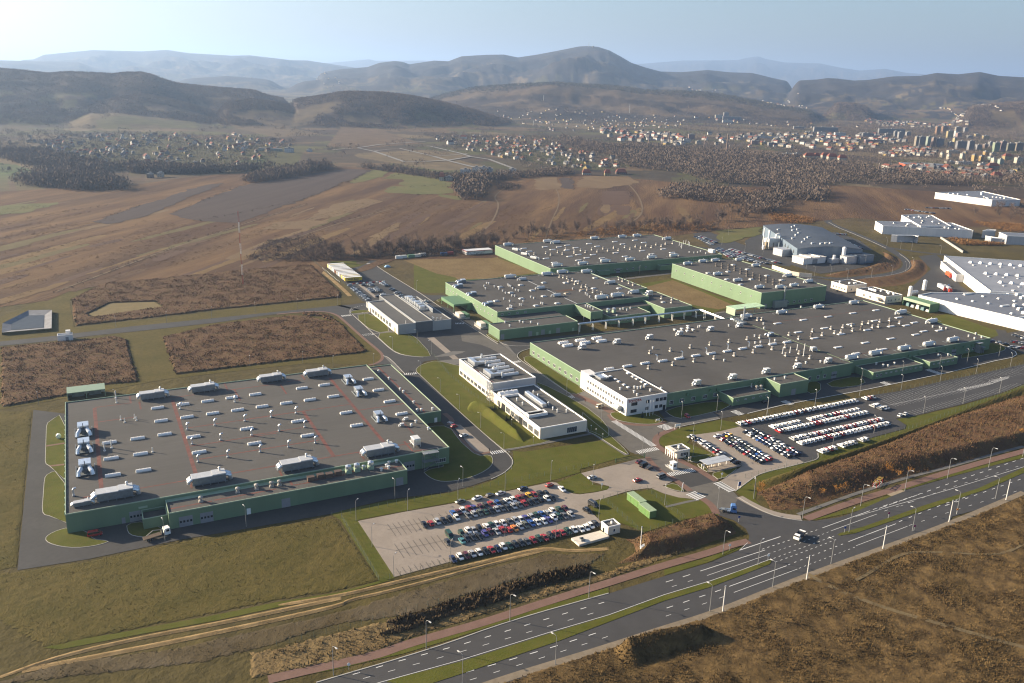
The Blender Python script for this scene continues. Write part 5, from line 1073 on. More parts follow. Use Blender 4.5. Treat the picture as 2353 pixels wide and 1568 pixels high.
t = thing('propane_tank', 'white round tank on the grass strip west of the front hall', 'tank', (*G('z1', 500, 905), 0)); MB().tube([(0, -.9, 1.3), (0, -.7, 1.3), (0, .7, 1.3), (0, .9, 1.3)], [.4, 1.0, 1.0, .4], 12).obj('vessel', WHITE, t); MB().box(-.6, .6, -.5, .5, 0, .6).obj('saddle', CONC, t)
c = thing('storage_shed', 'long white store with a red eave before the tree belt', 'shed', (*G('z3', 540, 160), 0)); MB().box(-12, 14, 0, 9, 0, 3.2).obj('wall', WHC, c); MB().box(-12.2, 14.2, -.2, 9.2, 3.2, 3.5).obj('roof', M('white_ribbed', (.62, .62, .62), .5, seams=(2.6, 30, .7)), c); MB().box(-12.4, 14.4, -.35, -.2, 3.1, 3.6).box(-12.4, -12.2, -.3, 9.3, 3.1, 3.6).obj('eave', RED, c)
def container(label, x, y, l, col, rz=0, h=2.6):
    t = thing('shipping_container', label, 'container', (x, y, 0), rz); m_ = M('cont_' + col[0], col[1], .5, scale=.5, var=.1, seams=(.6, 30, .8)); MB().box(-l/2, l/2, -1.22, 1.22, .1, h).obj('body', m_, t); MB().box(l/2, l/2 + .06, -1.1, 1.1, .2, h - .1).obj('door', m_, t); return t
q = G('z3', 262, 168); container('blue container next to a red one by the tree belt', q[0] - 2, q[1], 6, ('blue', (.06, .14, .32))); container('red container next to a blue one by the tree belt', q[0] + 4.3, q[1] + .5, 6, ('red', (.34, .05, .04)))
for i, (x, y, cl, lb) in enumerate(((1300, 100, ('white', (.7, .7, .68)), 'white container at the left end of the row before the trees'), (1345, 95, ('pale', (.6, .62, .58)), 'pale container second in the row before the trees'), (1430, 88, ('green', (.2, .36, .22)), 'green container third in the row before the trees'), (1495, 82, ('cream', (.68, .62, .52)), 'cream container fourth in the row before the trees'), (1550, 72, ('grey', (.45, .45, .44)), 'grey container at the right end of the row before the trees'))):
    q = G('b5', x, y); container(lb, q[0], q[1], 6, cl)
a, b = G('d1', 760, 706), G('d1', 275, 320); TC = [((.62, .42, .03), 'yellow'), ((.60, .58, .52), 'cream'), ((.66, .5, .12), 'pale yellow'), ((.5, .49, .47), 'grey'), ((.7, .69, .67), 'white'), ((.42, .41, .40), 'dull grey'), ((.33, .15, .07), 'rust brown'), ((.6, .6, .6), 'silver'), ((.72, .7, .66), 'white'), ((.5, .48, .42), 'beige'), ((.66, .66, .66), 'white'), ((.62, .5, .2), 'ochre')]
TW = MB()
for i in (0, 1, 2):
    for s in (-1, 1): TW.tube([(-5.2 + i*1.35, s*.85, .5), (-5.2 + i*1.35, s*1.2, .5)], .5, 10)
TW = TW.mesh('wheels', M('tyre', (.02, .02, .02), .8)); SIL = M('trailer_roof', (.74, .73, .70), .5, scale=.4, var=.06)
for i in range(12):
    q = i/11; col, cn_ = TC[i]; x, y = a[0] + (b[0] - a[0])*q + 6.6, a[1] + (b[1] - a[1])*q
    t = thing('semi_trailer', cn_ + ' box trailer, ' + ordw(i + 1) + ' from the front of the parked trailer row', 'trailer', (x, y, 0), group='trailers parked side by side in the yard')
    MB().box(-6.8, 6.8, -1.22, 1.22, 1.1, 3.85).obj('box_body', M('trailer_' + cn_.replace(' ', '_'), col, .5, scale=.4, var=.06), t); MB().box(-6.75, 6.75, -1.18, 1.18, 3.85, 3.93).obj('roof', SIL, t); link('wheels', TW, t); MB().box(4.4, 4.7, -.9, .9, 0, 1.1).obj('landing_gear', STEEL, t)
    if i == 0: lettering('Willi Betz', 1.9, M('navy_letters', (.02, .03, .10), .5), t, (-4.4, -1.24, 1.7), (R_(90), 0, 0))
BAR = {}
for i in range(10):
    q = i/9; p0, p1 = G('d1', 1010, 752), G('d1', 1860, 690); c_ = i % 2
    t = link('plastic_barrier', BAR.setdefault(c_, MB().box(-.9, .9, -.25, .25, 0, .8, tp=.1).mesh('plastic_barrier', RED if c_ == 0 else WHITE)), None, (p0[0] + (p1[0] - p0[0])*q, p0[1] + (p1[1] - p0[1])*q, 0)); tag(t, ('red' if c_ == 0 else 'white') + ' plastic barrier, ' + ordw(i + 1) + ' from the left in front of the trailers', 'barrier', 'red and white barriers before the trailers')
for i in range(15):
    q = i/14; p0, p1 = G('d1', 130, 315), G('d1', 600, 695); t = link('marker_post', BAR.setdefault('m', MB().box(-.2, .2, -.2, .2, 0, .9, tp=.05).mesh('marker_post', WHITE)), None, (p0[0] + (p1[0] - p0[0])*q, p0[1] + (p1[1] - p0[1])*q, 0)); tag(t, 'short white post behind the trailers, ' + ordw(i + 1) + ' from the far end', 'post', 'white posts behind the trailers')
# pipe bridge
t = thing('pipe_bridge', 'long silver pipe bridge on legs between the middle hall and big hall', 'pipe bridge'); a, b = (275, 449.5), (373, 448.8)
mb = MB().box(a[0], b[0], 448.6, 450.4, 5.0, 5.25).tube([(a[0], 449.0, 5.6), (b[0], 449.0, 5.6)], .32, 8).tube([(a[0], 449.9, 5.6), (b[0], 449.9, 5.6)], .25, 8).box(371.2, 373, 423, 448.6, 5.0, 5.25).tube([(371.7, 449, 5.6), (371.7, 424, 5.6), (371.7, 414, 7.6)], .32, 8).tube([(372.5, 449, 5.6), (372.5, 424, 5.6), (372.5, 416, 7.6)], .3, 8); mb.obj('pipes', GALV, t)
LEG = MB().box(-.15, .15, -.7, -.5, 0, 5.0).box(-.15, .15, .5, .7, 0, 5.0).box(-.15, .15, -.7, .7, 4.7, 5.0).mesh('leg', WHITE)
for x in (276, 286, 296, 306, 317, 327, 338, 349, 359, 369): link('leg', LEG, t, (x, 449.5, 0))
for y in (444, 433): link('leg', LEG, t, (372, y, 0), R_(90))
for i in range(5): MB().box(370.2, 373.4, 412 - i*2.1, 413.4 - i*2.1, 7.1, 8.6).obj('filter_box', GALVD, t)
t = thing('chimney_stack', 'tall thin steel stack on the back edge of the big hall roof', 'chimney', (378.5, 413, 7.08)); MB().tube([(0, 0, 0), (0, 0, 9)], .45, 10).obj('flue', GALV, t); MB().box(-1.2, 3.2, -1, 1, 0, 1.2).obj('base', GALVD, t)
# --- 9. the blue hall
BL = thing('factory_hall', 'blue grey hall with a shallow arched roof and white filter plant', 'factory hall')
cs = P('z5 430,600 1055,598 960,470 610,320 128,300 ', 0)
import itertools
FL, BLk = Vector((*G('d2', 665, 728), 0)), Vector((*G('d2', 25, 260), 0)); FRr = Vector((*G('d2', 1895, 742), 0)); BRr = FRr + (BLk - FL)*.93; hh = 10.5
n = 10; mb, rf = MB(), MB()
def bl(u, v, z): p = (FL*(1 - u) + FRr*u)*(1 - v) + (BLk*(1 - u) + BRr*u)*v; return (p.x, p.y, z)
zr = lambda u: 9.2 + 4.2*math.sin(math.pi*(.12 + .76*u))
for i in range(n):
    u0, u1 = i/n, (i + 1)/n; rf.face([bl(u0, -.01, zr(u0)), bl(u1, -.01, zr(u1)), bl(u1, 1.01, zr(u1)), bl(u0, 1.01, zr(u0))]); mb.face([bl(u0, 0, 0), bl(u1, 0, 0), bl(u1, 0, zr(u1) - .1), bl(u0, 0, zr(u0) - .1)]); mb.face([bl(u1, 1, 0), bl(u0, 1, 0), bl(u0, 1, zr(u0) - .1), bl(u1, 1, zr(u1) - .1)])
mb.face([bl(0, 1, 0), bl(0, 0, 0), bl(0, 0, zr(0) - .1), bl(0, 1, zr(0) - .1)]); mb.face([bl(1, 0, 0), bl(1, 1, 0), bl(1, 1, zr(1) - .1), bl(1, 0, zr(1) - .1)])
mb.obj('wall', BLUEH, BL); rfo = rf.obj('roof', BLUER, BL)
for u, v in ((.3, .12), (.42, .1), (.5, .11), (.58, .12), (.3, .3), (.38, .36), (.26, .48), (.35, .56), (.32, .68), (.42, .72), (.4, .84), (.48, .9), (.2, .2), (.14, .36), (.12, .75)): p = bl(u, v, zr(u)); MB().box(p[0] - 1.6, p[0] + 1.6, p[1] - .6, p[1] + .6, p[2] - .3, p[2] + .9).obj('roof_vent', GALV if v*100 % 2 < 1 else UNITW, rfo)
p = bl(-.10, .16, 0); MB().box(p[0] - 6, p[0] + 5, p[1] - 4, p[1] + 8, 0, 6.5).obj('annex', SILV, BL)
for i in range(4): p = bl(0, .08 + i*.075, 7); MB().tube([(p[0] - .2, p[1], 5.2), (p[0] - .2, p[1], 8.2)], [1.2, .1], 8).obj('wall_vent', DGREY, BL)
t = thing('store_building', 'white low store with two roof ridges in front of the blue hall', 'building', (*G('d2', 1000, 800), 0)); MB().box(-13, 14, 0, 14, 0, 5.4).obj('wall', WHC, t); MB().box(-13.3, 14.3, -.4, 14.3, 5.4, 5.8).box(-5, -3.4, -.3, 14.2, 5.8, 6.6).box(6, 7.6, -.3, 14.2, 5.8, 6.6).obj('roof', M('pale_sheet', (.66, .63, .58), .5, seams=(1.5, 30, .9)), t); door(t, 1, 0, 6, 4.2, glaz=False)
t = thing('silo', 'tall white cylindrical tank before the blue hall', 'tank', (*G('d2', 1545, 770), 0)); MB().tube([(0, 0, 1), (0, 0, 13.6), (0, 0, 14.4)], [1.7, 1.7, .6], 16).obj('vessel', WHITE, t); MB().box(-1.4, 1.4, -1.4, 1.4, 0, 1.2).obj('base', CONC, t)
t = thing('store_building', 'grey cube store right of the tall white tank', 'building', (*G('d2', 1700, 800), 0)); MB().box(-6, 7, 0, 8, 0, 6.5).obj('wall', SILV, t); MB().box(-6.2, 7.2, -.2, 8.2, 6.5, 6.8).obj('roof', GREYW, t)
t = thing('store_building', 'low grey pump store left of the tall white tank', 'building', (*G('d2', 1420, 790), 0)); MB().box(-5, 4, 0, 6, 0, 4.0).obj('wall', SILV, t); MB().tube([(0, 3, 4), (0, 3, 7)], 1.3, 12).obj('tank', WHITE, t)
t = thing('store_building', 'blue grey side store at the right end of the blue hall', 'building', (*G('d2', 1990, 790), 0)); MB().box(-8, 9, 0, 22, 0, 7).obj('wall', BLUEH, t); MB().box(-8.2, 9.2, -.2, 22.2, 7, 7.3).obj('roof', BLUER, t)
t = thing('filter_plant', 'white filter plant with pipes and two chimneys beside the blue hall', 'filter plant', (*G('d2', 190, 500), 0))
sm = MB(); [sm.box(x - .2, x + .2, y - .2, y + .2, 0, 7) for x in (-6, 0, 6) for y in (-3, 3)]; sm.obj('frame', STEEL, t); MB().box(-6.5, 6.5, -3.5, 3.5, 6, 10).box(-6, -1, -3, 3, 2, 6).box(1, 6, -3, 3, 2, 6).obj('casing', UNITW, t); MB().tube([(-4, 0, 10), (-4, 0, 18)], 1.0, 10).obj('chimney', WHITE, t); MB().tube([(-9, 2, 0), (-9, 2, 20)], .6, 10).obj('chimney', WHITE, t)
MB().tube([(5, 0, 10), (5.5, 0, 13), (8, 0, 13.6), (9.5, -1, 11), (9.5, -2, 4), (11, -3, 2.4), (18, -4, 2.4)], 1.1, 10).obj('duct', WHITE, t); MB().tube([(-9, -3, 0), (-9, -3, 7)], 1.6, 10).obj('cyclone', M('ochre_steel', (.42, .33, .20), .6), t); MB().tube([(-12.5, -3, 0), (-12.5, -3, 4)], 1.2, 10).obj('vessel', WHITE, t)
# --- 10. small white offices and green open hall east of the fourth hall
t = hut('office_building', 'low cream office with flat roof behind the right corner of the big hall', 'office building', 529, 547, 429, 456.5, 5.2, CREAM, ROOFB)
for i in range(3): window(t, -9, -6 + i*6, 1.4, 1.6, 1.4, 'W', 2)
for x in (-5, -2.5, 2, 6): window(t, x, -13.75, 1.4, 1.2, 1.4, 'S', 2)
MB().barrel(-13, -9.1, -11, -5, 2.6, 1.4).obj('porch_canopy', CREAM, t); MB().tube([(-1, 2, 5.6), (-1, 9, 5.6)], .9, 8).obj('roof_plant', GALV, t); [MB().box(x, x + 1.4, y, y + 1.2, 5.1, 6.4).obj('roof_plant', WHITE, t) for x, y in ((2, 0), (4, -4), (1, -8), (5, -9), (3, -11))]
t = hut('office_building', 'small cream office left of the long low one by the bend', 'office building', 529.5, 551, 466, 482.4, 5.2, CREAM, ROOFB)
for i in range(5): window(t, -10.75, -6 + i*2.9, 1.4, 1.2, 1.4, 'W', 2)
for x in (-6, 0, 5): window(t, x, -8.2, 1.4, 1.2, 1.4, 'S', 2)
[MB().box(x, x + 1.2, y, y + 1.2, 5.1, 6.4).obj('roof_plant', WHITE, t) for x, y in ((-3, -3), (0, -5), (1.6, -5), (-7, 3))]
t = thing('retaining_wall', 'pale cream wall behind the fourth hall', 'wall', (500, 553, 0)); q = P('d2 210,890 560,1010 720,1040 960,1060'); mb = MB()
for a, b in zip(q, q[1:]): ribbon(mb, [(a[0] - 500, a[1] - 553), (b[0] - 500, b[1] - 553)], .4, 0, 0, 3.4)
mb.obj('wall', CREAM, t)
t = thing('open_hall', 'green open fronted hall full of metal scrap at the white works', 'hall', (543.5, 409.5, 0)); MB().box(-5, 5, -11.6, 11.6, 5.9, 6.3).obj('roof', DGRN, t); MB().box(-5.2, -5, -11.6, 11.6, 4.4, 6.4).obj('fascia', GRNL, t); MB().box(4.7, 5, -11.6, 11.6, 0, 5.9).box(-5, 4.7, -11.6, -11.3, 0, 5.9).box(-5, 4.7, 11.3, 11.6, 0, 5.9).obj('wall', DGRN, t)
for i in range(5): MB().box(-3.5, -.5, -10 + i*4.3, -7.2 + i*4.3, 0, 1.6 + (i*37 % 5)*.3, tp=.4).obj('scrap_bin', (GALVD, M('teal_bin', (.12, .26, .28), .5), CREAM)[i % 3], t)
# --- 11. the white works
WA = thing('factory_hall', 'long white hall with blue grey roof at the right edge, before the bigger white one', 'factory hall'); A0, A1, A2 = Vector((549, 416, 0)), Vector((558.5, 340, 0)), Vector((653, 352, 0)); A3 = A2 + (A0 - A1)*.86
def quad_hall(t, pts, h, wm, rm, cap=WHITE, lift=None):
    mb = MB(); n = len(pts)
    for i in range(n): a, b = pts[i], pts[(i + 1) % n]; mb.face([(a[0], a[1], 0), (b[0], b[1], 0), (b[0], b[1], h), (a[0], a[1], h)])
    mb.obj('wall', wm, t); r = MB().face([(p[0], p[1], h - .3) for p in pts]).obj('roof', rm, t); c_ = MB(); q = [(p[0], p[1]) for p in pts]; ribbon(c_, q + [q[0]], .7, 0, 0, 0) if False else None
    for i in range(n): a, b = q[i], q[(i + 1) % n]; ribbon(c_, [a, b], .5, h - .3, 0, h + .35 + .003*i)
    c_.obj('parapet', cap, t); return r
rA = quad_hall(WA, [(548, 416), (559, 338), (567, 280), (680, 296), (645, 376), (600, 404), (564, 418)], 8, WHC, GRRW)
rB = None
WB = thing('factory_hall', 'huge white hall with pale stepped roof at the right edge', 'factory hall'); rB = quad_hall(WB, [(699, 511), (610, 402), (726, 307), (815, 416)], 9, WHC, GRRV)
WBs = thing('factory_hall', 'white lower hall with dark blue roof against the huge white one', 'factory hall'); quad_hall(WBs, P('c1 1345,318 1532,478 1705,488 1500,318', 6), 6, WHC, M('slate_roof', (.16, .175, .20), .6))
for i, (x0, y0) in enumerate(((690, 488), (660, 452), (640, 425))):
    for k in range(9): x, y = x0 + k*6.2 + 6, y0 - k*5.1 - 6; MB().box(x - 1.6, x + 1.6, y - 1.6, y + 1.6, 8.6, 10.4, tp=.8).obj('skylight', M('lantern', (.56, .56, .57), .35, metal=.1), rB)
    for k in range(7): x, y = x0 + k*8.4 - 1, y0 - k*6.9 - 14; MB().box(x - 1.6, x + 1.6, y - .8, y + .8, 8.6, 9.3, tp=.4).obj('skylight', UNITW, rB)
for k in range(30): x, y = 562 + (k*37 % 90), 345 + (k*23 % 62); l = 1 + (k % 4 == 0)*3.4; MB().box(x - l, x + l, y - .9, y + .9, 7.6, 8.5, tp=.3).obj('skylight', UNITW, rA)
for k in range(6): x, y = 575 + (k*41 % 75), 352 + (k*29 % 50); MB().box(x - 2, x + 1, y - 1, y + 1, 7.7, 9.6, tp=.2).box(x + 1, x + 2.4, y - .4, y + .4, 7.8, 8.8).obj('roof_plant', UNITW, rA)
RED2 = M('truck_red', (.5, .06, .04), .4)
def bigbox(name, label, k, x, y, pts, h, wm, rm): 
    t = thing(name, label, 'factory hall', (*G(k, x, y), 0)); quad_hall(t, pts, h, wm, rm); return t
for nm, lb, s, h in (('factory_hall', 'white hall with a row of dark slit windows beyond the bend', 'd5 160,620 1550,690 1560,560 1300,450 60,425', 9), ('factory_hall', 'white rear hall with rows of skylights behind the slit windowed hall', 'd5 760,500 1230,500 930,330 690,320 465,330', 10), ('store_building', 'small white and grey store before the slit windowed hall', 'd5 385,745 710,750 720,660 640,640 310,635', 7),
                     ('factory_hall', 'grey windowless hall at the far right edge', 'd5 2070,780 2500,800 2500,620 1970,595', 9), ('store_building', 'white low office before the grey windowless hall', 'd5 1835,755 2010,765 2010,690 1760,650', 5), ('store_building', 'grey block with a round drum roof right of the slit windowed hall', 'd5 1780,660 1900,670 1900,575 1715,570', 8), ('factory_hall', 'far white hall with pale roof before the valley woods', 'd5 1845,195 2300,120 2300,92 1700,-40 985,-10', 9)):
    top = P(s, h); t = thing(nm, lb, 'factory hall' if nm == 'factory_hall' else 'building')
    if 'slit' in lb and nm == 'factory_hall' and 'rear' not in lb: top = P('d5 160,620 1550,690', 0) + P('d5 1560,565 1240,450 60,425', h)
    elif nm == 'store_building' or 'grey' in lb: top = P(' '.join(s.split()[:3]), 0) + P(s.split()[0] + ' ' + ' '.join(s.split()[3:]), h)
    elif 'far white' in lb: top = P('d5 1845,195 ', 0) + P('d5 2300,92 1700,-40 985,-20', h)
    rr = quad_hall(t, top, h, WHC if 'grey' not in lb else SILV, GRRW)
    if 'rear' in lb or 'far white' in lb or ('slit' in lb and nm == 'factory_hall'):
        c0 = [sum(p[i] for p in top)/len(top) for i in (0, 1)]
        for k in range(16):
            a_ = top[k % len(top)]; q = .25 + .5*((k*37 % 10)/10); x, y = c0[0]*(1 - q) + a_[0]*q, c0[1]*(1 - q) + a_[1]*q; MB().box(x - 2, x + 2, y - .8, y + .8, h - .3, h + .8, tp=.3).obj('skylight', UNITW, rr)
t = thing('concrete_wall', 'long pale sloping wall on the grass before the white halls', 'wall'); q = P('d5 1070,690 1415,915'); mb = MB(); ribbon(mb, q, 1.2, 0, 0, 2.0); mb.obj('wall', CONC, t)
for k, x, y, lb in (('c1', 960, 745, 'white upright tank at the left of the scrap hall'), ('c1', 1135, 665, 'white upright tank on a stand behind the scrap hall')):
    t = thing('tank', lb, 'tank', (*G(k, x, y), 0)); MB().tube([(0, 0, .8), (0, 0, 8), (0, 0, 8.6)], [1.5, 1.5, .5], 14).obj('vessel', WHITE, t); MB().box(-1.2, 1.2, -1.2, 1.2, 0, .9).obj('base', CONC, t)
q = G('c1', 1010, 720); t = thing('tank', 'horizontal silver tank between two white upright ones', 'tank', (*q, 0)); MB().tube([(-4, 0, 2), (-3.4, 0, 2), (3.4, 0, 2), (4, 0, 2)], [.6, 1.5, 1.5, .6], 12).obj('vessel', UNITW, t); MB().box(-3, 3, -.8, .8, 0, 1).obj('saddle', CONC, t)
# --- basin, pump kiosk and mast on the left
bp = P('b4 15,1165 20,1100 200,1010 360,1007 358,1135'); cx, cy = sum(p[0] for p in bp)/5, sum(p[1] for p in bp)/5
t = thing('retention_basin', 'concrete lined rainwater basin with sloping walls at the far left', 'basin'); mb = MB()
ip = [(cx + (p[0] - cx)*.62, cy + (p[1] - cy)*.62) for p in bp]
for i in range(5): j = (i + 1) % 5; o1, o2 = bp[i], bp[j]; mb.face([(*o1, .05), (*o2, .05), (o2[0], o2[1], 1.7), (o1[0], o1[1], 1.7)]); mb.face([(o1[0], o1[1], 1.7), (o2[0], o2[1], 1.7), (*ip[j], .12), (*ip[i], .12)], 1)
mb.obj('lining', [GRASS, M('basin_concrete', (.26, .265, .28), .9, scale=.3, var=.25)], t); MB().face([(*p, .5) for p in [(cx + (p[0] - cx)*.66, cy + (p[1] - cy)*.66) for p in bp]]).obj('water', M('water', (.05, .055, .06), .45, scale=.3, var=.3, spec=.25), t)
t = thing('pump_kiosk', 'white roofless pump kiosk beside the road at the left', 'kiosk', (*G('b4', 452, 1205), 0)); MB().ring(-4, 4, 0, 5, 0, 3.6, .3).box(-3.7, 3.7, .3, 4.7, 0, 2.8).obj('wall', WHC, t); MB().box(.5, 3, 4, 6.5, 2.8, 5).obj('cabin', WHC, t); door(t, 1, 0, 1.6, 2.4, glaz=False)
t = thing('radio_mast', 'thin red and white guyed mast standing in the weed field', 'mast', (*G('b4', 1675, 820), 0)); z0 = 0
for i in range(7):
    z1 = 55.6*(i + 1)/7; mb = MB()
    for a in range(3): x, y = .5*math.cos(a*2.1), .5*math.sin(a*2.1); mb.tube([(x, y, z0), (x, y, z1)], .05, 4)
    for k in range(6): zz = z0 + (z1 - z0)*k/6; mb.tube([(.5, 0, zz), (-.25, .43, zz + 1.3)], .035, 3); mb.tube([(-.25, .43, zz), (-.25, -.43, zz + 1.3)], .035, 3)
    mb.obj('section', RED if i % 2 == 0 else WHITE, t); z0 = z1
for a in range(3): MB().tube([(0, 0, 50), (26*math.cos(a*2.1 + .4), 26*math.sin(a*2.1 + .4), 0)], .025, 3).obj('guy_wire', STEEL, t)
# ------------------------------------------------------------------ rooftop units (each stands on its roof: a thing of its own)
def proto(name, parts):
    t = link(name, None)
    for n_, me in parts: link(n_, me, t)
    return t
def ahu_long():
    base = MB(); [base.box(x, x + .25, -1.9, 1.9, 0, .5) for x in (-4.5, -2.2, 0, 2.2, 4.3)]; base.box(-5, 5, -2.0, -1.8, .5, .65).box(-5, 5, 1.8, 2.0, .5, .65)
    cas = MB().box(-4.8, 4.6, -1.75, 1.75, .65, 2.75); cov = MB().box(-5.0, .8, -1.95, 1.8, 2.75, 2.95, tp=.04).box(.8, 4.7, -1.75, 1.95, 2.75, 3.1, tp=.04)
    i1 = MB().tube([(-4.4, -.8, 2.2), (-5.2, -.8, 2.1), (-5.8, -.8, 1.6), (-5.9, -.8, .9)], [.62, .62, .6, .55], 8).tube([(-4.4, .8, 2.2), (-5.2, .8, 2.1), (-5.8, .8, 1.6), (-5.9, .8, .9)], [.62, .62, .6, .55], 8)
    i2 = MB().tube([(4.0, -.8, 2.2), (5.0, -.8, 2.2), (5.9, -.8, 1.7), (6.1, -.8, .4)], [.6, .65, .65, .6], 8).tube([(4.0, .9, 2.2), (5.0, .9, 2.2), (5.9, .9, 1.7), (6.1, .9, .4)], [.6, .65, .65, .6], 8)
    st = MB().tube([(3.2, 1.0, 2.9), (3.2, 1.0, 4.0)], .3, 8).tube([(3.2, 1.0, 4.0), (3.2, 1.0, 4.25)], [.42, .2], 8)
    return [('base_frame', base.mesh('base_frame', GALVD)), ('casing', cas.mesh('casing', GALVD)), ('cover', cov.mesh('cover', M('zinc_cover', (.52, .53, .54), .5, scale=.8, var=.08, metal=.2, seams=(1.2, 9, .88)))), ('intake_duct', i1.mesh('intake_duct', GALV)), ('outlet_duct', i2.mesh('outlet_duct', GALV)), ('stack', st.mesh('stack', UNITW))]
def ahu_pair():
    cas = MB().box(-3.0, 1.6, -1.8, 1.8, .5, 2.6); cov = MB().box(-3.1, 1.6, -1.9, 1.9, 2.6, 3.1, tp=.05); base = MB().box(-3.4, 5, -2.9, -2.7, .1, .7).box(-3.4, 5, 2.7, 2.9, .1, .7).box(-3, 4.5, -1.9, 1.9, .2, .45)
    d1 = MB().tube([(1.4, -1.2, 1.8), (3, -1.3, 1.9), (4.6, -1.9, 1.6), (5.0, -2.1, .4)], .72, 8); d2 = MB().tube([(1.4, 1.2, 1.8), (3, 1.3, 1.9), (4.6, 1.9, 1.6), (5.0, 2.1, .4)], .72, 8); st = MB().tube([(2.2, 0, 1.0), (2.2, 0, 4.4)], .14, 6).box(1.6, 3.4, -.6, .6, .5, 2.0)
    return [('base_frame', base.mesh('base_frame', GALVD)), ('casing', cas.mesh('casing', GALVD)), ('cover', cov.mesh('cover', GALV)), ('duct', d1.mesh('duct', GALV)), ('duct', d2.mesh('duct', GALV)), ('stack', st.mesh('stack', DGREY))]
def ahu_capsule():
    base = MB().box(-3.4, 3.4, -1.3, 1.3, .35, .5); [base.box(x, x + .2, -1.2, 1.2, 0, .35) for x in (-3, -1, 1, 2.8)]; base.ring(-6.2, -3.4, -1.3, 1.3, .4, .5, .15)
    cas = MB().tube([(-3.6, 0, 1.45), (-3.2, 0, 1.5), (3.0, 0, 1.5), (3.5, 0, 1.45)], [.55, 1.05, 1.05, .6], 10).box(-3, 3, -1.0, 1.0, .5, 1.4)
    d = MB().tube([(3.2, .3, 1.7), (4.4, .3, 1.7), (5.2, .2, 1.4), (5.3, .2, .1)], .55, 8); rib = MB(); [rib.tube([(x, 0, 1.5), (x + .12, 0, 1.5)], 1.1, 10) for x in (-1.6, .2, 1.8)]
    st = MB().tube([(1.2, 0, 2.4), (1.2, 0, 3.3)], .22, 6)
    return [('base_frame', base.mesh('base_frame', GALVD)), ('casing', cas.mesh('casing', UNITW)), ('duct', d.mesh('duct', UNITW)), ('rib', rib.mesh('rib', GALV)), ('stack', st.mesh('stack', UNITW))]
def ahu_box():
    base = MB(); [base.box(x, x + .15, y, y + .15, 0, .7) for x in (-1.5, 1.3) for y in (-1, .9)]; base.box(-2.4, 1.5, -1, 1.05, .6, .72)
    cas = MB().box(-1.2, 1.5, -.95, 1.0, .72, 2.3); cov = MB().box(-1.3, 1.6, -1.05, 1.1, 2.3, 2.5, tp=.12); d = MB().tube([(-1.1, 0, 1.7), (-1.9, 0, 1.6), (-2.3, 0, 1.1), (-2.3, 0, .05)], .5, 8)
    return [('base_frame', base.mesh('base_frame', UNITW)), ('casing', cas.mesh('casing', GALV)), ('cover', cov.mesh('cover', UNITW)), ('duct', d.mesh('duct', UNITW))]
PL, PP, PC_, PB = proto('ventilation_unit', ahu_long()), proto('ventilation_unit', ahu_pair()), proto('ventilation_unit', ahu_capsule()), proto('ventilation_unit', ahu_box())
def units(pr, s, z, rz, lab, group, sc=1):
    pts = P(s, z); pts.sort(key=lambda p: ux_of(p[0], p[1], z)); n = len(pts)
    for i, p in enumerate(pts):
        pos = 'only one' if n == 1 else ordw(i + 1) + ' from the left'
        r = dup(pr, (p[0], p[1], z), rz, lab.format(pos), group, sc); r['category'] = 'ventilation unit'
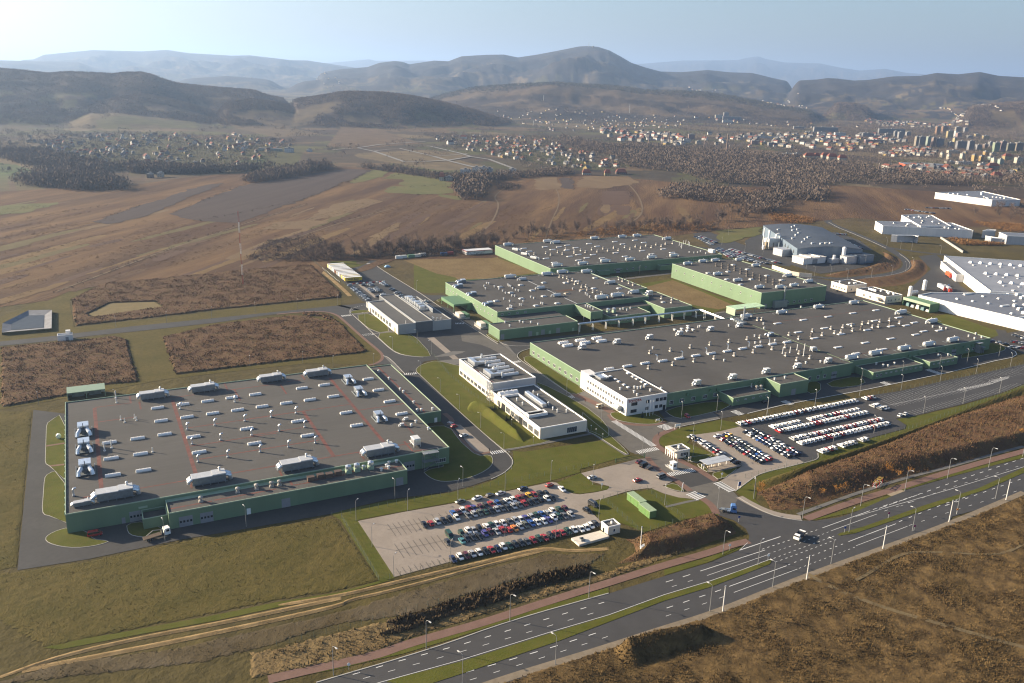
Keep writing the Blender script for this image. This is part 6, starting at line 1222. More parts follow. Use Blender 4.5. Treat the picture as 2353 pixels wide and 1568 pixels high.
for pr, s, z, rz, lab, g, sc in (
    (PL, 'z1 985,1405 1780,1275 z2 410,1155 1110,1035', H1 - .12, 0, 'long silver unit on the front edge of the front hall roof, {}', 'long silver units on the front hall', (1.25, 1.25, 1.2)),
    (PL, 'z1 1300,560 1730,500 z2 190,415 580,370', H1 - .12, 0, 'long silver unit on the back edge of the front hall roof, {}', 'long silver units on the front hall', (1.1, 1.1, 1.15)),
    (PL, 'z1 705,1470', H1 - .12, 0, 'smaller silver unit at the front left corner of the front hall roof', 'long silver units on the front hall', .6),
    (PP, 'z1 712,850 718,990 728,1175', H1 - .12, R_(-90), 'silver two armed unit by the west edge of the front hall, {}', 'two armed units on the front hall', 1.15),
    (PP, 'z2 845,420 935,520 1105,735', H1 - .12, R_(-90), 'silver two armed unit by the right side of the front hall, {}', 'two armed units on the front hall', .95),
    (PB, 'z2 1415,960', H1 - .12, R_(-90), 'upright silver unit near the front right corner of the front hall roof', None, 1.5),
    (PB, 'z2 1335,750 1300,800', H1 - .12, 0, 'tiny silver unit on the right part of the front hall roof, {}', None, .6),
    (PC_, 'z5 880,1405 1080,1368 1325,1328 1535,1292 1740,1255', H2 - .12, 0, 'white rounded unit along the front right edge of the big hall, {}', 'rounded units on the big hall', 1.15),
    (PC_, 'z5 1570,1095 1310,1018', H2 - .12, R_(180), 'white rounded unit at the right end of the big hall, {}', 'rounded units on the big hall', 1.15),
    (PC_, 'z5 900,935 600,972 285,1018 z4 925,700', H2 - .12, 0, 'white rounded unit along the back edge of the big hall, {}', 'rounded units on the big hall', 1.05),
    (PB, 'z3 1425,965 1720,920 1995,882 2250,850 z4 632,812 877,780', H2 - .12, 0, 'small silver box unit in the big hall roof back row, {}', 'box units on the big hall', 1.15),
    (PB, 'z4 515,1272 820,1222 1105,1172 1370,1128 1630,1082', H2 - .12, 0, 'small silver box unit in the big hall roof front row, {}', 'box units on the big hall', 1.15),
    (PB, 'z4 1500,985', H2 - .12, R_(180), 'lone white box unit in the middle of the big hall roof', 'box units on the big hall', 1.1), (PP, 'z4 1140,850', H2 - .12, R_(180), 'white unit with two bent ducts at the centre of the big hall roof', None, .6),
    (PP, 'z3 400,400 375,440 490,508 630,592', 8.48, R_(180), 'grey railed unit along the west edge of the middle hall, {}', 'railed units on the middle hall', .8),
    (PC_, 'z3 800,362 1115,340 1245,322 1450,318', 8.48, 0, 'white rounded unit along the back edge of the middle hall, {}', 'rounded units on the middle hall', 1.1),
    (PC_, 'z3 915,380 1070,455 1205,518', 8.48, R_(180), 'white rounded unit on the centre line of the middle hall, {}', 'rounded units on the middle hall', .85),
    (PC_, 'z3 1665,410 1865,492', 8.48, R_(180), 'white rounded unit on the east ridge of the middle hall, {}', 'rounded units on the middle hall', 1.0), (PC_, 'z3 1575,540 1710,522', 8.48, 0, 'white rounded unit on the front edge of the middle hall, {}', 'rounded units on the middle hall', 1.2),
    (PB, 'z3 1990,510', 6.68, 0, 'white box unit on the low east wing of the middle hall', None, 1.4),
    (PC_, 'z3 1200,265 1420,250 1610,230 1820,215 2005,197 2195,182', 8.18, 0, 'white rounded unit along the front edge of the farthest hall, {}', 'rounded units on the farthest hall', 1.1),
    (PC_, 'z3 785,88 1120,60 1520,33 1755,20 1880,12', 8.18, 0, 'white rounded unit along the back edge of the farthest hall, {}', 'rounded units on the farthest hall', 1.1), (PC_, 'z3 855,130 930,168 1010,200', 8.18, R_(-60), 'white rounded unit on the west edge of the farthest hall, {}', 'rounded units on the farthest hall', .95), (PC_, 'z3 1200,68 2145,36', 8.18, R_(180), 'white branching unit on the farthest hall roof, {}', 'rounded units on the farthest hall', 1.1),
    (PC_, 'z4 560,230 665,222 870,215 1010,265', 11.38, 0, 'white rounded unit along the back edge of the tall hall, {}', 'rounded units on the tall hall', 1.0), (PC_, 'z4 430,250 685,338 855,392 1040,450', 11.38, 0, 'white rounded unit along the west edge of the tall hall, {}', 'rounded units on the tall hall', 1.0),
    (PC_, 'z4 1215,450 1335,435', 11.38, 0, 'white rounded unit on the front edge of the tall hall, {}', 'rounded units on the tall hall', 1.0), (PC_, 'z4 1290,350 1465,400', 11.38, R_(180), 'white rounded unit on the east edge of the tall hall, {}', 'rounded units on the tall hall', 1.0)):
    units(pr, s, z, rz, lab, g, sc)
for p_ in (PL, PP, PC_, PB): kill(p_)
# ------------------------------------------------------------------ cars
PAINTC = {'white': (.74, .74, .72), 'silver': (.46, .47, .48), 'grey': (.17, .175, .18), 'charcoal': (.05, .052, .055), 'black': (.012, .012, .014), 'red': (.44, .022, .018), 'maroon': (.15, .018, .02), 'navy': (.018, .028, .09), 'blue': (.03, .12, .42), 'violet': (.10, .09, .36), 'green': (.02, .085, .045),
          'teal': (.10, .32, .34), 'yellow': (.72, .42, .02), 'orange': (.62, .20, .02), 'olive': (.19, .20, .14), 'beige': (.48, .40, .28)}
CM = {}
for k, c in PAINTC.items():
    m = M('car_' + k, c, .22, scale=.5, var=.03, spec=.6); m.node_tree.nodes['Principled BSDF'].inputs['Coat Weight'].default_value = .6; CM[k] = m
TYRE = M('tyre', (.02, .02, .02), .8); RIM = M('wheel_rim', (.35, .36, .37), .35, metal=.6); LAMPW = M('headlight', (.6, .6, .58), .15); LAMPR = M('tail_light', (.35, .02, .02), .3); CGL = M('car_glass', (.018, .022, .027), .05, scale=.4, var=.3, spec=.7)
def car_meshes(kind):
    """body shell lofted along its length, glasshouse under a painted roof"""
    if kind == 'van': sec = [(-2.4, .80, .45, .95), (-2.3, .86, .30, 1.15), (-.8, .88, .28, 1.15), (1.3, .88, .28, 1.12), (2.0, .84, .30, .95), (2.35, .74, .42, .72)]; cab = (-2.25, -2.15, 1.05, 1.75, 1.95, 1.12)
    elif kind == 'sedan': sec = [(-2.15, .72, .42, .80), (-2.05, .80, .30, .95), (-.9, .85, .27, .97), (.9, .85, .27, .93), (1.8, .80, .30, .78), (2.1, .68, .42, .60)]; cab = (-1.55, -.85, .35, 1.15, 1.42, .94)
    else: sec = [(-1.95, .74, .42, .85), (-1.88, .82, .30, .98), (-.8, .84, .27, .98), (.8, .84, .27, .95), (1.6, .80, .30, .80), (1.92, .68, .42, .60)]; cab = (-1.85, -1.45, .30, 1.05, 1.48, .96)
    b = MB(); n = 8; prev = None
    for (y, w_, z0, z1) in sec:
        i = len(b.v); b.v += [(-w_*.92, y, z0), (-w_, y, (z0 + z1)/2), (-w_*.98, y, z1 - .12), (-w_*.8, y, z1), (w_*.8, y, z1), (w_*.98, y, z1 - .12), (w_, y, (z0 + z1)/2), (w_*.92, y, z0)]
        if prev is not None:
            for k in range(n): j = (k + 1) % n; b.f.append((prev + k, prev + j, i + j, i + k)); b.mi.append(0)
        else: b.f.append(tuple(i + k for k in range(n))); b.mi.append(0)
        prev = i
    b.f.append(tuple(prev + k for k in reversed(range(n)))); b.mi.append(0)
    yb, yr, yf, yw, zt, zb = cab; w1, w2 = .74, .60
    if kind == 'van': w1, w2 = .84, .76
    b.box(-w2 - .02, w2 + .02, yr, yf, zt - .04, zt + .04, 0, tp=.04)
    for yp in ((yr + yf)/2,): b.box(-w2 - .06, w2 + .06, yp - .05, yp + .05, zb, zt - .03, 0)
    for (ya, za, yb2, zb2) in ((yf, zt, yw, zb), (yr, zt, yb, zb)):
        for s in (-1, 1): b.face([(s*(w2 + .02), ya - .06, za), (s*(w2 + .02), ya + .06, za), (s*(w1 + .02), yb2 + .06, zb2), (s*(w1 + .02), yb2 - .06, zb2)], 0)
    g = MB(); i = 0; g.v = [(-w1, yb, zb - .03), (w1, yb, zb - .03), (w1, yw, zb - .03), (-w1, yw, zb - .03), (-w2, yr, zt - .03), (w2, yr, zt - .03), (w2, yf, zt - .03), (-w2, yf, zt - .03)]
    for f_ in ((0, 1, 5, 4), (1, 2, 6, 5), (2, 3, 7, 6), (3, 0, 4, 7)): g.f.append(f_); g.mi.append(0)
    yf_, yr_ = sec[-1][0], sec[0][0]; hl, tl = MB(), MB()
    hl = MB().box(-.12, .12, -.10, .05, -.07, .07, tp=.02).mesh('headlight', LAMPW); tl = MB().box(-.12, .12, -.05, .08, -.08, .08, tp=.02).mesh('tail_light', LAMPR)
    return b.mesh('car_body', CM['white']), g.mesh('windows', CGL), hl, tl, sec
CARM = {k: car_meshes(k) for k in ('hatchback', 'saloon car', 'van')} if False else {'hatchback': car_meshes('hatch'), 'saloon': car_meshes('sedan'), 'van': car_meshes('van')}
WHEEL = MB().tube([(-.1, 0, 0), (.1, 0, 0)], .31, 12).tube([(-.105, 0, 0), (.105, 0, 0)], .17, 8, 1).mesh('wheel', [TYRE, RIM])
CARS = []
def car(p, rz, col, kind, label, group, lod): CARS.append((math.hypot(p[0], p[1]), p, rz, col, kind, label, group, lod))
KN = {'h': 'hatchback', 's': 'saloon', 'v': 'van'}
def carrow(s, kinds, rz, where, group, lod=0):
    """'z1 x,y,colour ...' : one row, labelled in order from its left end"""
    k = 'm'; L = []
    for tok in s.split():
        if ',' in tok:
            a, b, c = tok.split(','); L.append((G(k, float(a), float(b), .7), c))
        else: k = tok
    L.sort(key=lambda q: ux_of(q[0][0], q[0][1]))
    for i, (p, c) in enumerate(L):
        kd = KN[kinds[(i*7 + len(L)) % len(kinds)]]
        car(p, rz + random.uniform(-.03, .03) + (math.pi if random.random() < .12 else 0), c, kd, c + ' ' + kd + ', ' + ordw(i + 1) + ' from the left in ' + where, group, lod)
g1 = 'cars in the beige front car park'
carrow('c3 400,298,blue 460,288,maroon 510,275,white 575,260,red 630,250,violet 700,242,maroon 755,225,charcoal 810,208,red 880,200,blue 935,192,black 985,175,white 1045,162,white 1105,148,red 1160,132,maroon 1212,118,yellow 1270,110,red 1335,95,black 1400,98,black', 'hsh', math.pi, 'the back row of the beige car park', g1)
carrow('c3 100,425,black 165,410,red 240,395,silver 305,382,black 370,368,black 445,352,white 565,330,grey 630,315,silver 690,300,olive 750,288,green 810,278,black 870,265,silver 925,252,grey 985,248,charcoal 1050,232,silver 1110,215,grey 1165,202,red 1225,188,black 1275,170,charcoal 1335,158,black 1405,150,white 1460,140,black', 'hsh', math.pi, 'the second row of the beige car park', g1)
carrow('c3 495,518,green 565,490,white 625,485,silver 685,465,black 755,440,white 815,432,green 870,425,white 940,412,white 1005,395,grey 1065,380,silver 1125,375,white 1180,358,violet 1240,345,silver 1290,330,green 1350,315,blue 1400,297,silver 1465,282,white 1535,265,green 1600,258,maroon', 'shh', math.pi, 'the third row of the beige car park', g1)
carrow('c3 498,595,teal 550,572,charcoal 620,560,charcoal 690,550,black 745,522,violet 800,505,maroon 870,498,silver 935,485,red 998,478,red 1060,465,orange 1120,447,silver 1175,430,olive 1240,412,blue 1300,403,white 1370,392,white 1425,375,violet 1478,352,white 1530,340,green 1590,332,grey 1660,318,silver', 'hhs', math.pi, 'the fourth row of the beige car park', g1)
carrow('c3 405,792,navy 480,768,white 545,755,maroon 610,735,silver 682,722,white 750,708,black 815,693,red 880,685,navy 940,660,white 1005,650,green 1065,635,charcoal 1130,622,charcoal 1190,605,grey 1258,592,red 1320,575,green 1380,563,red 1440,540,charcoal 1500,525,red 1560,508,red 1625,495,green 1690,482,white 1760,472,white 1820,460,white 1870,437,white 1920,415,charcoal', 'hsh', math.pi, 'the front row of the beige car park', g1)
carrow('c3 485,178,olive 660,143,white 800,115,charcoal 915,92,silver 1150,42,navy 1430,5,red', 'ssh', R_(-80), 'the top edge line of the beige car park', g1)
for k, x, y, rz, c, kd, lb in (('c3', 1565, 48, math.pi, 'white', 'saloon', 'white saloon standing apart at the top right corner of the beige car park'), ('c3', 365, 540, math.pi, 'green', 'van', 'dark green van standing apart in the middle of the beige car park'), ('c3', 350, 612, math.pi, 'charcoal', 'saloon', 'dark saloon standing apart in front of the green van'),
    ('c3', 1895, 212, math.pi + .2, 'charcoal', 'van', 'dark van on the lawn edge right of the beige car park'), ('c3', 1832, 275, math.pi + .2, 'black', 'hatchback', 'black hatchback in front of the dark van on the lawn edge'),
    ('z7', 497, 627, R_(-70), 'maroon', 'saloon', 'maroon saloon by the green gate in the visitors car park'), ('z7', 535, 658, R_(-70), 'black', 'van', 'black van beside the maroon saloon in the visitors car park'), ('z7', 583, 678, R_(-70), 'charcoal', 'hatchback', 'charcoal hatchback at the drive side of the visitors car park'), ('z7', 97, 762, R_(-85), 'silver', 'saloon', 'silver saloon by a lamp at the left of the visitors car park'),
    ('z7', 483, 785, R_(-85), 'red', 'saloon', 'red saloon alone in the middle of the visitors car park'), ('z7', 685, 755, R_(-80), 'grey', 'van', 'grey van at the exit of the visitors car park'), ('z7', 165, 160, R_(-80), 'beige', 'van', 'beige estate parked before the white office'), ('z7', 905, 243, R_(170), 'red', 'hatchback', 'red hatchback with open doors in the shade of the big hall'),
    ('z2', 1745, 797, R_(-75), 'red', 'hatchback', 'red hatchback in the bay right of the front hall'), ('z2', 1830, 875, R_(-80), 'silver', 'saloon', 'silver saloon in the bay right of the front hall'), ('b6', 655, 405, R_(-90), 'red', 'van', 'red pickup in the shade at the front left corner of the front hall'), ('z7', 1565, 120, R_(-90), 'black', 'hatchback', 'black car in the shade before the low annex of the big hall'), ('b5', 1585, 552, R_(-80), 'white', 'saloon', 'white car on the drive beside the grey hall'),
    ('c1', 90, 670, R_(-60), 'charcoal', 'hatchback', 'dark car by the small cream office'), ('z4', 1100, 1410, 0, 'charcoal', 'saloon', 'dark saloon beside the right low annex in shade') if False else ('c1', 1435, 610, R_(-60), 'blue', 'hatchback', 'blue car by the white works yard')):
    car(G(k, x, y, .7), rz, c, kd, lb, None, 0)
g2 = 'dark cars in the beige right car park'
carrow('c4 385,300,silver 440,325,black 480,355,navy 530,370,silver 560,393,white 610,430,silver 660,455,silver 705,490,charcoal 740,515,red 805,545,silver', 'hsh', R_(90), 'the left file of cars by the gatehouse', g2, 1)
carrow('c4 760,293,white 850,345,red 895,372,black 935,400,black 990,428,maroon 1040,455,charcoal 1080,485,charcoal 1120,513,black 1170,543,red 1225,570,charcoal 1275,600,navy 1320,628,black 1380,655,black', 'hsh', R_(90), 'the second file of cars by the gatehouse', g2, 1)
carrow('c4 875,275,navy 920,290,yellow 960,320,black 1010,342,olive 1050,370,white 1105,395,black 1150,428,charcoal 1200,455,olive 1245,487,silver 1290,512,black 1345,542,blue 1385,572,silver 1440,600,white 1485,628,red', 'hsh', R_(90), 'the third file of cars by the gatehouse', g2, 1)
carrow('c4 1165,235,black 1215,268,silver 1255,290,grey 1310,318,silver 1355,345,blue 1405,375,navy 1455,400,navy 1500,430,charcoal 1560,458,white 1600,490,charcoal 1650,520,black 1710,545,silver 1765,580,black', 'hsh', R_(90), 'the fourth file of cars by the gatehouse', g2, 1)
carrow('c4 1275,215,black 1320,245,black 1370,272,black 1420,292,black 1475,318,red 1520,345,silver 1545,372,grey 1610,395,silver 1665,432,white 1720,462,charcoal 1790,487,red 1830,520,navy 1880,545,navy', 'hsh', R_(90), 'the right file of cars by the gatehouse', g2, 1)
carrow('c4 965,635,black 1020,665,black', 'hs', R_(90), 'the pair of cars by the long shelter', g2, 1)
g3 = 'new cars in the dark car park'
def newrow(a, b, where, gaps=(), rz=0, n=None):
    p, q = P(a, .7)[0], P(b, .7)[0]; l = math.hypot(q[0] - p[0], q[1] - p[1]); n = n or int(l/2.55) + 1
    for i in range(n):
        if i in gaps: continue
        c = random.choices(['white', 'silver', 'red', 'grey', 'teal', 'orange', 'maroon'], [62, 22, 8, 3, 2, 1, 2])[0]; kd = random.choice(['hatchback', 'hatchback', 'saloon']); u = i/(n - 1)
        car((p[0] + (q[0] - p[0])*u, p[1] + (q[1] - p[1])*u), rz + random.uniform(-.04, .04), c, kd, 'new ' + c + ' ' + kd + ', ' + ordw(i + 1) + ' from the left in ' + where, g3, 2)
newrow('z7 1345,305', 'z8 1060,548', 'the back row of the dark car park', (31, 32)); newrow('z8 215,803', 'z8 930,655', 'the second row of the dark car park', (7, 8)); newrow('z8 265,838', 'z8 1000,680', 'the third row of the dark car park')
newrow('z8 385,903', 'z8 1125,738', 'the fourth row of the dark car park'); newrow('z8 450,940', 'z8 1185,773', 'the fifth row of the dark car park'); newrow('z8 625,1010', 'z8 1000,905', 'the near row of the dark car park', (4, 9))
newrow('z8 1065,625', 'z8 1105,615', 'the small back group on the empty bays', (), 0, 3); newrow('z8 1125,647', 'z8 1175,637', 'the small front group on the empty bays', (), 0, 3); newrow('z8 1300,703', 'z8 1345,693', 'the pair at the end of the empty bays', (), R_(-70), 2)
g4 = 'cars on the test yard by the trailers'
carrow('d1 890,780,silver', 'h', R_(90), 'the test yard, alone under the trailers', g4, 2); carrow('d1 980,850,charcoal 1000,880,silver 1050,905,silver 1060,935,silver 1140,975,grey 1160,1000,silver 1200,1040,charcoal 1240,1065,silver 1290,1090,silver 1320,1120,charcoal 1350,1150,silver 1400,1195,silver', 'hsh', R_(90), 'the west file of the test yard', g4, 2)
carrow('d1 1290,780,charcoal 1460,755,silver 1510,780,silver 1450,890,silver 1500,920,silver 1560,970,grey', 'hs', R_(90), 'the centre file of the test yard', g4, 2); carrow('d1 1630,870,silver 1660,900,silver 1690,930,silver 1740,955,grey 1850,1040,white 1690,1095,charcoal', 'hs', R_(90), 'the inner file of the test yard', g4, 2)
carrow('d1 1810,720,white 1850,745,silver 1900,770,silver 1940,800,charcoal 2070,890,black 2120,920,charcoal 2230,995,silver 2290,1010,grey 2330,1070,silver', 'hs', R_(90), 'the east file of the test yard', g4, 2)
def bulk(a, b, n, rz):
    p, q = P(a, .7)[0], P(b, .7)[0]
    for i in range(n): u = i/(n - 1); car((p[0] + (q[0] - p[0])*u, p[1] + (q[1] - p[1])*u), rz, random.choices(['silver', 'white', 'charcoal', 'red', 'grey', 'navy'], [30, 22, 20, 9, 12, 7])[0], random.choice(['hatchback', 'saloon']), None, None, 3)
for a, b, n in (('z4 545,10', 'z4 680,62', 14), ('z4 500,12', 'z4 640,75', 14), ('z4 680,118', 'z4 800,185', 14), ('z4 700,108', 'z4 830,178', 14), ('z4 760,135', 'z4 960,215', 18), ('z4 780,128', 'z4 990,208', 18), ('z4 800,118', 'z4 1220,238', 34), ('z4 900,200', 'z4 1110,240', 16), ('d2 1360,280', 'd2 1660,400', 14), ('d2 1440,240', 'd2 1600,245', 8), ('d2 1750,450', 'd2 1890,500', 6), ('d5 530,240', 'd5 960,300', 22), ('d5 1180,70', 'd5 1450,130', 10), ('d5 850,215', 'd5 1210,225', 12), ('z5 2080,1250', 'z5 2190,1275', 3), ('z5 2270,1200', 'z5 2351,1225', 4), ('z5 2260,1255', 'z5 2351,1270', 5), ('z5 2240,1300', 'z5 2340,1310', 6)): bulk(a, b, n, R_(60))
CARS.sort(key=lambda c: c[0])
solo = [c for c in CARS if c[5]][:288]; ids = set(map(id, solo)); rest = [c for c in CARS if id(c) not in ids]
for d, p, rz, col, kind, label, group, lod in solo:
    bm_, gm, hl, tl, sec = CARM[kind]
    o = link('parked_car', bm_, None, (p[0], p[1], .06), rz); o.material_slots[0].link = 'OBJECT'; o.material_slots[0].material = CM[col]; tag(o, label, 'car', group)
    link('windows', gm, o)
    yf, yr = sec[-1], sec[0]
    if lod < 2:
        for s in (-1, 1):
            link('headlight', hl, o, (s*.5, yf[0] - .02, yf[3] - .06)); link('tail_light', tl, o, (s*.58, yr[0] + .02, yr[3] - .12))
            for y in (-1.25, 1.2): link('wheel', WHEEL, o, (s*.74, y, .31))
mats_ = list(CM.values()); keys = list(CM.keys()); big = MB()
for d, p, rz, col, kind, *_ in rest:
    ca, sa = math.cos(rz), math.sin(rz)
    for me, mi in ((CARM[kind][0], keys.index(col)), (CARM[kind][1], len(keys))):
        i = len(big.v); big.v += [(p[0] + v.co.x*ca - v.co.y*sa, p[1] + v.co.x*sa + v.co.y*ca, v.co.z + .06) for v in me.vertices]
        for f_ in me.polygons: big.f.append(tuple(i + k for k in f_.vertices)); big.mi.append(mi)
o = struct(big.obj('parked_cars', mats_ + [CGL]), 'stuff')
# ------------------------------------------------------------------ trucks
def truck_wheels(t, ys, r=.5, x=1.0):
    for y in ys:
        for s in (-1, 1): MB().tube([(s*x - .17, y, r), (s*x + .17, y, r)], r, 12).tube([(s*x - .175, y, r), (s*x + .175, y, r)], r*.5, 8, 1).obj('wheel', [TYRE, RIM], t)
BLUET = M('truck_blue', (.10, .22, .48), .3, scale=.5, var=.05, spec=.6)
t = thing('truck_tractor', 'blue tractor unit without trailer leaving by the entrance drive', 'truck', (*G('c4', 900, 1370), .05), R_(-128))
MB().box(-1.22, 1.22, 1.0, 3.1, .6, 2.5).box(-1.2, 1.2, .9, 2.9, 2.5, 3.3, tp=.12, tpy=.3).box(-1.22, 1.22, 3.1, 3.25, .45, 1.2).obj('cab', BLUET, t); MB().box(-1.1, 1.1, 3.05, 3.14, 1.6, 2.45).box(-1.25, 1.25, 1.7, 2.8, 1.7, 2.4).obj('window', CGL, t); MB().box(-.45, .45, -3.2, 1.0, .7, 1.0).box(-1.0, 1.0, -2.6, -.4, .95, 1.1).obj('chassis', GALVD, t)
MB().box(-.5, .5, -1.9, -.9, 1.1, 1.25, tp=.1).obj('coupling', STEEL, t); MB().box(-1.15, -.7, -.3, .8, .5, 1.0).box(.7, 1.15, -.3, .8, .5, 1.0).obj('fuel_tank', GALV, t); truck_wheels(t, (2.2, -1.5))
for s in (-1, 1): MB().box(s*.9 - .18, s*.9 + .18, 3.24, 3.3, .7, .95).obj('headlight', LAMPW, t); MB().box(s*1.35 - .1, s*1.35 + .1, 2.95, 3.05, 1.7, 2.3).obj('mirror', DGREY, t)
t = thing('tipper_truck', 'white tipper truck with a raised tailgate on the main road', 'truck', (*G('b8', 880, 320), .05), R_(205) - R_(90))
MB().box(-1.05, 1.05, 1.2, 2.9, .55, 1.5).box(-1.0, 1.0, 1.1, 2.5, 1.5, 2.2, tp=.1, tpy=.25).obj('cab', WHITE, t); MB().box(-.95, .95, 2.5, 2.62, 1.5, 2.0).box(-1.03, 1.03, 1.4, 2.2, 1.5, 2.0).obj('window', CGL, t); MB().box(-.5, .5, -2.6, 1.2, .55, .8).obj('chassis', GALVD, t)
bd = MB().box(-1.1, 1.1, -2.7, 1.0, .85, .98).box(-1.12, -1.04, -2.7, 1.0, .98, 1.7).box(1.04, 1.12, -2.7, 1.0, .98, 1.7).box(-1.04, 1.04, .92, 1.0, .98, 1.9); bd.obj('bed', M('bed_dark', (.10, .10, .11), .6), t); tg = MB().box(-1.1, 1.1, -3.6, -2.75, 1.5, 1.58).obj('tailgate', WHITE, t); truck_wheels(t, (2.0, -1.6), .4, .9)
for s in (-1, 1): MB().box(s*.75 - .14, s*.75 + .14, 2.89, 2.94, .75, .95).obj('headlight', LAMPW, t)
t = thing('flatbed_truck', 'white cabbed crane truck in the shade before the front hall', 'truck', (*G('b6', 1085, 430), .05), R_(-75))
MB().box(-1.2, 1.2, 2.3, 4.2, .6, 2.9, tp=.06).obj('cab', WHITE, t); MB().box(-1.1, 1.1, 4.14, 4.24, 1.7, 2.5).box(-1.22, 1.22, 2.8, 3.8, 1.7, 2.5).obj('window', CGL, t); MB().box(-.5, .5, -4.6, 2.3, .65, 1.0).box(-1.2, 1.2, -4.6, 1.2, 1.0, 1.25).obj('bed', M('bed_wood', (.14, .10, .07), .8), t); MB().box(-.4, .4, 1.4, 2.0, 1.0, 2.6).tube([(0, 1.7, 2.5), (.3, -1.4, 3.2), (.4, -3.6, 2.0)], .18, 6).obj('crane_arm', M('crane_grey', (.3, .28, .24), .5), t); truck_wheels(t, (3.3, -2.0, -3.3))
for k, x, y, c, lb in (('c1', 1345, 655, RED2, 'red cabbed lorry with a grey box in the white works yard'), ('c1', 1400, 670, RED2, 'second lorry with a silver box beside the red cabbed one'), ('c1', 1430, 500, None, 'orange red lorry at the loading docks of the white works')):
    t = thing('box_lorry', lb, 'truck', (*G(k, x, y), .05), R_(-28) if c else R_(-35)); MB().box(-1.25, 1.25, -6, 5, 1.0, 4.0).obj('box_body', M('lorry_silver', (.55, .55, .56), .4) if c else M('lorry_orange', (.55, .10, .04), .4), t); MB().box(-1.2, 1.2, -8.2, -6.2, .6, 3.0).obj('cab', RED2, t); truck_wheels(t, (-7.2, 2, 3.4), .5)
t = thing('covered_car', 'pale blue tarpaulin covered heap on the grass beyond the yard', 'heap', (*G('b5', 1178, 190), 0)); MB().box(-2.4, 2.4, -1.3, 1.3, 0, .8, tp=.15).box(-1.7, 1.5, -1.1, 1.1, .8, 1.6, tp=.4).obj('tarpaulin', M('tarp_blue', (.25, .42, .58), .6), t)
t = thing('bus_stop', 'yellow and red steel bus stop frame beside the cycle path', 'bus stop', (*G('z8', 1105, 1300), 0), R_(22))
MB().ring(-3.6, 3.6, -.9, .9, 2.3, 2.42, .12).box(-2.4, -1.4, -.78, .78, 2.31, 2.4).box(.2, 1.4, -.78, .78, 2.31, 2.4).box(2.3, 2.9, -.78, .78, 2.31, 2.4).obj('roof', M('yellow_frame', (.40, .27, .06), .6), t); MB().ring(-3.4, 3.4, -.8, .8, .4, .5, .1).box(-3.4, 3.4, .7, .8, 1.2, 1.4).obj('rail', WHITE, t)
for x in (-3.3, 0, 3.3): MB().box(x - .08, x + .08, -.8, -.64, 0, 2.3).box(x - .08, x + .08, .64, .8, 0, 2.3).obj('post', RED, t)
# ------------------------------------------------------------------ lamps
LPOLE = MB().tube([(0, 0, 0), (0, 0, .9), (0, 0, 8.4)], [.13, .11, .075], 7).mesh('pole', M('lamp_grey', (.36, .36, .35), .5, scale=2, var=.06, metal=.2)); LARM = MB().tube([(0, 0, 8.3), (.15, 0, 8.75), (.7, 0, 9.0), (1.3, 0, 9.0)], .06, 6).mesh('arm', MATS['lamp_grey']); LHEAD = MB().box(1.1, 2.0, -.17, .17, 8.9, 9.08, tp=.06).mesh('lamp_head', M('lamp_head', (.55, .55, .54), .35))
def lamps(s, where, ang, group, sc=1):
    pts = P(s); pts.sort(key=lambda p: ux_of(*p)); n = len(pts)
    for i, p in enumerate(pts):
        lb = 'grey street lamp ' + where + (', ' + ordw(i + 1) + ' from the left' if n > 1 else '')
        t = thing('street_lamp', lb, 'street lamp', (p[0], p[1], 0), R_(ang) + random.uniform(-.1, .1), group); t.scale = (sc,)*3; link('pole', LPOLE, t); a = link('arm', LARM, t); link('lamp_head', LHEAD, t)
lamps('b7 403,1123 1060,932 1652,738 2212,572 z7 1205,1418 1880,1118 z8 962,1478 1338,1350 1700,1243 2050,1150 2340,1055', 'along the red cycle path', -70, 'lamps along the main road', 1.05)
lamps('b7 1317,1185 1975,1048 b8 297,800 708,643 1090,490 1622,275 1912,162 2165,65', 'along the far verge of the main road', 110, 'lamps along the main road', 1.05)
lamps('b8 612,498 1208,283', 'on the median of the main road', 20, 'lamps along the main road', 1.05)
lamps('z6 205,660 340,880 525,1138 1008,1020 1467,895 1900,820 2265,660', 'round the lower edge of the beige car park', 45, 'lamps of the car parks', .9); lamps('z6 643,575 1070,480 1470,405 1858,320', 'along the top edge of the beige car park', 45, 'lamps of the car parks', .9)
lamps('z6 535,475 1112,368 b6 1698,355 1138,450', 'on the drive in front of the front hall', 100, 'lamps of the plant drives', .9); lamps('z7 100,825 710,1000 170,300 520,580 1158,1030 1465,945 815,690', 'around the entrance drive', 60, 'lamps of the plant drives', .9)
lamps('z7 852,270 1152,210 z8 165,700 965,440 1312,375 1628,315 1865,265 2135,215 953,540', 'before the front of the big hall', 60, 'lamps of the plant drives', .95); lamps('z7 1187,358 1580,235 1988,160 z8 573,630 1305,495 1637,420 1942,355 2232,300', 'along the white kerb of the big hall drive', 60, 'lamps of the plant drives', .95)
lamps('z7 950,585 c4 405,378 c4 1725,750 z8 55,1415 720,1000 1075,860 1495,690 1832,610 2140,520', 'along the berm side of the right car parks', 60, 'lamps of the car parks', .95)
lamps('z2 1625,510 1788,655 1968,815 2165,995 2232,1165 1460,360', 'on the lawn between front hall and cream office', 140, 'lamps of the plant drives', .85); lamps('z2 1550,190 1430,95 1222,160 b5 940,815 1235,1080', 'by the yard before the grey hall', 140, 'lamps of the plant drives', .95)
lamps('b5 650,595 220,640 b4 800,1110 1150,1080 1460,1045 1760,1010', 'along the drive between the weed fields', -90, 'lamps of the plant drives', .85); lamps('b5 600,1260 278,1215 1030,1235 z1 2125,300 975,600 330,620', 'behind the back edge of the front hall', -90, 'lamps of the plant drives', .8)
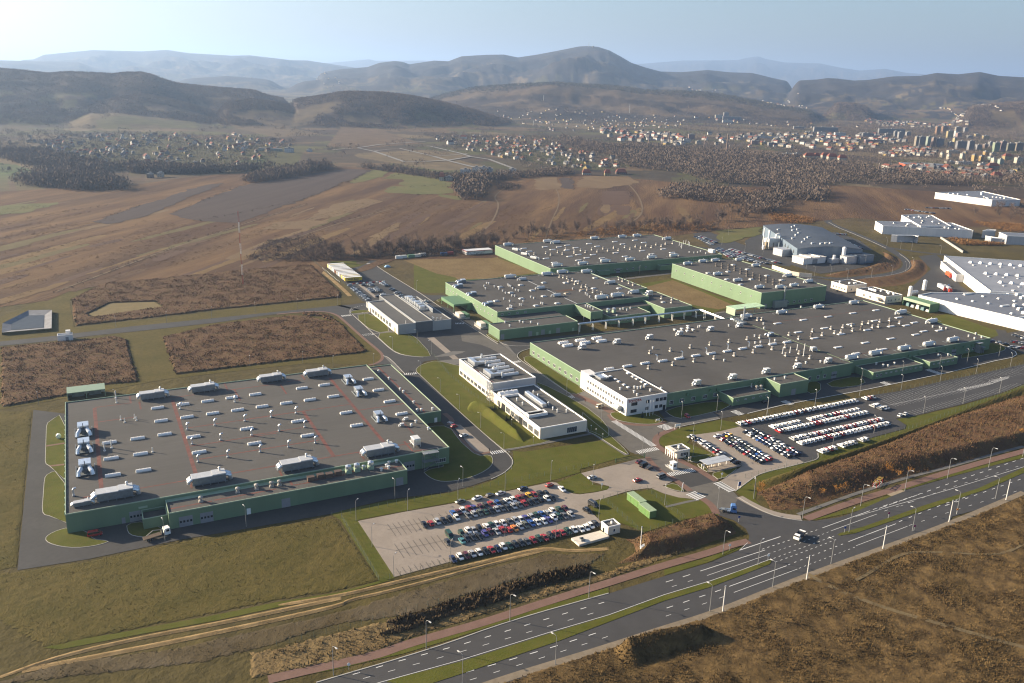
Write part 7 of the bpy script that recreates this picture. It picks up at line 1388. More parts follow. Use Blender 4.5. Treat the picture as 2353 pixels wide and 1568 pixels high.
lamps('b5 1485,440 930,530 740,370 z3 1287,1350 1905,335 1390,850', 'inside the plant between the halls', 45, 'lamps of the plant drives', .85)
lamps('z5 500,640 708,690 850,725 1052,715 1227,690 1345,660 1000,600 1405,620 1640,510 1395,480 1300,470 1185,440 570,700', 'along the winding road beside the blue hall', 120, 'lamps of the right hand roads', .95); lamps('z4 725,85 920,140 1075,165 780,0', 'beside the car park behind the farthest hall', 60, 'lamps of the right hand roads', .9)
CONP = M('pole_concrete', (.62, .60, .56), .8, scale=2, var=.08)
for i, (k, x, y) in enumerate((('z7', 503, 1380), ('b8', 382, 800), ('b8', 930, 593), ('b8', 1430, 390), ('b8', 1862, 215), ('b8', 2235, 72))):
    t = thing('utility_pole', 'pale concrete pole with no arm ' + ('on the bank left of the junction' if i == 0 else 'on the far road verge, ' + ordw(i) + ' from the left'), 'pole', (*G(k, x, y), 0), group='concrete poles by the main road'); MB().tube([(0, 0, 0), (0, 0, 9.0)], [.19, .12], 8).obj('shaft', CONP, t); MB().box(-.2, .2, -.12, .12, 8.6, 9.1).obj('cap', GALV, t)
t = thing('cabinet', 'white cabinet at the foot of the pole on the bank', 'cabinet', (*G('z7', 527, 1378), 0), R_(20)); MB().box(-1.4, 1.4, -.4, .4, 0, 1.6).obj('body', WHITE, t); MB().box(-1.5, 1.5, -.5, .5, 1.6, 1.75).obj('roof', UNITW, t)
# low garden lamps and conifers by the cream office
for i, (x, y) in enumerate(((1285, 1375), (978, 1125), (2100, 1215), (2170, 1265), (2265, 1335))):
    t = thing('garden_lamp', 'short path lamp by the cream office, ' + ordw(i + 1) + ' as listed along the path' if False else 'short path lamp by the cream office, ' + ordw((2, 1, 3, 4, 5)[i]) + ' from the left', 'lamp', (*G('c5', x, y), 0), group='short lamps by the cream office'); MB().tube([(0, 0, 0), (0, 0, 3)], .05, 6).obj('pole', STEEL, t); MB().tube([(0, 0, 3), (0, 0, 3.3)], [.25, .1], 8).obj('lamp_head', WHITE, t)
CONM = M('conifer', (.018, .035, .012), .9, scale=1.2, var=.5)
def conifer(h, r, seed):
    rr = random.Random(seed); mb = MB()
    for i in range(70):
        z = h*(.05 + .9*rr.random()); q = r*(1 - z/h)*(.6 + .5*rr.random()) + .05; a = rr.random()*6.28; x, y = q*math.cos(a), q*math.sin(a); s = .22*h/2.5
        mb.face([(x*.2, y*.2, z + s), (x + s*rr.uniform(-.6, .6), y + s*rr.uniform(-.6, .6), z - s*.2), (x*1.1 + s*rr.uniform(-.6, .6), y*1.1 + s*rr.uniform(-.6, .6), z - s*.5)])
    return mb.tube([(0, 0, 0), (0, 0, h*.97)], [r*.7, .02], 7).mesh('crown', CONM)
CF = [conifer(2.6, .6, i) for i in range(3)]; TRK = MB().tube([(0, 0, 0), (0, 0, .5)], .08, 6).mesh('trunk', M('bark', (.06, .045, .035), .9))
for row, s, n in (('upper', 'c5 680,925 810,885', 8), ('lower', 'c5 900,1065 1005,1035', 9)):
    a, b = P(s)
    for i in range(n):
        u = i/(n - 1); t = thing('conifer', 'small dark conifer in the ' + row + ' clump by the cream office, ' + ordw(i + 1) + ' from the left', 'conifer', (a[0] + (b[0] - a[0])*u + random.uniform(-.4, .4), a[1] + (b[1] - a[1])*u + random.uniform(-.4, .4), 0), random.random()*6, 'small conifers by the cream office'); t.scale = (random.uniform(.8, 1.2),)*3; link('crown', CF[i % 3], t); link('trunk', TRK, t)
t = thing('conifer', 'single round conifer beside the flag poles', 'conifer', (*G('d3', 560, 855), 0)); link('crown', conifer(3.2, 1.3, 9), t); link('trunk', TRK, t)
# ------------------------------------------------------------------ people
def person(label, pos, rz, coat, trou):
    """one continuous body grown over a walking skeleton"""
    J = [(0, 0, .95), (0, .02, 1.2), (0, .02, 1.42), (0, .03, 1.53), (0, .05, 1.68), (.10, 0, .90), (.11, .18, .50), (.11, .10, .08), (.11, .24, .03), (-.10, 0, .90), (-.11, -.02, .48), (-.11, -.26, .12), (-.11, -.14, .03), (.20, .02, 1.40), (.25, -.12, 1.14), (.24, -.06, .90), (-.20, .02, 1.40), (-.25, .08, 1.13), (-.24, .22, .94)]
    E = [(0, 1), (1, 2), (2, 3), (3, 4), (0, 5), (5, 6), (6, 7), (7, 8), (0, 9), (9, 10), (10, 11), (11, 12), (2, 13), (13, 14), (14, 15), (2, 16), (16, 17), (17, 18)]
    rad = [.15, .14, .15, .065, .11, .095, .07, .05, .045, .095, .07, .05, .045, .075, .055, .045, .075, .055, .045]
    me = bpy.data.meshes.new('person'); me.from_pydata(J, E, []); o = link('person', me, None, (*pos, 0.06), rz)
    sk = o.modifiers.new('skin', 'SKIN'); ss = o.modifiers.new('smooth', 'SUBSURF'); ss.levels = ss.render_levels = 1
    for i, v in enumerate(me.skin_vertices[0].data): v.radius = (rad[i], rad[i]*.85); v.use_root = i == 0
    me.materials.append(coat); tag(o, label, 'person')
    MB().tube([(0, .05, 1.62), (0, .04, 1.72), (0, .03, 1.80)], [.112, .12, .05], 8).obj('hair', M('hair', (.03, .02, .015), .8), o)
    MB().tube([(.10, 0, .95), (.11, .19, .50), (.11, .10, .12)], [.115, .085, .065], 8).tube([(-.10, 0, .95), (-.11, -.02, .48), (-.11, -.26, .15)], [.115, .085, .065], 8).obj('trousers', trou, o)
CB, CB2, CR_ = M('coat_black', (.015, .015, .018), .9), M('coat_blue', (.03, .04, .07), .9), M('coat_red', (.20, .03, .03), .9)
person('person in dark clothes walking at the zebra crossing before the office', G('z7', 692, 360), 1.2, CB, CB); person('person in dark coat walking on the red path by the gate lawn', G('z7', 660, 408), .4, CB2, CB); person('person in a dark red jacket on the drive beside the office', G('z7', 35, 125), 2.0, CR_, CB)
person('person in black on the zebra right of the front hall', G('z6', 1338, 76), 1.0, CB, CB2); person('one of two people on the upper crossing, nearer the cream office', G('z2', 1385, 352), 2.5, CB, CB); person('one of two people on the upper crossing, nearer the front hall', G('z2', 1368, 352), .8, CB2, CB)
# ------------------------------------------------------------------ trees
TW_ = M('twig_brown', (.17, .125, .10), .95, (.27, .20, .155), .3, spec=.05); TWD = M('twig_dark', (.11, .085, .07), .95, (.18, .135, .105), .3, spec=.05); LEAFO = M('leaf_orange', (.34, .13, .025), .9, (.48, .24, .05), .8, spec=.1); BARK = M('bark_grey', (.13, .11, .09), .95, scale=2, var=.3)
def bare_tree(h, r, seed, n=230, mat=TW_):
    rr = random.Random(seed); tr, cr = MB(), MB(); tr.tube([(0, 0, 0), (rr.uniform(-.2, .2), rr.uniform(-.2, .2), h*.45), (rr.uniform(-.4, .4), rr.uniform(-.4, .4), h*.95)], [h*.02, h*.013, .02], 5, cap=False); tips = []
    for i in range(9):
        a = rr.random()*6.28; z0 = h*rr.uniform(.22, .6); l = r*rr.uniform(.6, 1); t = (l*math.cos(a), l*math.sin(a), z0 + h*rr.uniform(.15, .4)); tr.tube([(0, 0, z0), (t[0]*.5, t[1]*.5, z0 + (t[2] - z0)*.4), t], [h*.009, h*.006, .015], 4, cap=False); tips.append((t, (0, 0, z0)))
    for i in range(n):
        t, b = tips[i % 9]; u = rr.uniform(.3, 1.0); q = Vector(b).lerp(Vector(t), u) + Vector((rr.gauss(0, r*.22), rr.gauss(0, r*.22), rr.gauss(.2, h*.07)))
        d = Vector((q.x*.6 + rr.gauss(0, .8), q.y*.6 + rr.gauss(0, .8), rr.uniform(.5, 2.2)))*(h/12); w_ = Vector((rr.gauss(0, 1), rr.gauss(0, 1), rr.gauss(0, .4))).normalized()*rr.uniform(.10, .26)*(h/12)
        cr.face([tuple(q - w_), tuple(q + w_), tuple(q + d + w_*.2)])
    return tr.mesh('trunk', BARK), cr.mesh('crown', mat)
BT = [bare_tree(11, 2.8, 1), bare_tree(9, 2.4, 2), bare_tree(12.5, 3.2, 3), bare_tree(10, 2.6, 4, mat=TWD), bare_tree(7, 2.2, 5, mat=TWD)]; OT = [bare_tree(3.2, 1.3, 6, 160, LEAFO), bare_tree(4.6, 1.6, 7, 200, LEAFO)]
def belt(s, n, wd, label, group, kinds, sc=(.8, 1.2), name='bare_tree'):
    p = P(s); d = [0]
    for a, b in zip(p, p[1:]): d.append(d[-1] + math.hypot(b[0] - a[0], b[1] - a[1]))
    for i in range(n):
        t = rng.random()*d[-1]; x, y = np.interp(t, d, [q[0] for q in p]) + rng.normal(0, wd), np.interp(t, d, [q[1] for q in p]) + rng.normal(0, wd)
        m_ = kinds[i % len(kinds)]; o = thing(name, label, 'tree', (x, y, 0), rng.random()*6.28, group); o.scale = (rng.uniform(*sc),)*3; link('trunk', m_[0], o); link('crown', m_[1], o)
belt('u 720,592 860,582 1000,572 1130,560', 105, 9, 'bare brown tree in the belt left of the farthest hall', 'trees of the left belt', BT)
belt('u 1190,548 1300,530 1420,528 1500,524 1640,520', 70, 9, 'bare brown tree in the belt behind the farthest hall', 'trees of the middle belt', BT)
belt('u 1640,505 1720,490 1790,478', 45, 14, 'bare brown tree in the grove beyond the blue hall', 'trees of the right grove', BT, (.8, 1.3)); belt('u 1610,460 1700,452', 22, 8, 'dark bare tree in the dark clump on the hill field', 'trees of the dark clump', BT[3:4])
belt('u 2290,500 2400,482', 26, 16, 'tall bare tree in the grove at the right edge before the far white hall', 'trees of the right edge grove', BT, (1.0, 1.4))
for i, (k, x, y, m_, lb) in enumerate((('z7', 1535, 900, 1, 'orange leaved small tree at the left end of the mound'), ('z7', 1515, 930, 0, 'lower orange shrub at the left end of the mound'), ('z7', 2052, 935, 0, 'orange sapling on the shaded side of the mound'), ('z7', 2168, 905, 0, 'yellow orange bush right of the sapling on the mound'), ('z7', 2222, 885, 0, 'orange bush at the right of the row on the mound'), ('z8', 1190, 1210, 1, 'slender orange tree above the bus stop frame'), ('z8', 1275, 1250, 0, 'low orange shrub right of the bus stop frame'), ('z8', 1380, 1222, 0, 'small orange shrub by the lamp right of the bus stop'), ('z8', 2325, 900, 1, 'orange shrub on the mound near the right edge'), ('z3', 140, 115, 1, 'orange bush at the tree belt behind the containers'))):
    o = thing('orange_tree', lb, 'tree', (*G(k, x, y), .2), i); link('trunk', OT[m_][0], o); link('crown', OT[m_][1], o); o.scale = (1.2,)*3
# thickets and woods: masses one cannot count
def clumps(name, pts, size, mat, tri=7, flat=.8, tall=1.0):
    """each clump a spray of leaf and twig sized faces"""
    tri = int(tri*(3 if size > 6 else 2.2)); pts = np.array(pts); n = len(pts); c = np.repeat(pts, tri, 0); s = np.repeat(size*rng.uniform(.6, 1.3, n), tri); k = len(c)
    ctr = c + np.stack([rng.normal(0, .42, k)*s, rng.normal(0, .42, k)*s, rng.uniform(.1, .95, k)*s*tall], 1); a, b = rng.normal(0, 1, (k, 3)), rng.normal(0, 1, (k, 3)); a[:, 2] = np.abs(a[:, 2])*1.6 + .9
    a *= (s*.17/np.linalg.norm(a, axis=1))[:, None]; b *= (s*.075/np.linalg.norm(b, axis=1))[:, None]; v = np.stack([ctr - a, ctr + b, ctr + a, ctr - b], 1).reshape(-1, 3); f = np.arange(4*k).reshape(-1, 4)
    return struct(link(name, nmesh(name, v, f, mat)), 'stuff')
def fill(poly, n):
    poly = [(p[0], p[1]) for p in poly]; xs, ys = [p[0] for p in poly], [p[1] for p in poly]; out = []
    while len(out) < n:
        X, Y = rng.uniform(min(xs), max(xs), n), rng.uniform(min(ys), max(ys), n); m = inpoly(X, Y, poly); out += list(zip(X[m], Y[m]))
    o = np.array(out[:n]); return np.c_[o, terrain(o[:, 0], o[:, 1])]
WOODM = M('woods_brown', (.165, .13, .108), .95, (.26, .20, .155), .02, scale2=.006, amt2=.5, col3=(.11, .088, .072), spec=.05); SCRUB = M('scrub_orange', (.24, .125, .05), .95, (.34, .19, .08), .1, spec=.05); PINE = M('pine_dark', (.085, .085, .065), .95, (.13, .12, .09), .03, spec=.05)
for s, n, sz, mt, tl in (('u 1420,352 1640,356 1820,372 2020,392 2200,402 2352,405 2500,408 2500,428 2160,424 1960,420 1800,430 1640,420 1560,396 1440,385', 3600, 9, WOODM, 1.1), ('u 1440,330 1560,345 1700,350 1900,372 2020,388 1800,378 1640,362 1480,352', 1300, 9, WOODM, 1.1), ('b1 110,960 300,900 700,915 850,980 880,1020 560,1030 120,990', 700, 10, WOODM, 1.1), ('b1 0,760 280,770 620,840 900,880 620,900 160,850 0,800', 700, 10, WOODM, 1.1), ('b1 1680,960 2000,880 2240,850 2290,880 1950,950 1720,975', 520, 9, WOODM, 1.2),
                         ('b1 880,860 1200,880 1560,900 1700,880 1900,870 1640,900 1200,915 900,905', 700, 10, WOODM, 1.1), ('b2 780,1020 880,960 1000,920 1010,1010 960,1085 830,1100', 320, 9, WOODM, 1.3), ('b2 150,860 400,880 700,930 1000,930 1300,910 1560,880 1600,920 1320,935 960,970 660,955 380,905 160,880', 700, 8, WOODM, 1.0), ('b3 0,1000 300,1030 450,1090 420,1130 200,1110 -200,1080', 260, 9, WOODM, 1.2), ('b3 440,1080 640,1040 800,1000 1000,1040 960,1110 700,1090 640,1180 440,1190', 520, 9, WOODM, 1.1),
                         ('b3 590,1190 760,1200 920,1230 880,1260 620,1240', 520, 3.2, SCRUB, .9), ('d5 1150,690 1500,740 2050,790 1900,800 1400,790', 420, 3.2, SCRUB, .9), ('d5 1550,440 2353,480 2353,600 2100,590 1800,520', 420, 3.0, SCRUB, .8), ('b4 1700,640 1850,520 2150,480 2340,560 2353,650 2060,660 1740,655', 520, 3.4, TWD, .7), ('u 1180,560 1420,520 1640,512 1640,530 1300,545', 420, 3.4, SCRUB, .8), ('u 620,600 900,575 1120,560 1110,585 760,598', 520, 3.2, TWD, .9), ('b2 1060,980 1230,990 1220,1030 1080,1020', 130, 5, TWD, .8), ('b2 1500,660 1800,720 2353,760 2353,830 1900,800 1560,720', 1500, 10, WOODM, 1.0)):
    clumps('woods' if sz > 6 else 'undergrowth', fill(TP(s), n), sz, mt, 8, tall=tl)
for s, n, sz in (('b1 -60,640 1100,630 2050,680 1900,800 1560,890 900,880 0,800', 2000, 6.2), ('b2 560,640 1400,650 1980,860 1900,900 1300,860 900,760', 1500, 6.2), ('b2 1560,470 2353,470 2353,640 1900,640 1500,600', 700, 6), ('b3 0,480 1300,540 1300,760 0,740', 2600, 6.5), ('b3 1000,560 2353,640 2353,960 1350,960 1000,760', 3600, 6.5), ('b3 1200,500 2353,600 2353,640 1300,600', 700, 8)):
    clumps('woods', fill(TP(s), n), sz, WOODM, 6, tall=1.0)
def ridgefill(i, n, lim):
    th, zc, D, wf, wb, cov = RD[i]; a = rng.uniform(th[0], th[-1], n*3); r = D + rng.uniform(-wf, wb*.15, n*3)*lim; X, Y = np.cos(a)*r, np.sin(a)*r; Z, own, ot = terrain(X, Y, True); m = (own == i) & (Z > 8) & (ot < .8 + (fbm(X/140, Y/140, 4, 41) - .5)*1.3) & ~((ot > .3) & (fbm(X/260, Y/260, 3, 71) > .60)); q = np.c_[X[m], Y[m], Z[m]][:n]; return q
WOODH = M('woods_hill', (.145, .112, .09), .95, (.235, .175, .135), .012, scale2=.004, amt2=.5, col3=(.10, .09, .075), spec=.05)
for i, n, lim, sz in ((6, 6500, .95, 9), (7, 2400, .9, 9), (8, 1700, .9, 9), (10, 4000, .92, 9), (11, 3000, .28, 10), (12, 700, .9, 10), (13, 900, .9, 10)):
    clumps('woods', ridgefill(i, n, lim), sz, WOODH if i != 11 else PINE, 6, tall=.7)
cp = []; cr_ = random.Random(11)
for i in range(340):                                        # hedges and copses scattered over the valley floor
    a = view + R_(cr_.uniform(-33, 33)); r = cr_.uniform(1500, 5200); x, y = math.cos(a)*r, math.sin(a)*r; h_ = R_(SDIR) + cr_.choice((0, 1.57)) + cr_.gauss(0, .25); l, w_ = cr_.uniform(20, 150), cr_.uniform(3, 16)
    k = int(l*w_/90) + 4; u, v = rng.uniform(-l, l, k), rng.normal(0, w_, k); X, Y = x + u*math.cos(h_) - v*math.sin(h_), y + u*math.sin(h_) + v*math.cos(h_); cp.append(np.c_[X, Y, terrain(X, Y)])
clumps('woods', np.concatenate(cp), 8, WOODM, 6, tall=.9)
cp = []
for s in ('u 395,490 560,424 705,398', 'u 450,510 700,458 860,392', 'u 800,420 850,390', 'u 880,412 930,397', 'u 915,432 1000,426 1040,432', 'u 960,448 1040,446', 'u 130,672 420,560 700,470', 'u 620,560 760,515 860,490', 'u 700,575 820,530', 'u 240,500 330,470', 'u 60,500 260,470', 'u 1310,405 1320,436', 'u 1440,436 1470,480 1480,500', 'u 1100,560 1150,520'):
    q = resample(P(s), 5); cp += [(a + rng.normal(0, 1.6), b + rng.normal(0, 1.6), 0) for a, b in q if rng.random() < .7]
clumps('undergrowth', cp, 3.0, TWD, 6, tall=.6)
zp = fill(P('u -300,500 100,470 450,520 900,455 1100,470 1640,470 1640,520 1130,590 760,592 700,640 400,640 100,680 -300,780'), 26000); ca, sa = math.cos(R_(SDIR)), math.sin(R_(SDIR))
st_ = fbm((zp[:, 0]*ca + zp[:, 1]*sa)/90, (-zp[:, 0]*sa + zp[:, 1]*ca)/9, 4, 77); m = st_ > .52     # tussocks in streaks along the old furrows
clumps('dry_tussocks', zp[m][:9000], 1.7, M('tussock', (.13, .078, .042), .95, (.24, .155, .075), .03, spec=.05), 4, tall=.5)
# ------------------------------------------------------------------ villages and town
HW = {'white': (.50, .48, .45), 'cream': (.42, .37, .29), 'grey': (.28, .275, .265), 'yellow': (.46, .34, .14)}; HR = {'red': (.25, .085, .055), 'brown': (.13, .08, .06), 'grey': (.17, .17, .175), 'dark': (.08, .075, .075)}
HM = {}
def house_mesh(w_, l, h, rh, hip=0):
    wl = MB().box(-w_/2, w_/2, -l/2, l/2, 0, h, top=False); wl.face([(-w_/2, -l/2, h), (w_/2, -l/2, h), (0, -l/2 + hip, h + rh)]).face([(w_/2, l/2, h), (-w_/2, l/2, h), (0, l/2 - hip, h + rh)])
    rf = MB(); e = .5
    for s in (-1, 1): rf.face([(s*(w_/2 + e), -l/2 - e, h - .3), (s*(w_/2 + e), l/2 + e, h - .3), (0, l/2 + e - hip, h + rh + .15), (0, -l/2 - e + hip, h + rh + .15)])
    rf.box(w_*.12, w_*.12 + .7, l*.15, l*.15 + .7, h + rh*.5, h + rh + 1.2); win = MB()
    for y in (-l*.25, l*.25):
        for s in (-1, 1): win.box(s*w_/2 - .04, s*w_/2 + .04, y - .8, y + .8, 1.4, 3.0)
    win.box(-.8, .8, -l/2 - .05, -l/2 + .05, 1.4, 3.0)
    return wl.mesh('wall', M('house_white', HW['white'])), rf.mesh('roof', M('house_roof', HR['red'])), win.mesh('window', GLASS)
HS = [house_mesh(8, 11, 4.6, 3.8), house_mesh(9, 9, 5.6, 3.4), house_mesh(7.5, 13, 3.8, 3.6), house_mesh(10, 16, 6.5, 4.0, 2)]
def house(p, rz, wc, rc, label, group, si, sc=1):
    o = thing('house', label, 'house', p, rz, group); o.scale = (sc,)*3
    for nm, me, mt in (('wall', HS[si][0], M('house_' + wc, HW[wc])), ('roof', HS[si][1], M('roof_' + rc, HR[rc], var=.2))):
        c = link(nm, me, o); c.material_slots[0].link = 'OBJECT'; c.material_slots[0].material = mt
    return o
def village(s, n, where, sep=15, sc=(.6, .9)):
    poly = TP(s); got = []; pts = fill(poly, n*6)
    for p in pts:
        if all((p[0] - q[0])**2 + (p[1] - q[1])**2 > sep*sep for q in got):
            got.append(p); wc = random.choices(list(HW), [62, 16, 14, 8])[0]; rc = random.choices(list(HR), [42, 20, 22, 16])[0]; si = random.choice((0, 0, 1, 1, 2, 3))
            house((p[0], p[1], p[2] - .2), random.choice((0, 1.57)) + random.uniform(-.5, .5), wc, rc, 'tiny ' + wc + ' house with ' + rc + ' roof ' + where, 'far houses ' + where, si, random.uniform(*sc))
            if len(got) >= n: break
village('b1 560,650 1100,640 1600,640 2000,690 1900,760 1500,790 1000,770 560,720', 62, 'in the upper part of the left valley village'); village('b1 250,690 560,700 900,790 1400,850 1560,880 1300,900 800,870 300,760', 48, 'in the lower part of the left valley village')
village('b2 580,660 960,650 1300,660 1420,720 1300,780 1000,770 700,700', 42, 'in the upper part of the middle village'); village('b2 960,720 1500,730 1850,790 1960,880 1700,890 1300,830 1000,780', 48, 'in the lower part of the middle village')
village('b2 1600,480 2000,470 2200,560 2000,600 1650,560', 20, 'among the garden plots on the slope', 20, (.5, .7)); village('b3 -300,520 180,500 560,560 960,570 1250,590 1200,620 700,600 100,560', 34, 'in the row of villas above the town', 20); village('b3 40,640 420,640 700,700 640,740 300,720 60,720', 14, 'around the works in the town', 26, (.8, 1.1))
# further roofs, too small and many to tell apart
big = MB(); cols = [M('house_' + k, HW[k]) for k in HW] + [M('roof_' + k, HR[k], var=.2) for k in HR]
def mass(s, n, sc):
    for p in fill(TP(s), n):
        w_, l, h = random.uniform(4, 6)*sc, random.uniform(4, 9)*sc, random.uniform(4, 7)*sc; x, y, z_ = p; m_ = random.choice((0, 0, 1, 2, 2, 3)); big.box(x - w_, x + w_, y - l, y + l, z_, z_ + h, m_); m2 = 4 + random.choice((0, 1, 2, 3)); big.box(x - w_ - .4, x + w_ + .4, y - l - .4, y + l + .4, z_ + h, z_ + h + 3.2*sc, m2, tp=w_*.95, tpy=l*.3)
mass('b1 0,650 700,640 2050,690 1900,780 1560,890 900,880 200,800', 120, .62); mass('b2 580,650 1400,670 1960,860 1700,890 1000,790', 90, .62); mass('b3 -1300,480 -600,470 0,520 0,640 -900,620', 130, .5); mass('b3 1340,760 1500,730 1750,740 1750,790 1400,795', 60, .8); mass('b3 550,400 900,420 900,450 600,430', 45, .8); mass('b3 0,310 240,330 240,350 0,335', 30, .8); mass('b3 1250,530 1900,530 2000,590 1300,580', 90, 1.0); mass('b1 1650,230 1760,230 1760,260 1660,260', 8, 1.0); mass('b1 2150,250 2353,260 2353,330 2200,330', 22, .9); mass('b2 0,340 300,350 600,370 560,385 100,360', 40, 1.0); mass('b3 1750,440 2200,480 2200,500 1780,460', 30, .7); mass('b3 300,640 1300,640 1600,700 1200,760 500,720', 120, 1.0); mass('b3 1380,850 2300,900 2300,960 1450,920', 80, 1.0); mass('b2 1750,600 2353,650 2353,720 1900,690', 70, 1.1)
struct(big.obj('town_roofs', cols), 'stuff')
def blockmat(nm, col):
    if nm in MATS: return MATS[nm]
    m = M(nm, col, .8, scale=.05, var=.06); n = m.node_tree.nodes; L = m.node_tree.links; b = n['Principled BSDF']; src = b.inputs['Base Color'].links[0].from_socket
    tc = n.new('ShaderNodeTexCoord'); mp = n.new('ShaderNodeMapping'); mp.inputs['Rotation'].default_value = (R_(90), 0, 0); br = n.new('ShaderNodeTexBrick'); br.offset = 0; br.inputs['Color1'].default_value = (.55, .54, .54, 1); br.inputs['Color2'].default_value = (.72, .71, .70, 1); br.inputs['Mortar'].default_value = (1, 1, 1, 1); br.inputs['Scale'].default_value = 1; br.inputs['Brick Width'].default_value = 3.4; br.inputs['Row Height'].default_value = 2.9; br.inputs['Mortar Size'].default_value = .75
    L.new(tc.outputs['Object'], mp.inputs['Vector']); L.new(mp.outputs[0], br.inputs['Vector']); x = n.new('ShaderNodeMix'); x.data_type = 'RGBA'; x.blend_type = 'MULTIPLY'; x.inputs[0].default_value = 1; L.new(src, x.inputs[6]); L.new(br.outputs['Color'], x.inputs[7]); L.new(x.outputs[2], b.inputs['Base Color']); return m
MUTE = lambda c: tuple(.52*v + .22*sum(c)/3 for v in c)
BC = {'orange': (.50, .26, .12), 'yellow': (.60, .46, .16), 'tan': (.42, .34, .24), 'grey': (.36, .36, .37), 'pink': (.48, .30, .27), 'green': (.34, .44, .26), 'white': (.66, .65, .62), 'cream': (.64, .57, .42), 'mint': (.42, .54, .44), 'olive': (.30, .29, .20), 'brown': (.36, .24, .18), 'ochre': (.60, .36, .06), 'redbrown': (.42, .12, .08)}
SEQ = {}
def tower(k, x, y, w_, h, col, where, roof=None, deep=12, rz=-27):
    p = T(k, x, y)
    if not p: return
    d = math.hypot(p[0], p[1]); s = REG[k][2]/1.5736/2120*d; W, Hh = w_*s*.86, h*s*.86; key = (col, where); SEQ[key] = SEQ.get(key, 0) + 1
    kind = 'tall' if Hh > W*.9 else 'long'
    o = thing('apartment_building', '{} {} block {}, {} of its colour from the left'.format(kind, col, where, ordw(SEQ[key])), 'apartment block', p, R_(rz), 'blocks ' + where); MB().box(-W/2, W/2, 0, deep, 0, Hh, top=False).obj('wall', blockmat('block_' + col, MUTE(BC[col])), o); MB().box(-W/2 - .2, W/2 + .2, -.2, deep + .2, Hh, Hh + .8).box(-2, 2, 3, 7, Hh + .8, Hh + 3).obj('roof', M('block_roof_' + (roof or 'grey'), HR['red'] if roof == 'red' else (.3, .3, .3)), o)
    if roof == 'red': MB().box(-W/2 - .4, W/2 + .4, -.4, deep + .4, Hh + .8, Hh + 6, tp=W*.2, tpy=deep*.4).obj('roof_ridge', M('roof_red', HR['red']), o)
SEQ.clear()
for x, y, w_, h, c in sorted([(1025, 365, 60, 130, 'orange'), (1130, 340, 80, 110, 'orange'), (1210, 420, 90, 110, 'yellow'), (1340, 330, 90, 80, 'tan'), (1460, 340, 60, 80, 'grey'), (1355, 420, 75, 80, 'pink'), (1300, 415, 28, 110, 'white'), (380, 400, 60, 90, 'grey'), (450, 430, 80, 110, 'grey'), (260, 400, 90, 50, 'grey'), (570, 395, 70, 70, 'grey'), (1640, 405, 80, 45, 'yellow'), (1770, 440, 95, 55, 'yellow'), (1530, 430, 85, 45, 'grey')]): tower('d6', x, y, w_, h, c, 'in the estate back row')
for x, y, w_, h, c in sorted([(700, 550, 50, 160, 'tan'), (775, 540, 95, 150, 'grey'), (890, 540, 72, 150, 'mint'), (960, 560, 50, 150, 'brown'), (1050, 560, 125, 140, 'grey'), (1230, 570, 65, 90, 'grey'), (1290, 520, 42, 100, 'yellow'), (1390, 590, 160, 125, 'grey'), (1535, 612, 85, 150, 'grey'), (1660, 605, 80, 80, 'grey'), (1770, 580, 62, 62, 'brown'), (1850, 560, 62, 80, 'grey'), (1930, 632, 92, 145, 'green'), (2030, 632, 78, 165, 'pink'), (2150, 622, 120, 120, 'olive'), (2280, 622, 110, 130, 'tan'), (330, 490, 90, 60, 'grey'), (200, 440, 100, 50, 'grey'), (460, 480, 70, 40, 'grey')]): tower('d6', x, y, w_, h, c, 'in the estate middle row')
for x, y, w_, h, c, rf in sorted([(1100, 720, 36, 70, 'cream', None), (1205, 755, 40, 85, 'cream', None), (1275, 658, 190, 45, 'cream', None), (1415, 750, 48, 90, 'cream', None), (1465, 670, 42, 32, 'yellow', None), (1595, 780, 45, 100, 'ochre', None), (1708, 780, 42, 80, 'ochre', None), (1775, 682, 52, 52, 'ochre', None), (1885, 690, 82, 36, 'cream', None), (1850, 755, 42, 42, 'mint', None), (1900, 815, 48, 82, 'cream', None), (2005, 825, 62, 75, 'mint', None), (2110, 762, 120, 62, 'yellow', 'red'), (2285, 812, 100, 88, 'cream', None), (650, 920, 85, 80, 'grey', None), (722, 920, 60, 80, 'grey', None), (840, 905, 125, 70, 'grey', None), (230, 970, 80, 50, 'white', None), (500, 990, 95, 40, 'mint', None), (1775, 1075, 115, 85, 'grey', None), (1945, 1072, 150, 75, 'pink', 'red'), (1735, 865, 135, 52, 'white', None), (1440, 832, 230, 45, 'white', None), (1885, 905, 175, 55, 'grey', 'red'), (1240, 815, 170, 30, 'cream', None), (965, 1000, 80, 40, 'yellow', None), (770, 700, 60, 40, 'cream', None), (690, 680, 60, 30, 'cream', None), (480, 700, 50, 30, 'cream', None)], key=lambda q: q[:3]): tower('d6', x, y, w_, h, c, 'in the near town', rf)
for x, y, w_, h, c, rf in sorted([(875, 832, 85, 50, 'cream', 'red'), (925, 832, 40, 48, 'cream', 'red'), (985, 830, 60, 50, 'cream', 'red'), (1030, 842, 70, 55, 'cream', 'red'), (1100, 848, 60, 50, 'cream', 'red'), (720, 800, 80, 30, 'brown', None), (790, 800, 60, 30, 'brown', None)]): tower('b3', x, y, w_, h, c, 'in the red roofed group', rf)
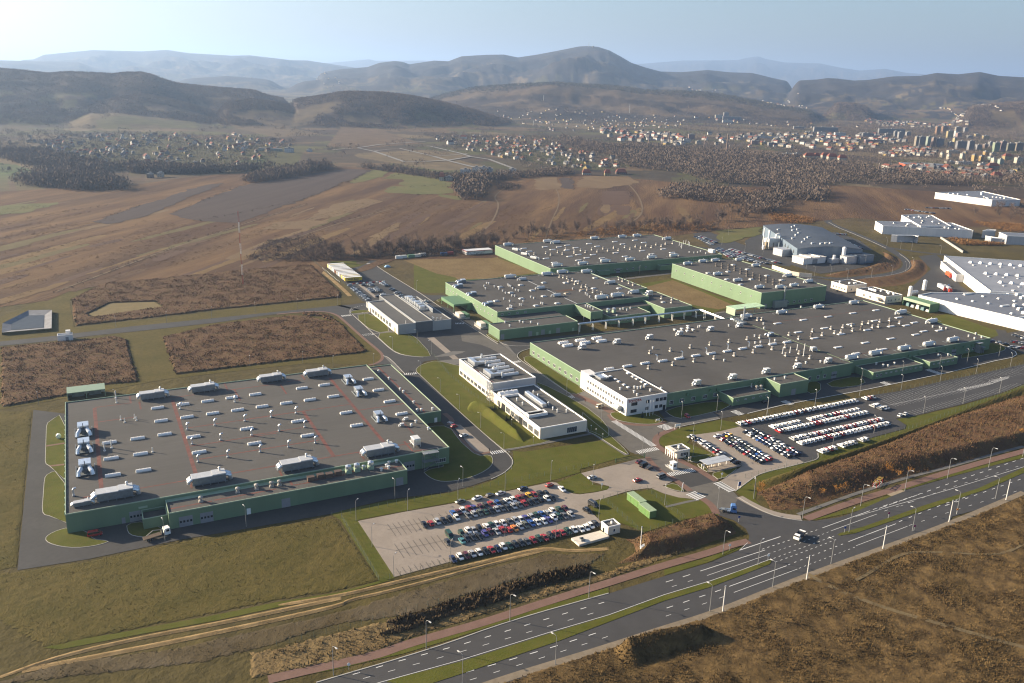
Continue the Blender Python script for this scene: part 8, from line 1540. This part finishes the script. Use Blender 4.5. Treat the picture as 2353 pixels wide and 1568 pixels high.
for x, y, w_, h, c, rf in sorted([(1320, 708, 140, 32, 'pink', None), (960, 625, 130, 38, 'grey', None), (1040, 625, 62, 36, 'grey', None), (1085, 660, 85, 34, 'white', None), (880, 640, 70, 20, 'white', None), (960, 645, 60, 22, 'white', None), (1000, 690, 90, 22, 'white', None), (960, 665, 60, 20, 'white', None), (620, 725, 70, 30, 'grey', None), (500, 710, 60, 30, 'pink', None), (540, 665, 280, 14, 'white', None), (310, 560, 80, 20, 'white', None), (250, 530, 60, 26, 'cream', None), (340, 540, 150, 24, 'grey', None), (300, 515, 40, 30, 'grey', None), (60, 675, 50, 40, 'pink', None), (30, 700, 60, 30, 'white', None), (110, 710, 40, 26, 'cream', None), (220, 775, 120, 18, 'white', None), (440, 780, 160, 16, 'white', None), (800, 605, 80, 20, 'grey', None), (1440, 640, 200, 40, 'grey', None), (1280, 660, 90, 30, 'grey', None)]): tower('b3', x, y, w_, h, c, 'in the left town', rf)
for x, y, w_, h, c, rf in sorted([(855, 912, 90, 34, 'white', None), (930, 905, 70, 44, 'white', None), (980, 912, 50, 52, 'white', None), (1020, 910, 55, 40, 'white', None), (1180, 920, 60, 46, 'white', None), (690, 960, 40, 34, 'cream', 'red'), (740, 960, 60, 28, 'cream', None), (1690, 920, 70, 18, 'cream', 'red'), (1835, 925, 50, 22, 'yellow', 'red'), (1930, 915, 90, 16, 'brown', 'red')]): tower('b2', x, y, w_, h, c, 'below the middle village', rf)
for x, y, w_, h, c, rf in ((1860, 755, 190, 20, 'mint', None), (1990, 765, 70, 34, 'white', None), (2130, 760, 40, 16, 'white', None), (1345, 880, 9, 46, 'white', None), (1100, 935, 40, 30, 'cream', None), (1030, 940, 40, 28, 'brown', None)): tower('b1', x, y, w_, h, c, 'in the left valley village', rf, 8)
t = thing('shop_hall', 'long bright orange red hall before the yellow blocks of the town', 'shop hall', T('d6', 850, 885), R_(-33)); d = math.hypot(t.location[0], t.location[1]); s_ = .23417/1.5736/2120*d; MB().box(-310*s_, 310*s_, 0, 40, 0, 45*s_).obj('wall', M('hall_orange', (.55, .10, .04), .5, scale=.02, var=.08), t); MB().box(-312*s_, 312*s_, -.3, 40.3, 45*s_, 49*s_).obj('roof', GRRW, t)
for k, x, y, h, lb in (('b3', 300, 770, 130, 'tallest chimney of the town beside the low works'), ('b3', 318, 775, 58, 'short brick chimney at the foot of the tallest one'), ('b3', 148, 722, 72, 'thin chimney left of the tallest one'), ('b2', 2118, 700, 72, 'left of three chimneys at the edge of the town'), ('b2', 2207, 718, 85, 'middle of three chimneys at the edge of the town'), ('b2', 2257, 700, 82, 'right of three chimneys at the edge of the town'), ('d6', 103, 975, 155, 'lone banded chimney before the near part of the town')):
    p = T(k, x, y); s_ = REG[k][2]/1.5736/2120*math.hypot(p[0], p[1]); t = thing('chimney', lb, 'chimney', p); H_ = h*s_; MB().tube([(0, 0, 0), (0, 0, H_)], [H_*.035 + .6, H_*.02 + .5], 10).obj('shaft', M('chimney_brick', (.26, .19, .16), .9, scale=.2, var=.15), t); MB().tube([(0, 0, H_), (0, 0, H_ + 1)], [H_*.02 + .8]*2, 10).obj('cap', CONC, t)
for k, x, y, h, lb in (('b2', 1985, 492, 58, 'slim lattice mast above the garden plots'), ('b2', 1393, 408, 38, 'power pylon on the meadow ridge'), ('b2', 1323, 578, 34, 'lattice pole before the wooded slope'), ('b2', 1705, 32, 34, 'transmitter tower on top of the highest hill')):
    p = T(k, x, y + (4 if y < 50 else 0)); s_ = REG[k][2]/1.5736/2120*math.hypot(p[0], p[1]); H_ = h*s_; t = thing('lattice_mast', lb, 'mast', p); r_ = max(.9, H_*.03); mb = MB()
    for i in range(3):
        a = i*2.09; mb.tube([(2.2*r_*math.cos(a), 2.2*r_*math.sin(a), -2), (.4*r_*math.cos(a), .4*r_*math.sin(a), H_)], r_*.35, 4)
    for i in range(7): z_ = H_*i/7; q = r_*(2.2 - 1.8*i/7); mb.ring(-q, q, -q, q, z_, z_ + r_*.3, r_*.3)
    mb.obj('frame', STEEL, t); MB().box(-r_, r_, -r_, r_, -2, 1).obj('base', CONC, t)
p = T('b2', 1735, 40); t = thing('hut', 'small lookout hut beside the transmitter on the highest hill', 'hut', p); MB().box(-8, 8, -6, 6, -3, 8).obj('wall', M('dark_stone', (.12, .10, .09)), t); MB().box(-8.5, 8.5, -6.5, 6.5, 8, 12, tp=5).obj('roof', M('roof_dark', HR['dark'], var=.2), t)
# housing plot roads beyond the field
for s, wd in (('b2 -60,748 110,735 230,760 430,830 600,828 740,820 890,795 830,775 620,725 590,722', 7), ('b2 110,735 260,712 580,690', 6), ('b2 230,755 400,738 640,795 870,775', 6), ('b2 640,795 760,830 920,870', 7), ('b2 890,795 1020,815 1100,845 1180,875', 7)):
    pts = TP(s); mb = MB(); z_ = lay(.5); ribbon(mb, [(q[0], q[1]) for q in pts], wd, 0)
    zz = terrain(np.array([v[0] for v in mb.v]), np.array([v[1] for v in mb.v])); mb.v = [(v[0], v[1], float(z_) + float(b) + .6) for v, b in zip(mb.v, zz)]; struct(mb.obj('road', M('pale_road', (.30, .29, .27), .9)))
